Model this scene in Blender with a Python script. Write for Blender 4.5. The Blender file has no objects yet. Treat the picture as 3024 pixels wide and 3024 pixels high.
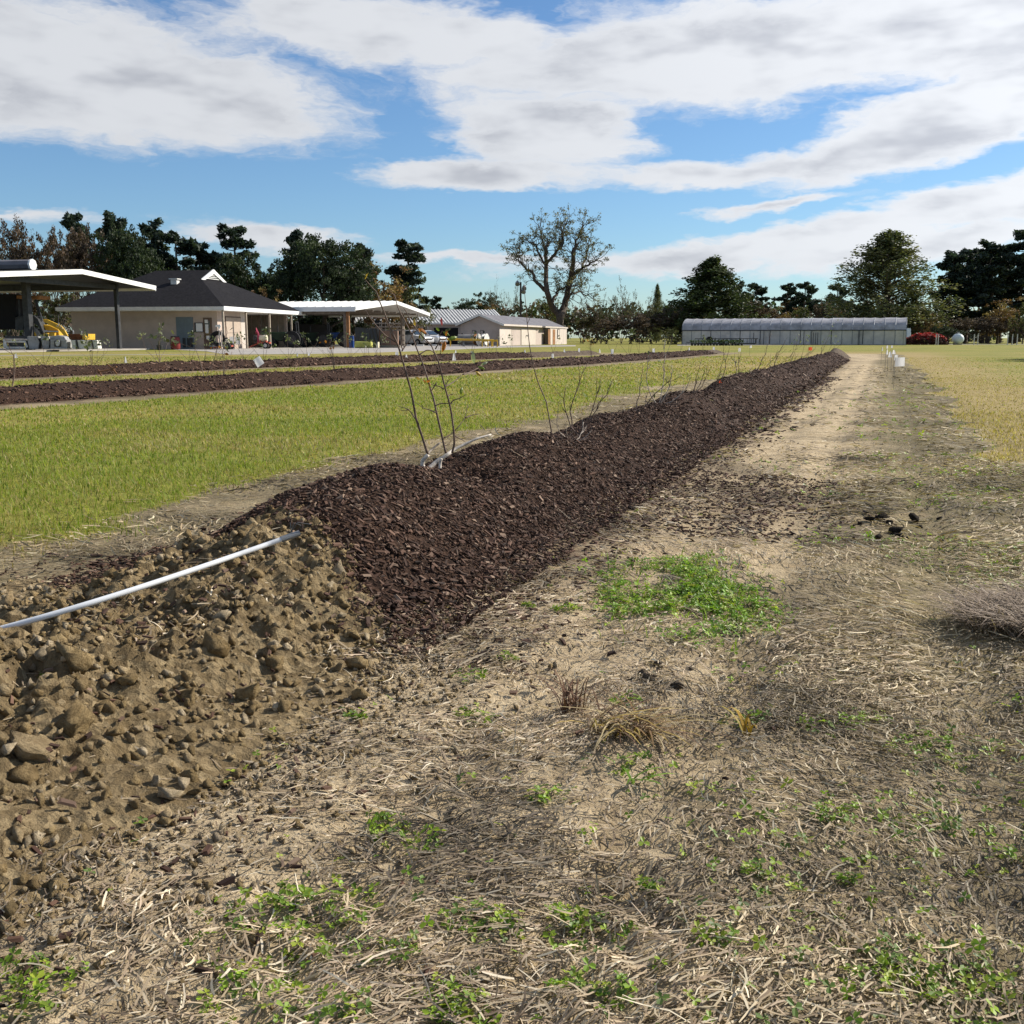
import bpy, math, random
import numpy as np
from mathutils import Vector, Matrix
random.seed(7); rng = np.random.default_rng(7)
SC = bpy.context.scene
COL = SC.collection
R = math.radians

# ------------------------------------------------------------------ camera
FPX, CAMH, HOR = 3050.0, 0.85, 998.0          # focal length in photo pixels, eye height, horizon row
PIT = math.atan((1512 - HOR) / FPX)
cam_d = bpy.data.cameras.new('camera'); cam = bpy.data.objects.new('camera', cam_d); COL.objects.link(cam)
cam.location = (0, 0, CAMH); cam.rotation_euler = (R(90) - PIT, 0, 0)
cam_d.sensor_width = 36; cam_d.lens = 36 * FPX / 3024; cam_d.clip_start = 0.05; cam_d.clip_end = 9000
SC.camera = cam
SC.render.engine = 'CYCLES'; SC.cycles.max_bounces = 5; SC.cycles.diffuse_bounces = 3; SC.cycles.glossy_bounces = 2; SC.cycles.transmission_bounces = 4; SC.cycles.caustics_reflective = False

# ------------------------------------------------------------------ light and sky
SUN_AZ, SUN_EL = 65.0, 32.0                    # degrees right of the view, above the horizon
sdir = Vector((math.sin(R(SUN_AZ)) * math.cos(R(SUN_EL)), math.cos(R(SUN_AZ)) * math.cos(R(SUN_EL)), math.sin(R(SUN_EL))))
sl = bpy.data.lights.new('sun', 'SUN'); sl.energy = 5.0; sl.angle = R(0.6); sl.color = (1.0, 0.93, 0.82)
so = bpy.data.objects.new('sun', sl); COL.objects.link(so); so.rotation_euler = sdir.to_track_quat('Z', 'Y').to_euler()
SC.view_settings.view_transform = 'Standard'; SC.view_settings.look = 'None'
SC.view_settings.exposure = 0.5; SC.view_settings.gamma = 1.0; SC.view_settings.use_curve_mapping = False

class NT:
    """tiny node-tree writer"""
    def __init__(s, tree): s.t = tree; s.n = tree.nodes; s.l = tree.links
    def put(s, sock, v):
        if v is None: return
        if hasattr(v, 'is_linked') or hasattr(v, 'links'): s.l.new(v, sock)
        else:
            try: sock.default_value = v
            except Exception: sock.default_value = tuple(v) + (1.0,)
    def add(s, kind, **kw):
        n = s.n.new(kind)
        for k, v in kw.items(): setattr(n, k, v)
        return n
    def m(s, op, a, b=None, c=None, clamp=False):
        n = s.add('ShaderNodeMath', operation=op, use_clamp=clamp)
        for i, v in enumerate((a, b, c)): s.put(n.inputs[i], v)
        return n.outputs[0]
    def vm(s, op, a, b=None, out=0):
        n = s.add('ShaderNodeVectorMath', operation=op); s.put(n.inputs[0], a)
        if b is not None: s.put(n.inputs[3 if op == 'SCALE' else 1], b)
        return n.outputs['Value' if op in ('LENGTH', 'DOT_PRODUCT') else 0]
    def mix(s, f, a, b, mode='MIX'):
        n = s.add('ShaderNodeMix', data_type='RGBA', blend_type=mode); n.clamp_factor = True
        s.put(n.inputs[0], f); s.put(n.inputs[6], a); s.put(n.inputs[7], b); return n.outputs[2]
    def noise(s, vec, scale, detail=4, rough=.55, dist=0, out=0, dim='3D'):
        n = s.add('ShaderNodeTexNoise', noise_dimensions=dim); s.put(n.inputs['Vector'], vec); s.put(n.inputs['Scale'], scale)
        n.inputs['Detail'].default_value = detail; n.inputs['Roughness'].default_value = rough; n.inputs['Distortion'].default_value = dist
        return n.outputs[out]
    def ramp(s, f, a, b, smooth=True):
        n = s.add('ShaderNodeMapRange', interpolation_type='SMOOTHSTEP' if smooth else 'LINEAR', clamp=True) if smooth else s.add('ShaderNodeMapRange')
        s.put(n.inputs[0], f); s.put(n.inputs[1], a); s.put(n.inputs[2], b); return n.outputs[0]

def pix_dir(px, py):
    a, b = (px - 1512) / FPX, (py - 1512) / FPX
    d = Vector((a, math.cos(PIT) - b * math.sin(PIT), -math.sin(PIT) - b * math.cos(PIT))); return d.normalized()

def build_world():
    w = bpy.data.worlds.new('World'); SC.world = w; w.use_nodes = True
    N = NT(w.node_tree); N.n.clear()
    out = N.add('ShaderNodeOutputWorld'); bg = N.add('ShaderNodeBackground'); N.l.new(bg.outputs[0], out.inputs[0])
    sky = N.add('ShaderNodeTexSky', sky_type='NISHITA', sun_disc=False)
    sky.sun_elevation = R(SUN_EL); sky.sun_rotation = R(SUN_AZ); sky.air_density = 1.0; sky.dust_density = .25; sky.ozone_density = 2.2
    tc = N.add('ShaderNodeTexCoord'); d = tc.outputs['Generated']
    sep = N.add('ShaderNodeSeparateXYZ'); N.l.new(d, sep.inputs[0]); x, y, z = sep.outputs
    az = N.m('ARCTAN2', x, y); el = N.m('ARCSINE', z)
    az = N.m('MULTIPLY', az, 57.2958); el = N.m('MULTIPLY', el, 57.2958)
    cmb = N.add('ShaderNodeCombineXYZ'); N.l.new(az, cmb.inputs[0]); N.l.new(el, cmb.inputs[1]); P = cmb.outputs[0]
    # stretched coordinates: clouds seen low over the horizon are drawn out sideways
    st = N.vm('MULTIPLY', P, (0.42, 1.25, 1))
    big = N.noise(st, .16, 2, .5, 0, 1, '2D'); fine = N.noise(st, .55, 4, .62, 0, 1, '2D')
    w1 = N.vm('MULTIPLY', N.vm('SUBTRACT', big, (.5, .5, .5)), (7, 2.3, 0))
    w2 = N.vm('MULTIPLY', N.vm('SUBTRACT', fine, (.5, .5, .5)), (4.6, 1.5, 0))
    Q = N.vm('ADD', N.vm('ADD', P, w1), w2)
    # cloud banks: centre and half-size (in photo view units of 1932), tilt, strength
    banks = [(100, 135, 520, 118, 2, 1), (350, 185, 330, 80, 6, .9), (760, 62, 420, 62, 0, 1), (1340, 100, 560, 112, -2, 1.1),
             (1010, 245, 170, 90, 0, 1.0), (890, 330, 215, 36, 0, 1.1), (1360, 312, 430, 36, -3, .9), (1740, 262, 330, 60, -10, 1.1),
             (1880, 190, 280, 75, -8, 1.1), (1830, 50, 300, 110, 0, 1.1), (1460, 458, 560, 34, -5, 1.0), (1900, 385, 330, 50, -7, 1.1),
             (520, 458, 190, 30, 2, .8), (1450, 388, 190, 14, -3, .7), (870, 490, 200, 13, -2, .7), (1700, 470, 330, 40, -3, .8), (60, 415, 200, 14, 0, .45)]
    F = None
    for cx, cy, rx, ry, rot, wt in banks:
        c = pix_dir(cx * 1.5652, cy * 1.5652); a0 = math.degrees(math.atan2(c.x, c.y)); e0 = math.degrees(math.asin(c.z))
        k = .0275
        mp = N.add('ShaderNodeMapping', vector_type='TEXTURE'); N.l.new(Q, mp.inputs[0])
        mp.inputs[1].default_value = (a0, e0, 0); mp.inputs[2].default_value = (0, 0, R(-rot)); mp.inputs[3].default_value = (rx * k, ry * k, 1)
        L = N.vm('LENGTH', mp.outputs[0]); g = N.m('MULTIPLY', N.m('SUBTRACT', 1.12, L), wt)
        F = g if F is None else N.m('SMOOTH_MAX', F, g, .12)
    # away from the photographed part the same kind of broken cloud goes on
    pl = N.vm('MULTIPLY', d, N.m('DIVIDE', 1.0, N.m('MAXIMUM', N.m('ADD', z, .12), .05)))
    gen = N.m('MULTIPLY', N.m('SUBTRACT', N.noise(pl, 1.15, 4, .6, 0, 0, '2D'), .47), 3.2)
    edge = N.m('MAXIMUM', N.ramp(N.m('ABSOLUTE', az), 27, 36), N.ramp(el, 17, 23))
    F = N.m('ADD', N.m('MULTIPLY', F, N.m('SUBTRACT', 1, edge)), N.m('MULTIPLY', gen, edge))
    tex = N.noise(N.vm('MULTIPLY', Q, (.30, .95, 1)), 1.1, 5, .62, .2, 0, '2D')
    F2 = N.m('ADD', F, N.m('MULTIPLY', N.m('SUBTRACT', tex, .5), .6))
    dens = N.m('MULTIPLY', N.ramp(F2, .0, .48), N.ramp(el, -.5, 3.0))
    core = N.ramp(F2, .25, 1.05)
    sd = N.vm('DOT_PRODUCT', d, tuple(sdir)); glow = N.m('POWER', N.m('MAXIMUM', sd, 0.0), 3.0)
    soft = N.noise(N.vm('MULTIPLY', P, (.3, .9, 1)), .55, 3, .55, 0, 0, '2D')
    shade = N.m('MULTIPLY', core, N.ramp(soft, .36, .72))
    ccol = N.mix(shade, (7.1, 7.3, 7.65, 1), (4.6, 4.8, 5.3, 1))
    ccol = N.mix(1.0, ccol, N.vm('ADD', N.vm('SCALE', (1.0, 1.0, 1.0), N.m('MULTIPLY', glow, .75)), (.93, .93, .93)), 'MULTIPLY')
    # clear blue: a slightly deeper zenith than the raw model
    blue = N.mix(1.0, sky.outputs[0], (.72, .93, 1.14, 1), 'MULTIPLY')
    colr = N.mix(N.m('MULTIPLY', dens, .97), blue, ccol)
    N.l.new(colr, bg.inputs[0]); bg.inputs[1].default_value = 0.077; w.cycles.sampling_method = 'MANUAL'; w.cycles.sample_map_resolution = 512
build_world()

# ------------------------------------------------------------------ helpers: coordinates
def G(px, py, z=0.0):
    d = pix_dir(px, py); t = (z - CAMH) / d.z; return np.array([d.x * t, d.y * t])
def PT(px, py, D):
    d = pix_dir(px, py); t = D / d.y; return (d.x * t, D, CAMH + d.z * t)
def ZAT(py, D): return PT(1512, py, D)[2]
def XY(px, D): return np.array([PT(px, 1000, D)[0], D])
DV = np.array([math.sin(R(19.5)), math.cos(R(19.5))]); NV = np.array([DV[1], -DV[0]])   # planting-row direction and its right-hand normal
def uv(x, y): return x * NV[0] + y * NV[1], x * DV[0] + y * DV[1]
def xy(u, v): return u * NV[0] + v * DV[0], u * NV[1] + v * DV[1]

def h2(i, j, s):
    n = (i.astype(np.int64) * 374761393 + j.astype(np.int64) * 668265263 + s * 974634151) & 0xffffffff
    n = ((n ^ (n >> 13)) * 1274126177) & 0xffffffff
    return ((n ^ (n >> 16)) & 0xffff) / 65535.0
def vn(x, y, s=0):
    x = np.asarray(x, float); y = np.asarray(y, float); i = np.floor(x); j = np.floor(y); fx = x - i; fy = y - j
    fx = fx * fx * (3 - 2 * fx); fy = fy * fy * (3 - 2 * fy)
    return (h2(i, j, s) * (1 - fx) + h2(i + 1, j, s) * fx) * (1 - fy) + (h2(i, j + 1, s) * (1 - fx) + h2(i + 1, j + 1, s) * fx) * fy
def fbm(x, y, o=4, s=0, g=.5):
    r = 0; a = 1; t = 0
    for k in range(o): r = r + a * vn(x * 2 ** k + 17.3 * k, y * 2 ** k - 9.1 * k, s + k); t += a; a *= g
    return r / t
def sm(x, a, b): t = np.clip((x - a) / (b - a), 0, 1); return t * t * (3 - 2 * t)

# rows of mounded earth: centre u(v), half width, height, start and end of the mulch, end of the bare soil
UA = lambda v: np.full_like(np.asarray(v, float), -1.88)
UB = lambda v: np.interp(v, [2, 10.3, 15.9, 21, 32, 57, 70], [-11.6, -11.15, -10.8, -10.5, -9.5, -8.9, -8.7])
UC = lambda v: np.interp(v, [2, 16.9, 26.4, 44.4, 60], [-18.9, -17.95, -17.4, -15.2, -13.6])
ROWS = dict(A=(UA, .72, .268, -1.5, 49.0), B=(UB, .66, .185, 2.0, 60.5), C=(UC, .66, .20, 4.0, 54.0))
def mound(u, v, key):
    f, w, m, v0, v1 = ROWS[key]; u = np.asarray(u, float); v = np.asarray(v, float); seed = ord(key)
    wv = w * (1 + .22 * (fbm(v * .9, v * 0 + 3, 2, seed) - .5))
    du = u - f(v) - .14 * (fbm(v * .7, v * 0, 2, seed + 5) - .5)
    s = np.clip(np.abs(du) / np.where(du < 0, wv * (.74 if key == 'A' else .9), wv), 0, 1)
    prof = np.power(.5 + .5 * np.cos(math.pi * s), .95)
    mv = m * (1 + .36 * (fbm(v * .8, v * 0 + 9, 3, seed + 9) - .5) + .30 * (fbm(v * 1.6, u * 1.6, 2, seed + 11) - .5))
    if key == 'A':
        mv = mv * (.54 + .46 * sm(v, 2.2, 3.2)) * (1 + .12 * np.exp(-((v - 3.5) / .6) ** 2)) * (1 - .38 * np.exp(-((v - 4.40) / .15) ** 2 - ((u + 1.74) / .15) ** 2)) * (1 - .3 * np.exp(-((v - 6.35) / .2) ** 2 - ((u + 1.8) / .22) ** 2))
        mv = mv * (1 + .45 * np.exp(-((v - 46.3) / 1.5) ** 2))
        # trench where bark starts beside the bare soil
        mv = mv * (1 - .28 * np.exp(-((v - 2.72 + .55 * (u + 1.84)) / .16) ** 2) * sm(u, -1.7, -1.3))
    ends = sm(v, v0, v0 + .9) * (1 - sm(v, v1 - 1.6, v1))
    return prof * mv * ends
RUTS = (-.74, -.33, .22)
def ground(x, y):
    x = np.asarray(x, float); y = np.asarray(y, float); u, v = uv(x, y); d = np.hypot(x, y)
    n = .030 * (fbm(x * 1.3, y * 1.3, 4, 3) - .5) + .020 * (fbm(x * 7, y * 7, 3, 4) - .5) * np.clip(1 - d / 14, 0, 1)
    path = sm(u, -1.3, -1.0) * (1 - sm(u, .7, 1.0))
    # tyre ruts with lug marks along the path
    for c in RUTS:
        cc = c + .07 * (fbm(v * .35, v * 0 + c, 2, 12) - .5); r = np.exp(-((u - cc) / .10) ** 4)
        n = n - path * r * (.013 + .010 * np.sin(v * 62 + np.abs(u - cc) * 40) * np.clip(1 - d / 14, 0, 1))
    n = n + .022 * sm(u, .86, 1.15) + .02 * sm(-u, 3.6, 3.9) * (1 - sm(-u, 9.4, 9.8))
    return n * (1 - sm(d, 26, 44))
def H(x, y):
    x = np.asarray(x, float); y = np.asarray(y, float); u, v = uv(x, y)
    return ground(x, y) + np.maximum.reduce([mound(u, v, k) for k in 'ABC'])
def HA(x, y):
    u, v = uv(np.asarray(x, float), np.asarray(y, float)); return ground(x, y) + mound(u, v, 'A')

# ------------------------------------------------------------------ helpers: objects and meshes
LOC = {}
def mesh_np(name, V, F, col=None, mat=None, smooth=False):
    me = bpy.data.meshes.new(name); V = np.asarray(V, np.float32); F = np.asarray(F, np.int32); k = F.shape[1]
    me.vertices.add(len(V)); me.vertices.foreach_set('co', V.ravel())
    me.loops.add(F.size); me.loops.foreach_set('vertex_index', F.ravel())
    me.polygons.add(len(F)); me.polygons.foreach_set('loop_start', np.arange(0, F.size, k, dtype=np.int32))
    me.update(calc_edges=True); me.validate()
    if col is not None:
        ca = me.color_attributes.new('col', 'FLOAT_COLOR', 'POINT'); c = np.ones((len(V), 4), np.float32); c[:, :3] = col; ca.data.foreach_set('color', c.ravel())
    if mat: me.materials.append(mat)
    me.polygons.foreach_set('use_smooth', np.full(len(F), smooth)); return me
def link(name, me, parent=None, loc=None):
    o = bpy.data.objects.new(name, me); COL.objects.link(o)
    if parent: o.parent = parent
    if loc is not None: o.location = loc
    return o
def tag(o, label=None, cat=None, group=None, kind=None):
    if label: o['label'] = label
    if cat: o['category'] = cat
    if group: o['group'] = group
    if kind: o['kind'] = kind
    return o
def thing(name, label, cat, loc=(0, 0, 0), group=None):
    o = bpy.data.objects.new(name, None); COL.objects.link(o); o.location = loc; o.empty_display_size = .2
    LOC[o.name] = Vector(loc); return tag(o, label, cat, group)
def root_loc(o):
    while o.parent: o = o.parent
    return LOC.get(o.name, Vector((0, 0, 0)))
def copy_tree(o, parent=None):
    c = o.copy(); COL.objects.link(c); c.parent = parent
    for ch in o.children: copy_tree(ch, c)
    return c

class MB:
    def __init__(s, o=(0, 0), ax=(1, 0)):
        s.v = []; s.f = []; s.o = np.array(o, float); a = np.array(ax, float); s.a = a / np.linalg.norm(a); s.b = np.array([-s.a[1], s.a[0]])
    def w(s, p): q = s.o + s.a * p[0] + s.b * p[1]; return (q[0], q[1], p[2])
    def add(s, pts, faces):
        n = len(s.v); s.v += [s.w(p) for p in pts]; s.f += [tuple(i + n for i in f) for f in faces]; return s
    def box(s, x0, x1, y0, y1, z0, z1):
        return s.add([(x0, y0, z0), (x1, y0, z0), (x1, y1, z0), (x0, y1, z0), (x0, y0, z1), (x1, y0, z1), (x1, y1, z1), (x0, y1, z1)],
                     [(3, 2, 1, 0), (4, 5, 6, 7), (0, 1, 5, 4), (1, 2, 6, 5), (2, 3, 7, 6), (3, 0, 4, 7)])
    def tube(s, pts, rad, n=8, cap=True):
        pts = [Vector(p) for p in pts]; rad = rad if hasattr(rad, '__len__') else [rad] * len(pts); V = []; Fc = []
        up = None
        for i, p in enumerate(pts):
            t = (pts[min(i + 1, len(pts) - 1)] - pts[max(i - 1, 0)]).normalized()
            if up is None: up = t.orthogonal().normalized()
            up = (up - t * up.dot(t)).normalized(); sd = t.cross(up)
            for k in range(n): a = 2 * math.pi * k / n; V.append(tuple(p + (up * math.cos(a) + sd * math.sin(a)) * rad[i]))
        for i in range(len(pts) - 1):
            for k in range(n): Fc.append((i * n + k, i * n + (k + 1) % n, (i + 1) * n + (k + 1) % n, (i + 1) * n + k))
        if cap: Fc.append(tuple(range(n))[::-1]); Fc.append(tuple((len(pts) - 1) * n + k for k in range(n)))
        return s.add(V, Fc)
    def prism(s, poly, y0, y1):
        """outline in the a-z plane, given thickness from y0 to y1"""
        n = len(poly); V = [(p[0], y0, p[1]) for p in poly] + [(p[0], y1, p[1]) for p in poly]
        F = [tuple(range(n)), tuple(range(2 * n - 1, n - 1, -1))] + [(i, i + n, (i + 1) % n + n, (i + 1) % n) for i in range(n)]
        return s.add(V, F)
    def slab(s, pts, t):
        """sheet through 3-d points, thickness t downwards"""
        n = len(pts); V = list(pts) + [(p[0], p[1], p[2] - t) for p in pts]
        F = [tuple(range(n)), tuple(range(2 * n - 1, n - 1, -1))] + [(i, i + n, (i + 1) % n + n, (i + 1) % n) for i in range(n)]
        return s.add(V, F)
    def build(s, name, mat, parent=None, smooth=False, bevel=0):
        me = bpy.data.meshes.new(name); L = root_loc(parent) if parent else Vector((0, 0, 0))
        me.from_pydata([(v[0] - L.x, v[1] - L.y, v[2] - L.z) for v in s.v], [], s.f); me.update(); me.materials.append(mat)
        import bmesh
        bm = bmesh.new(); bm.from_mesh(me); bmesh.ops.recalc_face_normals(bm, faces=bm.faces)
        if bevel: bmesh.ops.bevel(bm, geom=bm.edges[:], offset=bevel, segments=1, affect='EDGES', clamp_overlap=True)
        bm.to_mesh(me); bm.free()
        if smooth:
            for p in me.polygons: p.use_smooth = True
        return link(name, me, parent)

# ------------------------------------------------------------------ materials
M = {}
def mat(key, colr, rough=.8, var=.18, scale=3.0, bump=0.0, bscale=30.0, metal=0.0, spec=.3, coat=0, stain=None, thin=0):
    m = bpy.data.materials.new(key); m.use_nodes = True; N = NT(m.node_tree); b = N.n['Principled BSDF']
    g = N.add('ShaderNodeNewGeometry'); P = g.outputs['Position']
    n = N.noise(P, scale, 6, .62); dark = tuple(c * (1 - var * 1.6) for c in colr) + (1,); lite = tuple(min(1, c * (1 + var)) for c in colr) + (1,)
    c = N.mix(N.ramp(n, .3, .7), dark, lite)
    if stain:
        n2 = N.noise(P, stain[1], 7, .68, .4); c = N.mix(N.m('MULTIPLY', N.ramp(n2, .52, .72), stain[2]), c, stain[0] + (1,))
    N.put(b.inputs['Base Color'], c); b.inputs['Roughness'].default_value = rough; b.inputs['Metallic'].default_value = metal
    b.inputs['Specular IOR Level'].default_value = spec; b.inputs['Coat Weight'].default_value = coat
    if bump:
        bn = N.add('ShaderNodeBump'); bn.inputs['Strength'].default_value = 1; bn.inputs['Distance'].default_value = bump
        N.l.new(N.noise(P, bscale, 6, .65), bn.inputs['Height']); N.l.new(bn.outputs[0], b.inputs['Normal'])
    if thin:      # light shines through thin cloth
        t = N.add('ShaderNodeBsdfTranslucent'); N.put(t.inputs[0], c); mx = N.add('ShaderNodeMixShader'); mx.inputs[0].default_value = thin
        N.l.new(b.outputs[0], mx.inputs[1]); N.l.new(t.outputs[0], mx.inputs[2]); N.l.new(mx.outputs[0], N.n['Material Output'].inputs[0])
    M[key] = m; return m
def mat_col(key, rough=.75, trans=0.0, spec=.25, tscale=1.0):
    """colour of each piece from its vertex colour; optional light passing through thin leaves"""
    m = bpy.data.materials.new(key); m.use_nodes = True; N = NT(m.node_tree); b = N.n['Principled BSDF']
    a = N.add('ShaderNodeVertexColor', layer_name='col'); c = a.outputs[0]
    N.l.new(c, b.inputs['Base Color']); b.inputs['Roughness'].default_value = rough; b.inputs['Specular IOR Level'].default_value = spec
    if trans:
        t = N.add('ShaderNodeBsdfTranslucent'); N.put(t.inputs[0], N.mix(1, c, (1.25 * tscale, 1.35 * tscale, .7 * tscale, 1), 'MULTIPLY'))
        mx = N.add('ShaderNodeMixShader'); mx.inputs[0].default_value = trans
        N.l.new(b.outputs[0], mx.inputs[1]); N.l.new(t.outputs[0], mx.inputs[2]); N.l.new(mx.outputs[0], N.n['Material Output'].inputs[0])
    M[key] = m; return m
mat_col('straw', .7, .18, .3, .9); mat_col('blade', .55, .38, .3); mat_col('leafy', .5, .34, .3); mat_col('tree_leaf', .6, .22, .22); mat_col('chip', .78, 0, .2); mat_col('clod', .95, 0, .08)
mat('white_paint', (.78, .78, .76), .5, .05, 2.0); mat('grey_and_shaded_fascia', (.62, .61, .58), .6, .08, 2)  # the grey serves grey parts and the painted shade on one white fascia
mat('shingle', (.017, .016, .018), .95, .3, 6, .012, 9, spec=.08, stain=((.03, .029, .03), 1.2, .5)); mat('stucco', (.50, .40, .335), .9, .06, 1.5, .004, 40)
mat('tan_wall', (.46, .385, .34), .85, .06, .8, stain=((.36, .30, .26), .6, .5)); mat('cream_wall', (.54, .475, .41), .8, .06, 1.0)
mat('door_blue', (.15, .185, .20), .6, .08, 2); mat('door_brown', (.13, .085, .06), .6, .1, 3); mat('door_tan', (.42, .34, .27), .7, .06, 3)
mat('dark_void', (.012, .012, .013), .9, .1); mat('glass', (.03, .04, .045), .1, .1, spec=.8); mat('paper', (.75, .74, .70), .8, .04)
mat('steel_dark', (.05, .052, .055), .5, .2, 4, metal=.3); mat('steel_grey', (.25, .26, .27), .45, .15, 5, metal=.5); mat('galv', (.45, .45, .45), .4, .12, 6, metal=.6)
mat('concrete', (.36, .33, .295), .9, .12, .5, .004, 25, stain=((.22, .20, .18), .9, .5)); mat('asphalt', (.155, .15, .145), .9, .15, .4, .004, 30, stain=((.26, .25, .24), .25, .6))
mat('yellow', (.62, .38, .04), .5, .12, 5, stain=((.25, .13, .04), 3, .5)); mat('yellow_block', (.42, .42, .10), .8, .12, 2, stain=((.25, .26, .07), 3, .4)); mat('rust', (.13, .045, .018), .85, .3, 5)
mat('tyre', (.02, .02, .021), .85, .2, 10); mat('tyre_sunlit', (.26, .25, .23), .9, .2, 10); mat('grey_paint', (.33, .33, .32), .6, .15, 4, stain=((.07, .065, .06), 2.2, .9)); mat('chipped_white', (.68, .66, .60), .6, .08, 3, stain=((.09, .07, .06), 3.5, .85))
mat('red_plastic', (.22, .035, .03), .5, .1); mat('red_metal', (.42, .09, .06), .55, .2, 6); mat('blue_plastic', (.015, .06, .24), .4, .1); mat('cream_plastic', (.68, .62, .45), .45, .06, 3)
mat('post_tan', (.33, .28, .22), .8, .12, 4); mat('wood_orange', (.28, .135, .055), .8, .25, 3); mat('wood_grey', (.20, .165, .135), .9, .2, 4); mat('plywood', (.24, .145, .10), .85, .12, 2)
mat('tarp', (.016, .017, .02), .35, .2, 4, .03, 6, spec=.5); mat('tin_roof', (.40, .395, .385), .5, .12, 2.5, metal=.15, stain=((.15, .14, .13), 1.5, .55)); mat('roof_white', (.66, .66, .64), .55, .08, 1.4, stain=((.40, .39, .37), .8, .5))
mat('roof_slate', (.15, .145, .16), .8, .15, 1.2, stain=((.22, .21, .22), .8, .5)); mat('tank_grey', (.21, .20, .19), .55, .2, 2.5, stain=((.10, .09, .085), 1.5, .6)); mat('tank_white', (.58, .66, .66), .45, .06, 3)
mat('car_silver', (.52, .53, .54), .28, .02, 2, metal=.35, coat=.6); mat('car_white', (.60, .61, .62), .3, .02, 2, metal=.15, coat=.6); mat('lamp_clear', (.8, .8, .8), .1, .02, spec=.8)
mat('poly_roof', (.33, .325, .34), .55, .2, 1.1, stain=((.24, .235, .25), .55, .8)); mat('poly_wall', (.53, .50, .455), .6, .12, .7, stain=((.34, .33, .31), .6, .8)); mat('pvc', (.72, .73, .74), .22, .04, 20, spec=.6, stain=((.35, .30, .24), 14, .35))
mat('bark', (.085, .065, .05), .95, .3, 6, .01, 20); mat('bark_pale', (.40, .34, .28), .85, .3, 30); mat('twig', (.15, .10, .075), .7, .3, 30); mat('twig_pale', (.62, .55, .47), .7, .25, 60)
mat('flag_white', (.80, .79, .76), .6, .03, thin=.5); mat('flag_orange', (.75, .13, .05), .55, .05, thin=.5); mat('wire', (.12, .12, .12), .5, .1, metal=.5); mat('cloth_pink', (.36, .05, .09), .8, .1)
mat('tractor_green', (.02, .045, .025), .5, .1); mat('green_pot', (.02, .05, .03), .7, .1)

def ground_material():
    m = bpy.data.materials.new('ground'); m.use_nodes = True; N = NT(m.node_tree); b = N.n['Principled BSDF']
    g = N.add('ShaderNodeNewGeometry'); P = g.outputs['Position']
    a = N.add('ShaderNodeVertexColor', layer_name='col'); sp = N.add('ShaderNodeSeparateColor'); N.l.new(a.outputs[0], sp.inputs[0]); bare, green, litter = sp.outputs[0], sp.outputs[1], sp.outputs[2]
    n1 = N.noise(P, 1.1, 8, .65); n2 = N.noise(P, 9, 8, .7); n3 = N.noise(P, 60, 6, .7); nb = N.noise(P, .22, 5, .6)
    sand = N.mix(N.ramp(n2, .3, .7), (.34, .255, .15, 1), (.60, .48, .31, 1))
    dirt = N.mix(N.ramp(n2, .3, .72), (.15, .118, .075, 1), (.29, .23, .15, 1))
    soil = N.mix(N.ramp(N.m('ADD', N.m('ADD', n1, N.m('MULTIPLY', N.m('SUBTRACT', .45, green), .16)), N.m('MULTIPLY', N.m('SUBTRACT', n3, .5), .35)), .40, .58), dirt, sand)
    # on bare ground the green channel marks thin olive growth and thatch
    soil = N.mix(N.m('MULTIPLY', green, N.ramp(n2, .25, .62)), soil, N.mix(N.ramp(n3, .35, .65), (.105, .088, .042, 1), (.21, .175, .09, 1)))
    soil = N.mix(N.m('MULTIPLY', N.ramp(n3, .55, .75), .55), soil, (.10, .08, .055, 1))
    # beyond the built blades the lawn is only colour and fine relief
    gr = N.mix(N.ramp(n2, .25, .75), (.115, .135, .02, 1), (.235, .245, .045, 1))
    gr = N.mix(N.ramp(nb, .38, .66), gr, N.mix(N.ramp(n2, .3, .7), (.20, .185, .035, 1), (.33, .27, .08, 1)))
    tanv = N.mix(N.ramp(n2, .3, .7), (.26, .195, .075, 1), (.38, .295, .13, 1))
    gr = N.mix(N.ramp(green, .05, .95, False), tanv, gr)
    bark = N.mix(N.ramp(n2, .35, .65), (.045, .026, .019, 1), (.13, .085, .06, 1))
    soil = N.mix(N.m('MULTIPLY', litter, N.ramp(n2, .35, .58)), soil, bark)
    c = N.mix(N.ramp(N.m('ADD', bare, N.m('MULTIPLY', N.m('SUBTRACT', n1, .5), .5)), .35, .65), gr, soil)
    N.put(b.inputs['Base Color'], c); b.inputs['Roughness'].default_value = .95; b.inputs['Specular IOR Level'].default_value = .1
    bn = N.add('ShaderNodeBump'); bn.inputs['Distance'].default_value = .02; bn.inputs['Strength'].default_value = 1
    hgt = N.m('ADD', N.m('MULTIPLY', n2, 1.0), N.m('MULTIPLY', n3, .45)); N.l.new(hgt, bn.inputs['Height']); N.l.new(bn.outputs[0], b.inputs['Normal'])
    M['ground'] = m
ground_material()
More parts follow.
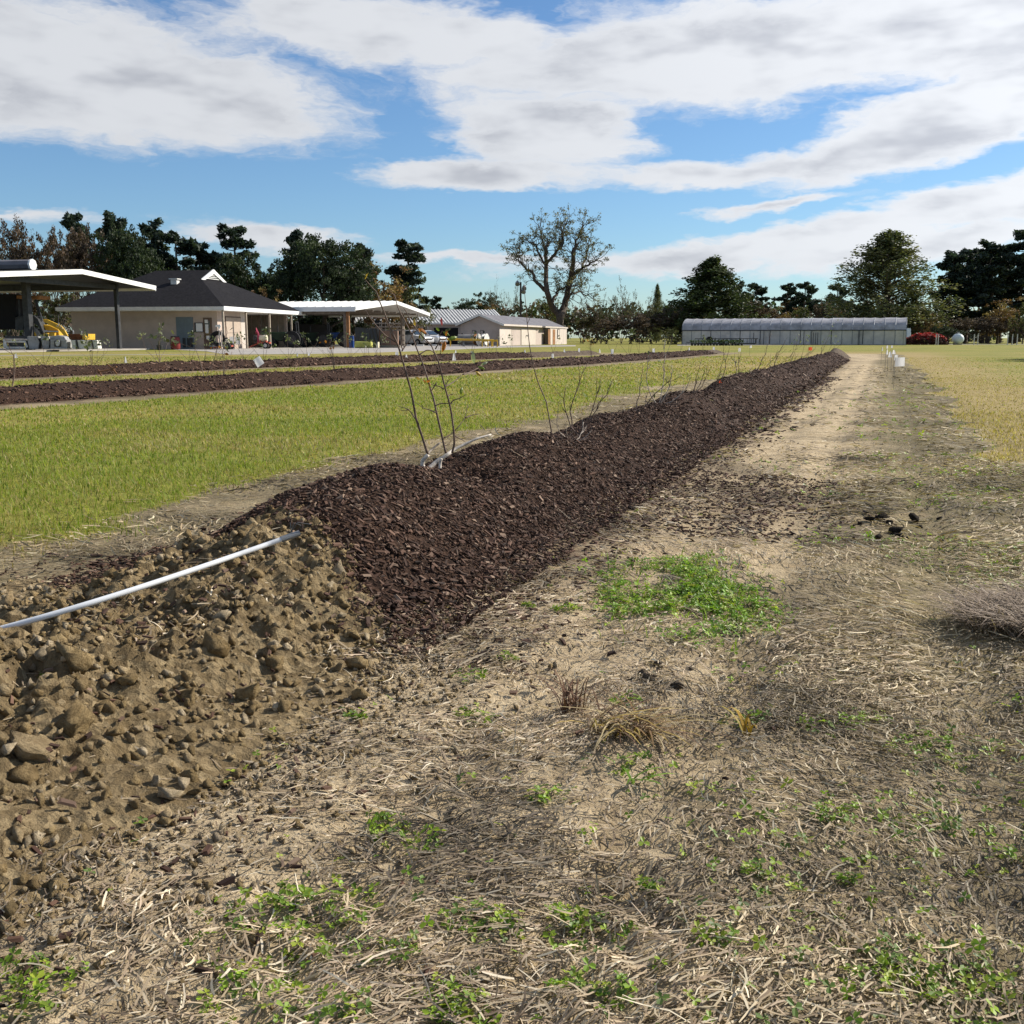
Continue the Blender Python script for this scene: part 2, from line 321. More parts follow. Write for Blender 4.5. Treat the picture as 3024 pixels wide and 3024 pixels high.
def speckle(key, cols, s1, bumpd=.015, s2=60):
    m = bpy.data.materials.new(key); m.use_nodes = True; N = NT(m.node_tree); b = N.n['Principled BSDF']
    P = N.add('ShaderNodeNewGeometry').outputs['Position']
    v = N.add('ShaderNodeTexVoronoi'); v.inputs['Scale'].default_value = s1; N.l.new(P, v.inputs['Vector'])
    sp = N.add('ShaderNodeSeparateColor'); N.l.new(v.outputs['Color'], sp.inputs[0])
    n = N.noise(P, s2, 6, .7); c = N.mix(N.ramp(sp.outputs[0], .2, .9, False), cols[0] + (1,), cols[1] + (1,)); c = N.mix(N.ramp(n, .42, .75), c, cols[2] + (1,))
    N.put(b.inputs['Base Color'], c); b.inputs['Roughness'].default_value = .9; b.inputs['Specular IOR Level'].default_value = .12
    bn = N.add('ShaderNodeBump'); bn.inputs['Distance'].default_value = bumpd; N.l.new(N.m('ADD', n, v.outputs['Distance']), bn.inputs['Height']); N.l.new(bn.outputs[0], b.inputs['Normal'])
    M[key] = m
speckle('mulch_base', ((.026, .014, .009), (.078, .043, .028), (.040, .023, .015)), 70)
speckle('soil_base', ((.215, .155, .080), (.39, .295, .165), (.15, .108, .058)), 34, .03, 55)
speckle('soil_far', ((.085, .062, .044), (.15, .115, .08), (.06, .045, .033)), 14, .03, 20)

# ------------------------------------------------------------------ ground sheet
def axis(dense, far):
    """increasing coordinate list: fine steps near zero, growing outward"""
    out = []
    for a, b, st in dense: out += list(np.arange(a, b, st))
    last = dense[-1][1]; st = dense[-1][2]; hi = [last]
    while hi[-1] < far: st *= 1.16; hi.append(hi[-1] + st)
    return out, hi
mid, hi = axis([(-4.2, -1.2, .06), (-1.2, .4, .045), (.4, 1.6, .06), (1.6, 8, .16)], 5000)
lo = [-4.2]
for st, lim in ((.14, -20), (.35, -32)):
    while lo[-1] > lim: lo.append(lo[-1] - st)
st = .3
while lo[-1] > -5000: st *= 1.16; lo.append(lo[-1] - st)
US = np.array(sorted(set(np.round(lo[1:] + mid + hi, 4))))
mid, hi = axis([(-.5, 1.2, .06), (1.2, 7, .05), (7, 16, .14), (16, 62, .5)], 6000)
lo = [-.5]; st = .3
while lo[-1] > -400: st *= 1.3; lo.append(lo[-1] - st)
VS = np.array(sorted(set(np.round(lo[1:] + mid + hi, 4))))
def zones(u, v):
    x, y = xy(u, v); n = fbm(x * .9, y * .9, 4, 21) - .5; n2 = fbm(x * .25, y * .25, 3, 22) - .5
    eA = 1 - sm(v, 55, 64)
    bare = sm(u, -3.9 + n * 1.9 + .028 * np.clip(v - 12, 0, 30), -3.2 + n * 1.9 + .028 * np.clip(v - 12, 0, 30)) * (1 - sm(u, .78 + n * .9, 1.02 + n * .9)) * eA
    for f, ve in ((UB, 63), (UC, 57)):
        s = u - f(v); bare = np.maximum(bare, sm(s, -1.5 + n * .9, -1.1 + n * .9) * (1 - sm(s, 1.25 + n * .9, 1.75 + n * .9)) * (1 - sm(v, ve - 2, ve + 1)))
    thin = sm(v, 0, 6) * 0 + .0
    green = np.where(u < -3, .95 - .75 * sm(v, 13, 34) * sm(u, -9, -4) + n2 * .5, .06 + .8 * sm(u, 1.3, 4.2) + n2 * .7)
    green = np.where(y > 62, .85 + n2 * .4, green); green = np.where((u < -12.5) & (y < 62), .55 + n2 * .8, green)
    green = np.where(bare > .5, np.clip(.85 * sm(u + n2 * .6, -.45, .25) * (u > -1.1) + .5 * (fbm(x * .7, y * .7, 3, 23) - .42), 0, 1) * (1 - .5 * (1 - sm(y, 1.5, 3.5))), green); green = np.where((bare > .5) & (u < -2.3), .62 + .5 * n, green)
    lit = np.zeros_like(u)
    for k in 'ABC':
        f, w, m, v0, v1 = ROWS[k]; s = np.abs(u - f(v)) - w; lit = np.maximum(lit, np.exp(-np.clip(s, 0, 9) / .16) * sm(v, 2.4, 3.0) * (1 - sm(v, v1 - 8, v1 - 5)))
    lit = np.maximum(lit, .75 * np.exp(-((u + .62) / .38) ** 2 - ((v - 5.5) / .8) ** 2))
    return bare, np.clip(green, 0, 1), np.clip(lit, 0, 1)
UU, VV = np.meshgrid(US, VS); XX, YY = xy(UU, VV)
bz, gz_, lz = zones(UU, VV); ZZ = ground(XX, YY)
nu, nv = len(US), len(VS); ii = np.arange(nu * nv).reshape(nv, nu)
gf = np.stack([ii[:-1, :-1], ii[:-1, 1:], ii[1:, 1:], ii[1:, :-1]], -1).reshape(-1, 4)
gm = mesh_np('ground', np.stack([XX, YY, ZZ], -1).reshape(-1, 3), gf, np.stack([bz, gz_, lz], -1).reshape(-1, 3), M['ground'], True)
tag(link('ground', gm), kind='structure')

def sheet(name, pts, z, m):
    o = MB().slab([(p[0], p[1], z) for p in pts], .05).build(name, m); return tag(o, kind='structure')
sheet('driveway', [G(612, 1038), G(668, 1047.5), G(905, 1045.5), G(1120, 1041), G(1255, 1036), G(1480, 1026.5), G(1700, 1022.5), G(1700, 1019.3), (-2, 112), (-6, 140), (-24, 140), (-20, 104), (-30, 86)], .012, M['concrete'])
sheet('path', [G(-60, 1051.6), G(640, 1046.5), G(640, 1045.6), G(-60, 1050.4)], .010, M['concrete'])
sheet('pavement', [G(2000, 1020.5), G(2700, 1017.8), G(3100, 1017), G(3100, 1016.2), G(2700, 1016.6), G(2000, 1018.6)], .010, M['concrete'])

# ------------------------------------------------------------------ mounds
def hit(px, py, off=0.0, f=H):
    d = pix_dir(px, py); T = .6 * 1.0035 ** np.arange(1650); X, Y, Z = d.x * T, d.y * T, CAMH + d.z * T
    i = int(np.argmax(Z < f(X, Y) + off)); return np.array([X[i], Y[i], Z[i]])
VB = lambda u: np.maximum(2.95 - np.where(u > -1.84, .72, -.75) * (u + 1.84), np.where(u < -1.84, 2.72, 0)) + .10 * (fbm(u * 5, u * 0, 2, 77) - .5)
def soil_rough(x, y):
    a = fbm(x * 4.5, y * 4.5, 4, 41); b = 1 - np.abs(2 * fbm(x * 9, y * 9, 3, 42) - 1); c = fbm(x * 26, y * 26, 3, 43)
    d = 1 - np.abs(2 * fbm(x * 17 + 3 * a, y * 17, 3, 44) - 1); e = np.abs(2 * fbm(x * 38, y * 38, 2, 45) - 1)
    return .13 * (a - .5) + .085 * (b - .7) + .045 * (d - .65) + .035 * (c - .5) + .012 * e
def crest_at(px, u=-1.88):
    k = PT(px, 1000, 1.0)[0]; vs = np.linspace(2.5, 48, 4000); x, y = xy(u, vs); i = int(np.argmin(np.abs(x / y - k))); return np.array([x[i], y[i], float(HA(x[i:i + 1], y[i:i + 1])[0])])
def grid_obj(name, us, vs, zf, m, parent=None, smooth=True):
    U, V = np.meshgrid(us, vs); X, Y = xy(U, V); Z = zf(U, V, X, Y)
    i = np.arange(U.size).reshape(U.shape); F = np.stack([i[:-1, :-1], i[:-1, 1:], i[1:, 1:], i[1:, :-1]], -1).reshape(-1, 4)
    L = root_loc(parent) if parent else Vector((0, 0, 0))
    me = mesh_np(name, np.stack([X - L.x, Y - L.y, Z - L.z], -1).reshape(-1, 3), F, None, m, smooth); return link(name, me, parent)
def soil_z(U, V, X, Y):
    mo = mound(U, V, 'A'); g = ground(X, Y); wgt = sm(mo, .004, .10)
    skirt = (sm(U, -3.05, -2.7) * (1 - sm(U, -1.22, -1.0)))
    return g + mo + soil_rough(X, Y) * (.25 + .75 * wgt) * skirt - .05 * (1 - skirt) - .09 * sm(V - VB(U), .02, .3) + .008
bx_, by_ = xy(-1.84, 1.4)
soil = thing('soil_mound', 'bare tan clod soil heap at the near end of the mulch bed', 'soil mound', (bx_, by_, 0))
grid_obj('heap', np.arange(-3.1, -.95, .012), np.arange(-.15, 3.3, .012), soil_z, M['soil_base'], soil, True)
ax_, ay_ = xy(-1.84, 20)
bedA = thing('mulch_bed', 'long mounded bed of dark bark mulch running beside the dirt track', 'mulch bed', (ax_, ay_, 0), 'mulched planting beds')
def mulch_z(key, vend):
    def f(U, V, X, Y):
        mo = mound(U, V, key); g = ground(X, Y); rough = .028 * (fbm(X * 7, Y * 7, 4, 61) - .5) + .02 * (fbm(X * 22, Y * 22, 2, 62) - .5)
        z = g + mo + .022 + rough - .10 * (1 - sm(mo, .004, .035))
        if key == 'A': z = z - .16 * (1 - sm(V - VB(U), -.16, .12))
        return z - .2 * sm(V, vend - .4, vend + .5)
    return f
va = list(np.arange(2.2, 7, .03)) + list(np.arange(7, 14, .06)) + list(np.arange(14, 44, .16))
grid_obj('mound', np.arange(-2.75, -.95, .03), np.array(va), mulch_z('A', 42.3), M['mulch_base'], bedA)
def far_row(key, name, label, vmul, v0, group='mulched planting beds'):
    f, w, m, a, b = ROWS[key]; vm = .5 * (v0 + vmul); x, y = xy(float(f(vm)), vm); t = thing('mulch_bed', label, 'mulch bed', (x, y, 0), group)
    S = np.linspace(-1, 1, 22); vs = np.concatenate([np.arange(v0, 30, .09), np.arange(30, b + 1, .2)])
    for nm, ma, lo, hi in (('mound', M['mulch_base'], v0, vmul + .6), ('bare_soil', M['soil_far'], vmul - .6, b + .6)):
        v = vs[(vs >= lo) & (vs <= hi)]; Sg, V = np.meshgrid(S, v); U = f(V) + Sg * (w + .2); X, Y = xy(U, V); z = mulch_z(key, vmul if nm == 'mound' else 999)(U, V, X, Y)
        if nm == 'bare_soil': z = z - .01 + .10 * (fbm(X * 1.3, Y * 1.3, 4, 66) - .5) * sm(mound(U, V, key), .01, .1)
        i = np.arange(U.size).reshape(U.shape); F = np.stack([i[:-1, :-1], i[:-1, 1:], i[1:, 1:], i[1:, :-1]], -1).reshape(-1, 4)
        link(nm, mesh_np(nm, np.stack([X - x, Y - y, z], -1).reshape(-1, 3), F, None, ma, True), t)
    return t
bedB = far_row('B', 'B', 'middle mulch bed beyond the bright green grass strip', 56.4, 2.2)
bedC = far_row('C', 'C', 'farthest dark mulch bed in front of the buildings', 44.4, 4.2)
UE, VE = np.meshgrid(np.arange(-2.9, -.8, .05), np.arange(41.5, 50, .1)); XE, YE = xy(UE, VE)
zE = ground(XE, YE) + mound(UE, VE, 'A') + .10 * (fbm(XE * 1.6, YE * 1.6, 4, 67) - .5) * sm(mound(UE, VE, 'A'), .01, .1) - .12 * (1 - sm(mound(UE, VE, 'A'), .003, .04)) - .1 * (1 - sm(VE, 41.6, 42.6))
ie = np.arange(UE.size).reshape(UE.shape)
link('bare_soil', mesh_np('bare_soil', np.stack([XE - ax_, YE - ay_, zE], -1).reshape(-1, 3), np.stack([ie[:-1, :-1], ie[:-1, 1:], ie[1:, 1:], ie[1:, :-1]], -1).reshape(-1, 4), None, M['soil_far'], True), bedA)

# ------------------------------------------------------------------ scattered pieces: strips, chips, clods
def strips(C, side, wid, col):
    """C (n,s,3) centre lines, side (n,3) unit, wid (s,) or (n,s) half widths, col (n,3)"""
    n, s, _ = C.shape; wid = np.broadcast_to(wid, (n, s))
    V = np.stack([C - side[:, None] * wid[..., None], C + side[:, None] * wid[..., None]], 2).reshape(-1, 3)
    b = (np.arange(n) * s * 2)[:, None, None] + (np.arange(s - 1) * 2)[None, :, None]
    F = (b + np.array([0, 1, 3, 2])[None, None]).reshape(-1, 4)
    return V, F, np.repeat(col, s * 2, 0)
def band(dens, r0, r1, keep, az=.58):
    """random ground points in a ring sector in front of the photographer"""
    n = int(dens * az * (r1 * r1 - r0 * r0)); r = np.sqrt(rng.random(n) * (r1 * r1 - r0 * r0) + r0 * r0); a = (rng.random(n) * 2 - 1) * az
    x, y = r * np.sin(a), r * np.cos(a); u, v = uv(x, y); k = keep(u, v, x, y); return x[k], y[k], r[k]
def merge(parts):
    V, F, C, o = [], [], [], 0
    for v, f, c in parts: V.append(v); F.append(f + o); C.append(c); o += len(v)
    return np.concatenate(V), np.concatenate(F), np.concatenate(C)
def pick(pal, n, jit=.18):
    pal = np.array(pal); c = pal[rng.integers(0, len(pal), n)]; return np.clip(c * (1 + jit * rng.standard_normal((n, 1))), .004, .9)

# dry straw and thatch lying on the track
def straw_keep(u, v, x, y):
    bare, g, l = zones(u, v); t = fbm(x * 1.7, y * 1.7, 4, 31); near = 1 - sm(y, 1.6, 2.9)
    d = .06 + .98 * sm(t, .40, .62)
    d = d * (1 - .55 * sm(u, -1.15, -1.0) * (1 - sm(u, -.45, -.1)) * sm(v, 2.0, 3.0)); d = np.where(u < -2.4, .55 * d + .15, d); d = np.maximum(d, .72 * near * sm(t, .30, .5)); d = np.maximum(d, (.45 + .4 * sm(u, .1, .8)) * sm(u, -.6, -.1) * (v < 30))
    d = d * (1 - .92 * sm(mound(u, v, 'A'), .004, .05)) * (1 - .9 * (sm(v, 2.3, 2.6) * np.exp(-((u + 1.5) / .25) ** 2)))
    for c in RUTS: d = d * (1 - .6 * np.exp(-((u - c) / .11) ** 4) * sm(v, 1.6, 2.6))
    return (rng.random(len(u)) < d * bare) & (u < 1.1) & (u > -4.2)
sp = []
for r0, r1, dens, wd, ln in ((.95, 2.6, 17000, .00125, .032), (2.6, 4.5, 7500, .0017, .038), (4.5, 8, 2000, .003, .05), (8, 15, 420, .0048, .065), (15, 34, 70, .008, .09)):
    x, y, r = band(dens, r0, r1, straw_keep); n = len(x)
    yaw = rng.random(n) * math.pi * 2; yaw = np.where(rng.random(n) < .6, fbm(x * .8, y * .8, 2, 38) * 9 + rng.normal(0, .45, n), yaw)
    L = ln * (.35 + 1.2 * rng.random(n) ** 1.5 + 2.2 * rng.random(n) ** 14); s = np.linspace(-.5, .5, 4); curl = rng.normal(0, .38, n)
    a = yaw[:, None] + curl[:, None] * s[None]; dx = np.cos(a) * s * L[:, None]; dy = np.sin(a) * s * L[:, None]
    X = x[:, None] + dx; Y = y[:, None] + dy; tilt = rng.normal(0, .14, n)
    Z = HA(X, Y) + (.003 + .010 * rng.random(n) ** 2)[:, None] + np.abs(tilt[:, None]) * (s[None] + .5) * L[:, None] + .002
    side = np.stack([-np.sin(yaw), np.cos(yaw), rng.normal(0, .45, n)], -1); side /= np.linalg.norm(side, axis=1)[:, None]
    col = pick([(.38, .30, .20), (.31, .24, .16), (.45, .37, .26), (.24, .18, .12), (.35, .27, .195), (.19, .14, .095), (.52, .45, .34)], n)
    tone = fbm(x * 2.2, y * 2.2, 4, 36); col *= (.60 + .70 * sm(tone, .32, .62))[:, None]; drk = sm(fbm(x * 1.3, y * 2.6, 3, 37), .60, .70)[:, None]; col = col * (1 - .45 * drk)
    og = (zones(*uv(x, y))[1] * .5)[:, None]; col = col * (1 - og) + col * og * np.array([.86, .84, .58])
    wdt = wd * (.55 + .9 * rng.random(n))[:, None] * np.array([.8, 1, 1, .6])[None]
    sp.append(strips(np.stack([X, Y, Z], -1), side, wdt, col))
x, y, r = band(8500, .95, 3.1, lambda u, v, x, y: (rng.random(len(u)) < .9 * zones(u, v)[0] * (1 - .9 * sm(mound(u, v, 'A'), .004, .05))) & (u > -2.9)); n = len(x); yaw = rng.random(n) * 6.28; L = .005 + .012 * rng.random(n); s = np.array([-.5, .5])
X = x[:, None] + np.cos(yaw)[:, None] * s * L[:, None]; Y = y[:, None] + np.sin(yaw)[:, None] * s * L[:, None]; Z = HA(X, Y) + .0035 + .003 * rng.random((n, 2)); side = np.stack([-np.sin(yaw), np.cos(yaw), rng.normal(0, .4, n)], -1); side /= np.linalg.norm(side, axis=1)[:, None]
sp.append(strips(np.stack([X, Y, Z], -1), side, (.0009 * (.6 + rng.random(n)))[:, None], pick([(.36, .28, .19), (.24, .18, .12), (.46, .38, .27), (.16, .115, .075), (.12, .085, .055), (.50, .43, .33)], n, .2)))
V_, F_, C_ = merge(sp)
tag(link('dry_straw', mesh_np('dry_straw', V_, F_, C_, M['straw'])), 'matted dry straw and thatch lying over the dirt track', 'straw', kind='stuff')

# mown grass
def blades(specs, keepf, pal, name, label, lean=.5, az=.58, pal2=None, mixf=None, zf=ground):
    parts = []
    for r0, r1, dens, wd, ht in specs:
        x, y, r = band(dens, r0, r1, keepf, az); n = len(x)
        if n == 0: continue
        hgt = ht * (.45 + .9 * rng.random(n)); yaw = rng.random(n) * 2 * math.pi; ln = np.abs(rng.normal(0, lean, n)) + .1
        s = np.array([0, .5, 1.0]); bend = (s ** 1.6)[None] * (ln * hgt)[:, None]
        X = x[:, None] + np.cos(yaw)[:, None] * bend; Y = y[:, None] + np.sin(yaw)[:, None] * bend
        Z = zf(x, y)[:, None] - .004 + hgt[:, None] * s[None] * (1 - .28 * np.clip(ln, 0, 1.6))[:, None]
        side = np.stack([-np.sin(yaw + rng.normal(0, .5, n)), np.cos(yaw), np.zeros(n)], -1); side /= np.linalg.norm(side, axis=1)[:, None]
        col = pick(pal, n, .2)
        if pal2 is not None:
            k = rng.random(n) < mixf(x, y); col[k] = pick(pal2, int(k.sum()), .2)
        parts.append(strips(np.stack([X, Y, Z], -1), side, wd * (.6 + .8 * rng.random(n))[:, None] * np.array([1, .85, .12])[None], col))
    V, F, C = merge(parts); return tag(link(name, mesh_np(name, V, F, C, M['blade'])), label, 'grass', kind='stuff')
GREEN = [(.165, .235, .022), (.19, .25, .026), (.235, .27, .036), (.13, .185, .02), (.29, .29, .05)]; TAN = [(.36, .28, .115), (.29, .22, .085), (.42, .34, .17), (.27, .24, .055)]
def lawn_keep(u, v, x, y):
    b, g, l = zones(u, v); return (rng.random(len(u)) < (1 - b) * (.5 + .5 * fbm(x * 1.5, y * 1.5, 3, 33))) & (u < -3.0)
blades([(3.6, 7, 4000, .0021, .042), (7, 11, 2100, .0031, .039), (11, 18, 800, .0052, .037), (18, 30, 210, .011, .04), (30, 50, 50, .02, .04)], lawn_keep, GREEN, 'lawn_grass',
       'bright green mown grass strip left of the mulch bed', .8, pal2=TAN, mixf=lambda x, y: np.clip(.16 + .62 * (1 - zones(*uv(x, y))[1]) + .5 * sm(fbm(x * .5, y * .5, 3, 35), .52, .7), 0, .9))
def right_keep(u, v, x, y):
    b, g, l = zones(u, v); return (rng.random(len(u)) < (1 - b)) & (u > .6)
blades([(2.5, 7, 2600, .0024, .045), (7, 13, 1200, .0038, .030), (13, 24, 300, .0065, .022), (24, 50, 50, .012, .022)], right_keep, TAN + [(.30, .24, .06), (.27, .22, .05)], 'field_grass',
       'yellowing short grass on the right of the dirt track', .8, pal2=GREEN, mixf=lambda x, y: np.clip(zones(*uv(x, y))[1] * 1.0, 0, .92))

# clover and low weeds
def leaflets(x, y, z, size, col, nl=3):
    """three-lobed leaves: each lobe a folded pair of quads"""
    n = len(x); V = []; C = []
    yaw0 = rng.random(n) * 6.28; tx = rng.normal(0, .35, (n, 2))
    shape = np.array([(0, 0, 0), (.45, .34, .12), (.95, .26, .05), (.82, 0, -.04), (.95, -.26, .05), (.45, -.34, .12)])
    for k in range(nl):
        a = yaw0 + k * 2 * math.pi / 3 + rng.normal(0, .15, n); ca, sa = np.cos(a), np.sin(a)
        X = (shape[None, :, 0] * ca[:, None] - shape[None, :, 1] * sa[:, None]) * size[:, None]
        Y = (shape[None, :, 0] * sa[:, None] + shape[None, :, 1] * ca[:, None]) * size[:, None]
        Z = shape[None, :, 2] * size[:, None] + X * tx[:, :1] + Y * tx[:, 1:]
        V.append(np.stack([x[:, None] + X, y[:, None] + Y, z[:, None] + Z], -1)); C.append(np.repeat(col[:, None], 6, 1))
    V = np.concatenate(V).reshape(-1, 3); C = np.concatenate(C).reshape(-1, 3); m = n * nl
    b = (np.arange(m) * 6)[:, None]; F = np.concatenate([b + np.array([0, 1, 2, 3]), b + np.array([0, 3, 4, 5])]); return V, F, C
CLOV = [(.20, .31, .025), (.24, .34, .03), (.14, .23, .022), (.30, .36, .04), (.10, .16, .03)]
def clover_keep(u, v, x, y):
    t = fbm(x * 2.3, y * 2.3, 3, 51); b, g, l = zones(u, v)
    d = 1.6 * sm(t, .48, .62) * (.08 + .92 * sm(u, -.5, .15)) * (1 - .6 * sm(v, 9, 16)) + .012 * (u > -.9)
    return (rng.random(len(u)) < d * b) & (mound(u, v, 'A') < .01) & (u > -1.2)
parts = []
for r0, r1, dens, sz in ((1.0, 2.6, 800, .0085), (2.6, 5, 620, .010), (5, 9, 300, .013), (9, 20, 60, .022)):
    x, y, r = band(dens, r0, r1, clover_keep); n = len(x); s = sz * (.5 + 1.0 * rng.random(n)); parts.append(leaflets(x, y, HA(x, y) + .006 + .03 * rng.random(n) ** 1.5, s, pick(CLOV, n, .2)))
# small weed rosettes seen one by one near the camera
spots = [(1160, 2440, .05), (1240, 2480, .045), (1120, 2425, .03), (1630, 2360, .05), (1850, 2080, .045), (1870, 2270, .06), (1400, 2120, .07), (800, 2760, .14), (900, 2690, .13), (960, 2650, .10), (1410, 2720, .06), (1460, 2750, .05), (1730, 2740, .07), (1700, 2700, .05),
         (1130, 2820, .06), (1340, 2960, .06), (1370, 2985, .05), (120, 2900, .07), (40, 2950, .09), (750, 2950, .08), (1000, 2990, .05), (150, 2170, .02), (2200, 2130, .06), (2450, 2160, .08), (2560, 2130, .06), (2700, 2420, .09), (2800, 2200, .12), (2740, 2230, .10), (2990, 2470, .08), (2650, 2900, .08), (2760, 2870, .11), (2900, 2960, .10),
         (1700, 1800, .05), (1560, 1800, .03), (1500, 1950, .03), (1650, 1805, .03), (2480, 2420, .05), (2230, 2580, .02), (2500, 2600, .02), (2120, 2790, .03), (1660, 2880, .03), (1800, 2920, .03), (1930, 2620, .025), (1390, 2010, .05), (1050, 2130, .03)]
for px, py, rad in spots:
    c = G(px, py); rad *= .9; k = int(9 + rad * 520); a = rng.random(k) * 6.28; q = rad * np.sqrt(rng.random(k)); x = c[0] + q * np.cos(a); y = c[1] + q * np.sin(a) * .8
    parts.append(leaflets(x, y, HA(x, y) + .004 + .018 * rng.random(k), .0085 * (.4 + 1.1 * rng.random(k)), pick(CLOV, k, .22)))
V_, F_, C_ = merge(parts)
tag(link('clover', mesh_np('clover', V_, F_, C_, M['leafy'])), 'low clover and weed seedlings scattered over the straw', 'clover', kind='stuff')
c = G(2030, 1755); k = 6500; a = rng.random(k) * 6.28; q = 1.25 * rng.random(k) ** .62 * (.75 + .5 * vn(a * 2, a * 0, 3)); wx = c[0] + .30 * q * np.cos(a); wy = c[1] + .50 * q * np.sin(a) + .25 * .3 * q * np.cos(a)
kp = rng.random(k) < .05 + 1.6 * np.clip(1.30 - q, 0, 1) * sm(fbm(wx * 6, wy * 6, 3, 52), .40, .60); wx, wy = wx[kp], wy[kp]; k = len(wx)
P1 = leaflets(wx, wy, HA(wx, wy) + .005 + .026 * rng.random(k), .0100 * (.5 + rng.random(k)), pick([(.18, .32, .03), (.22, .37, .035), (.12, .22, .025), (.29, .38, .05), (.27, .27, .08)], k, .2))
gb = 520; bx, by = wx[rng.integers(0, k, gb)] + rng.normal(0, .03, gb), wy[rng.integers(0, k, gb)] + rng.normal(0, .03, gb); hh = .02 + .035 * rng.random(gb); ya = rng.random(gb) * 6.28; s = np.array([0, .5, 1.]); le = .2 + .9 * rng.random(gb)
Cc = np.stack([bx[:, None] + np.cos(ya)[:, None] * (s ** 1.6) * (le * hh)[:, None], by[:, None] + np.sin(ya)[:, None] * (s ** 1.6) * (le * hh)[:, None], HA(bx, by)[:, None] + hh[:, None] * s * .85], -1)
P2 = strips(Cc, np.stack([-np.sin(ya), np.cos(ya), ya * 0], -1), .0022 * np.array([1, .9, .1]), pick(CLOV, gb, .2))
V_, F_, C_ = merge([P1, P2]); V_[:, :2] -= c
o = link('weed_patch', mesh_np('weed_patch', V_, F_, C_, M['leafy']), None, (c[0], c[1], 0)); tag(o, 'bright green weed and clover patch in the middle of the dirt track', 'weeds', kind='stuff')

# bark chips
def frames(x, y, f=HA, tl=.34, e=.02):
    n = len(x); gx = (f(x + e, y) - f(x - e, y)) / (2 * e); gy = (f(x, y + e) - f(x, y - e)) / (2 * e)
    N = np.stack([-gx, -gy, np.ones(n)], -1) + rng.normal(0, tl, (n, 3)); N /= np.linalg.norm(N, axis=1)[:, None]
    a = rng.random(n) * 6.28; T = np.stack([np.cos(a), np.sin(a), np.zeros(n)], -1); T -= N * (T * N).sum(1)[:, None]; T /= np.linalg.norm(T, axis=1)[:, None]
    return T, np.cross(N, T), N
CH = np.array([(-.5, -.35, -.5), (.45, -.5, -.5), (.5, .4, -.5), (-.4, .5, -.5), (-.45, -.3, .5), (.4, -.42, .5), (.42, .3, .5), (-.36, .42, .5)])
CF = np.array([(4, 5, 6, 7), (0, 1, 5, 4), (1, 2, 6, 5), (2, 3, 7, 6), (3, 0, 4, 7)])
def chips(x, y, z, L, W, T, col, f=HA, tl=.34):
    n = len(x); A, B, N = frames(x, y, f, tl); sh = CH[None] * (1 + .25 * rng.standard_normal((n, 8, 3)))
    V = np.stack([x, y, z], -1)[:, None] + sh[..., :1] * (A * L[:, None])[:, None] + sh[..., 1:2] * (B * W[:, None])[:, None] + sh[..., 2:] * (N * T[:, None])[:, None]
    F = ((np.arange(n) * 8)[:, None, None] + CF[None]).reshape(-1, 4); return V.reshape(-1, 3), F, np.repeat(col, 8, 0)
BARK = [(.060, .031, .020), (.086, .046, .029), (.036, .019, .0125), (.108, .061, .040), (.072, .039, .026), (.135, .084, .058), (.045, .024, .016), (.052, .027, .018), (.19, .13, .09)]
def row_points(n, v0, v1, key, spread=1.05):
    f, w, m, a, b = ROWS[key]; v = v0 + (v1 - v0) * rng.random(n); u = f(v) + w * spread * (rng.random(n) * 2 - 1); return u, v
parts = []
for n, v0, v1, sz in ((20000, 2.35, 5.2, .0145), (14500, 5.2, 9, .018), (9500, 9, 17, .026), (5500, 17, 42.3, .045)):
    u, v = row_points(n, v0, v1, 'A', 1.08); k = (v > VB(u) - .02 + rng.normal(0, .05, n)); u, v = u[k], v[k]; x, y = xy(u, v); n = len(u)
    L = sz * (.45 + 1.5 * rng.random(n) ** 2.2); parts.append(chips(x, y, HA(x, y) + .026 + .012 * rng.random(n), L * 1.15, L * (.16 + .4 * rng.random(n)), .0025 + .10 * L, pick(BARK, n, .3)))
# litter spilled beside the bed
for n, u0, us, v0, v1, sz in ((2600, -1.12, .16, 2.4, 9, .022), (1500, -1.10, .14, 9, 24, .05), (900, -2.65, .15, 3, 14, .03), (2600, -.62, .30, 4.4, 6.6, .020), (700, -2.5, .30, 2.0, 3.2, .022), (800, -1.6, .5, .9, 2.9, .018)):
    v = v0 + (v1 - v0) * rng.random(n); u = u0 + us * rng.standard_normal(n); x, y = xy(u, v); L = sz * (.4 + 1.2 * rng.random(n) ** 2)
    parts.append(chips(x, y, HA(x, y) + .008 + .02 * (mound(u, v, 'A') > .02), L, L * (.25 + .35 * rng.random(n)), .003 + .08 * L, pick(BARK, n, .28), tl=.2))
V_, F_, C_ = merge(parts); o = link('bark_chips', mesh_np('bark_chips', V_ - np.array([ax_, ay_, 0]), F_, C_, M['chip']), bedA); tag(o, kind='stuff')
for key, bed, vm in (('B', bedB, 56.4), ('C', bedC, 44.4)):
    f = lambda x, y, key=key: ground(x, y) + mound(*uv(x, y), key); L0 = bed.location
    parts = []
    for n, v0, v1, sz in ((3500, 4.5, 22, .05), (2200, 22, vm, .09)):
        u, v = row_points(n, v0, v1, key, .98); x, y = xy(u, v); L = sz * (.5 + rng.random(n)); parts.append(chips(x, y, f(x, y) + .026, L, L * (.3 + .4 * rng.random(n)), .01 + .1 * L, pick(BARK[:6], n, .3), f))
    V_, F_, C_ = merge(parts); tag(link('bark_chips', mesh_np('bark_chips', V_ - np.array(L0), F_, C_, M['chip']), bed), kind='stuff')
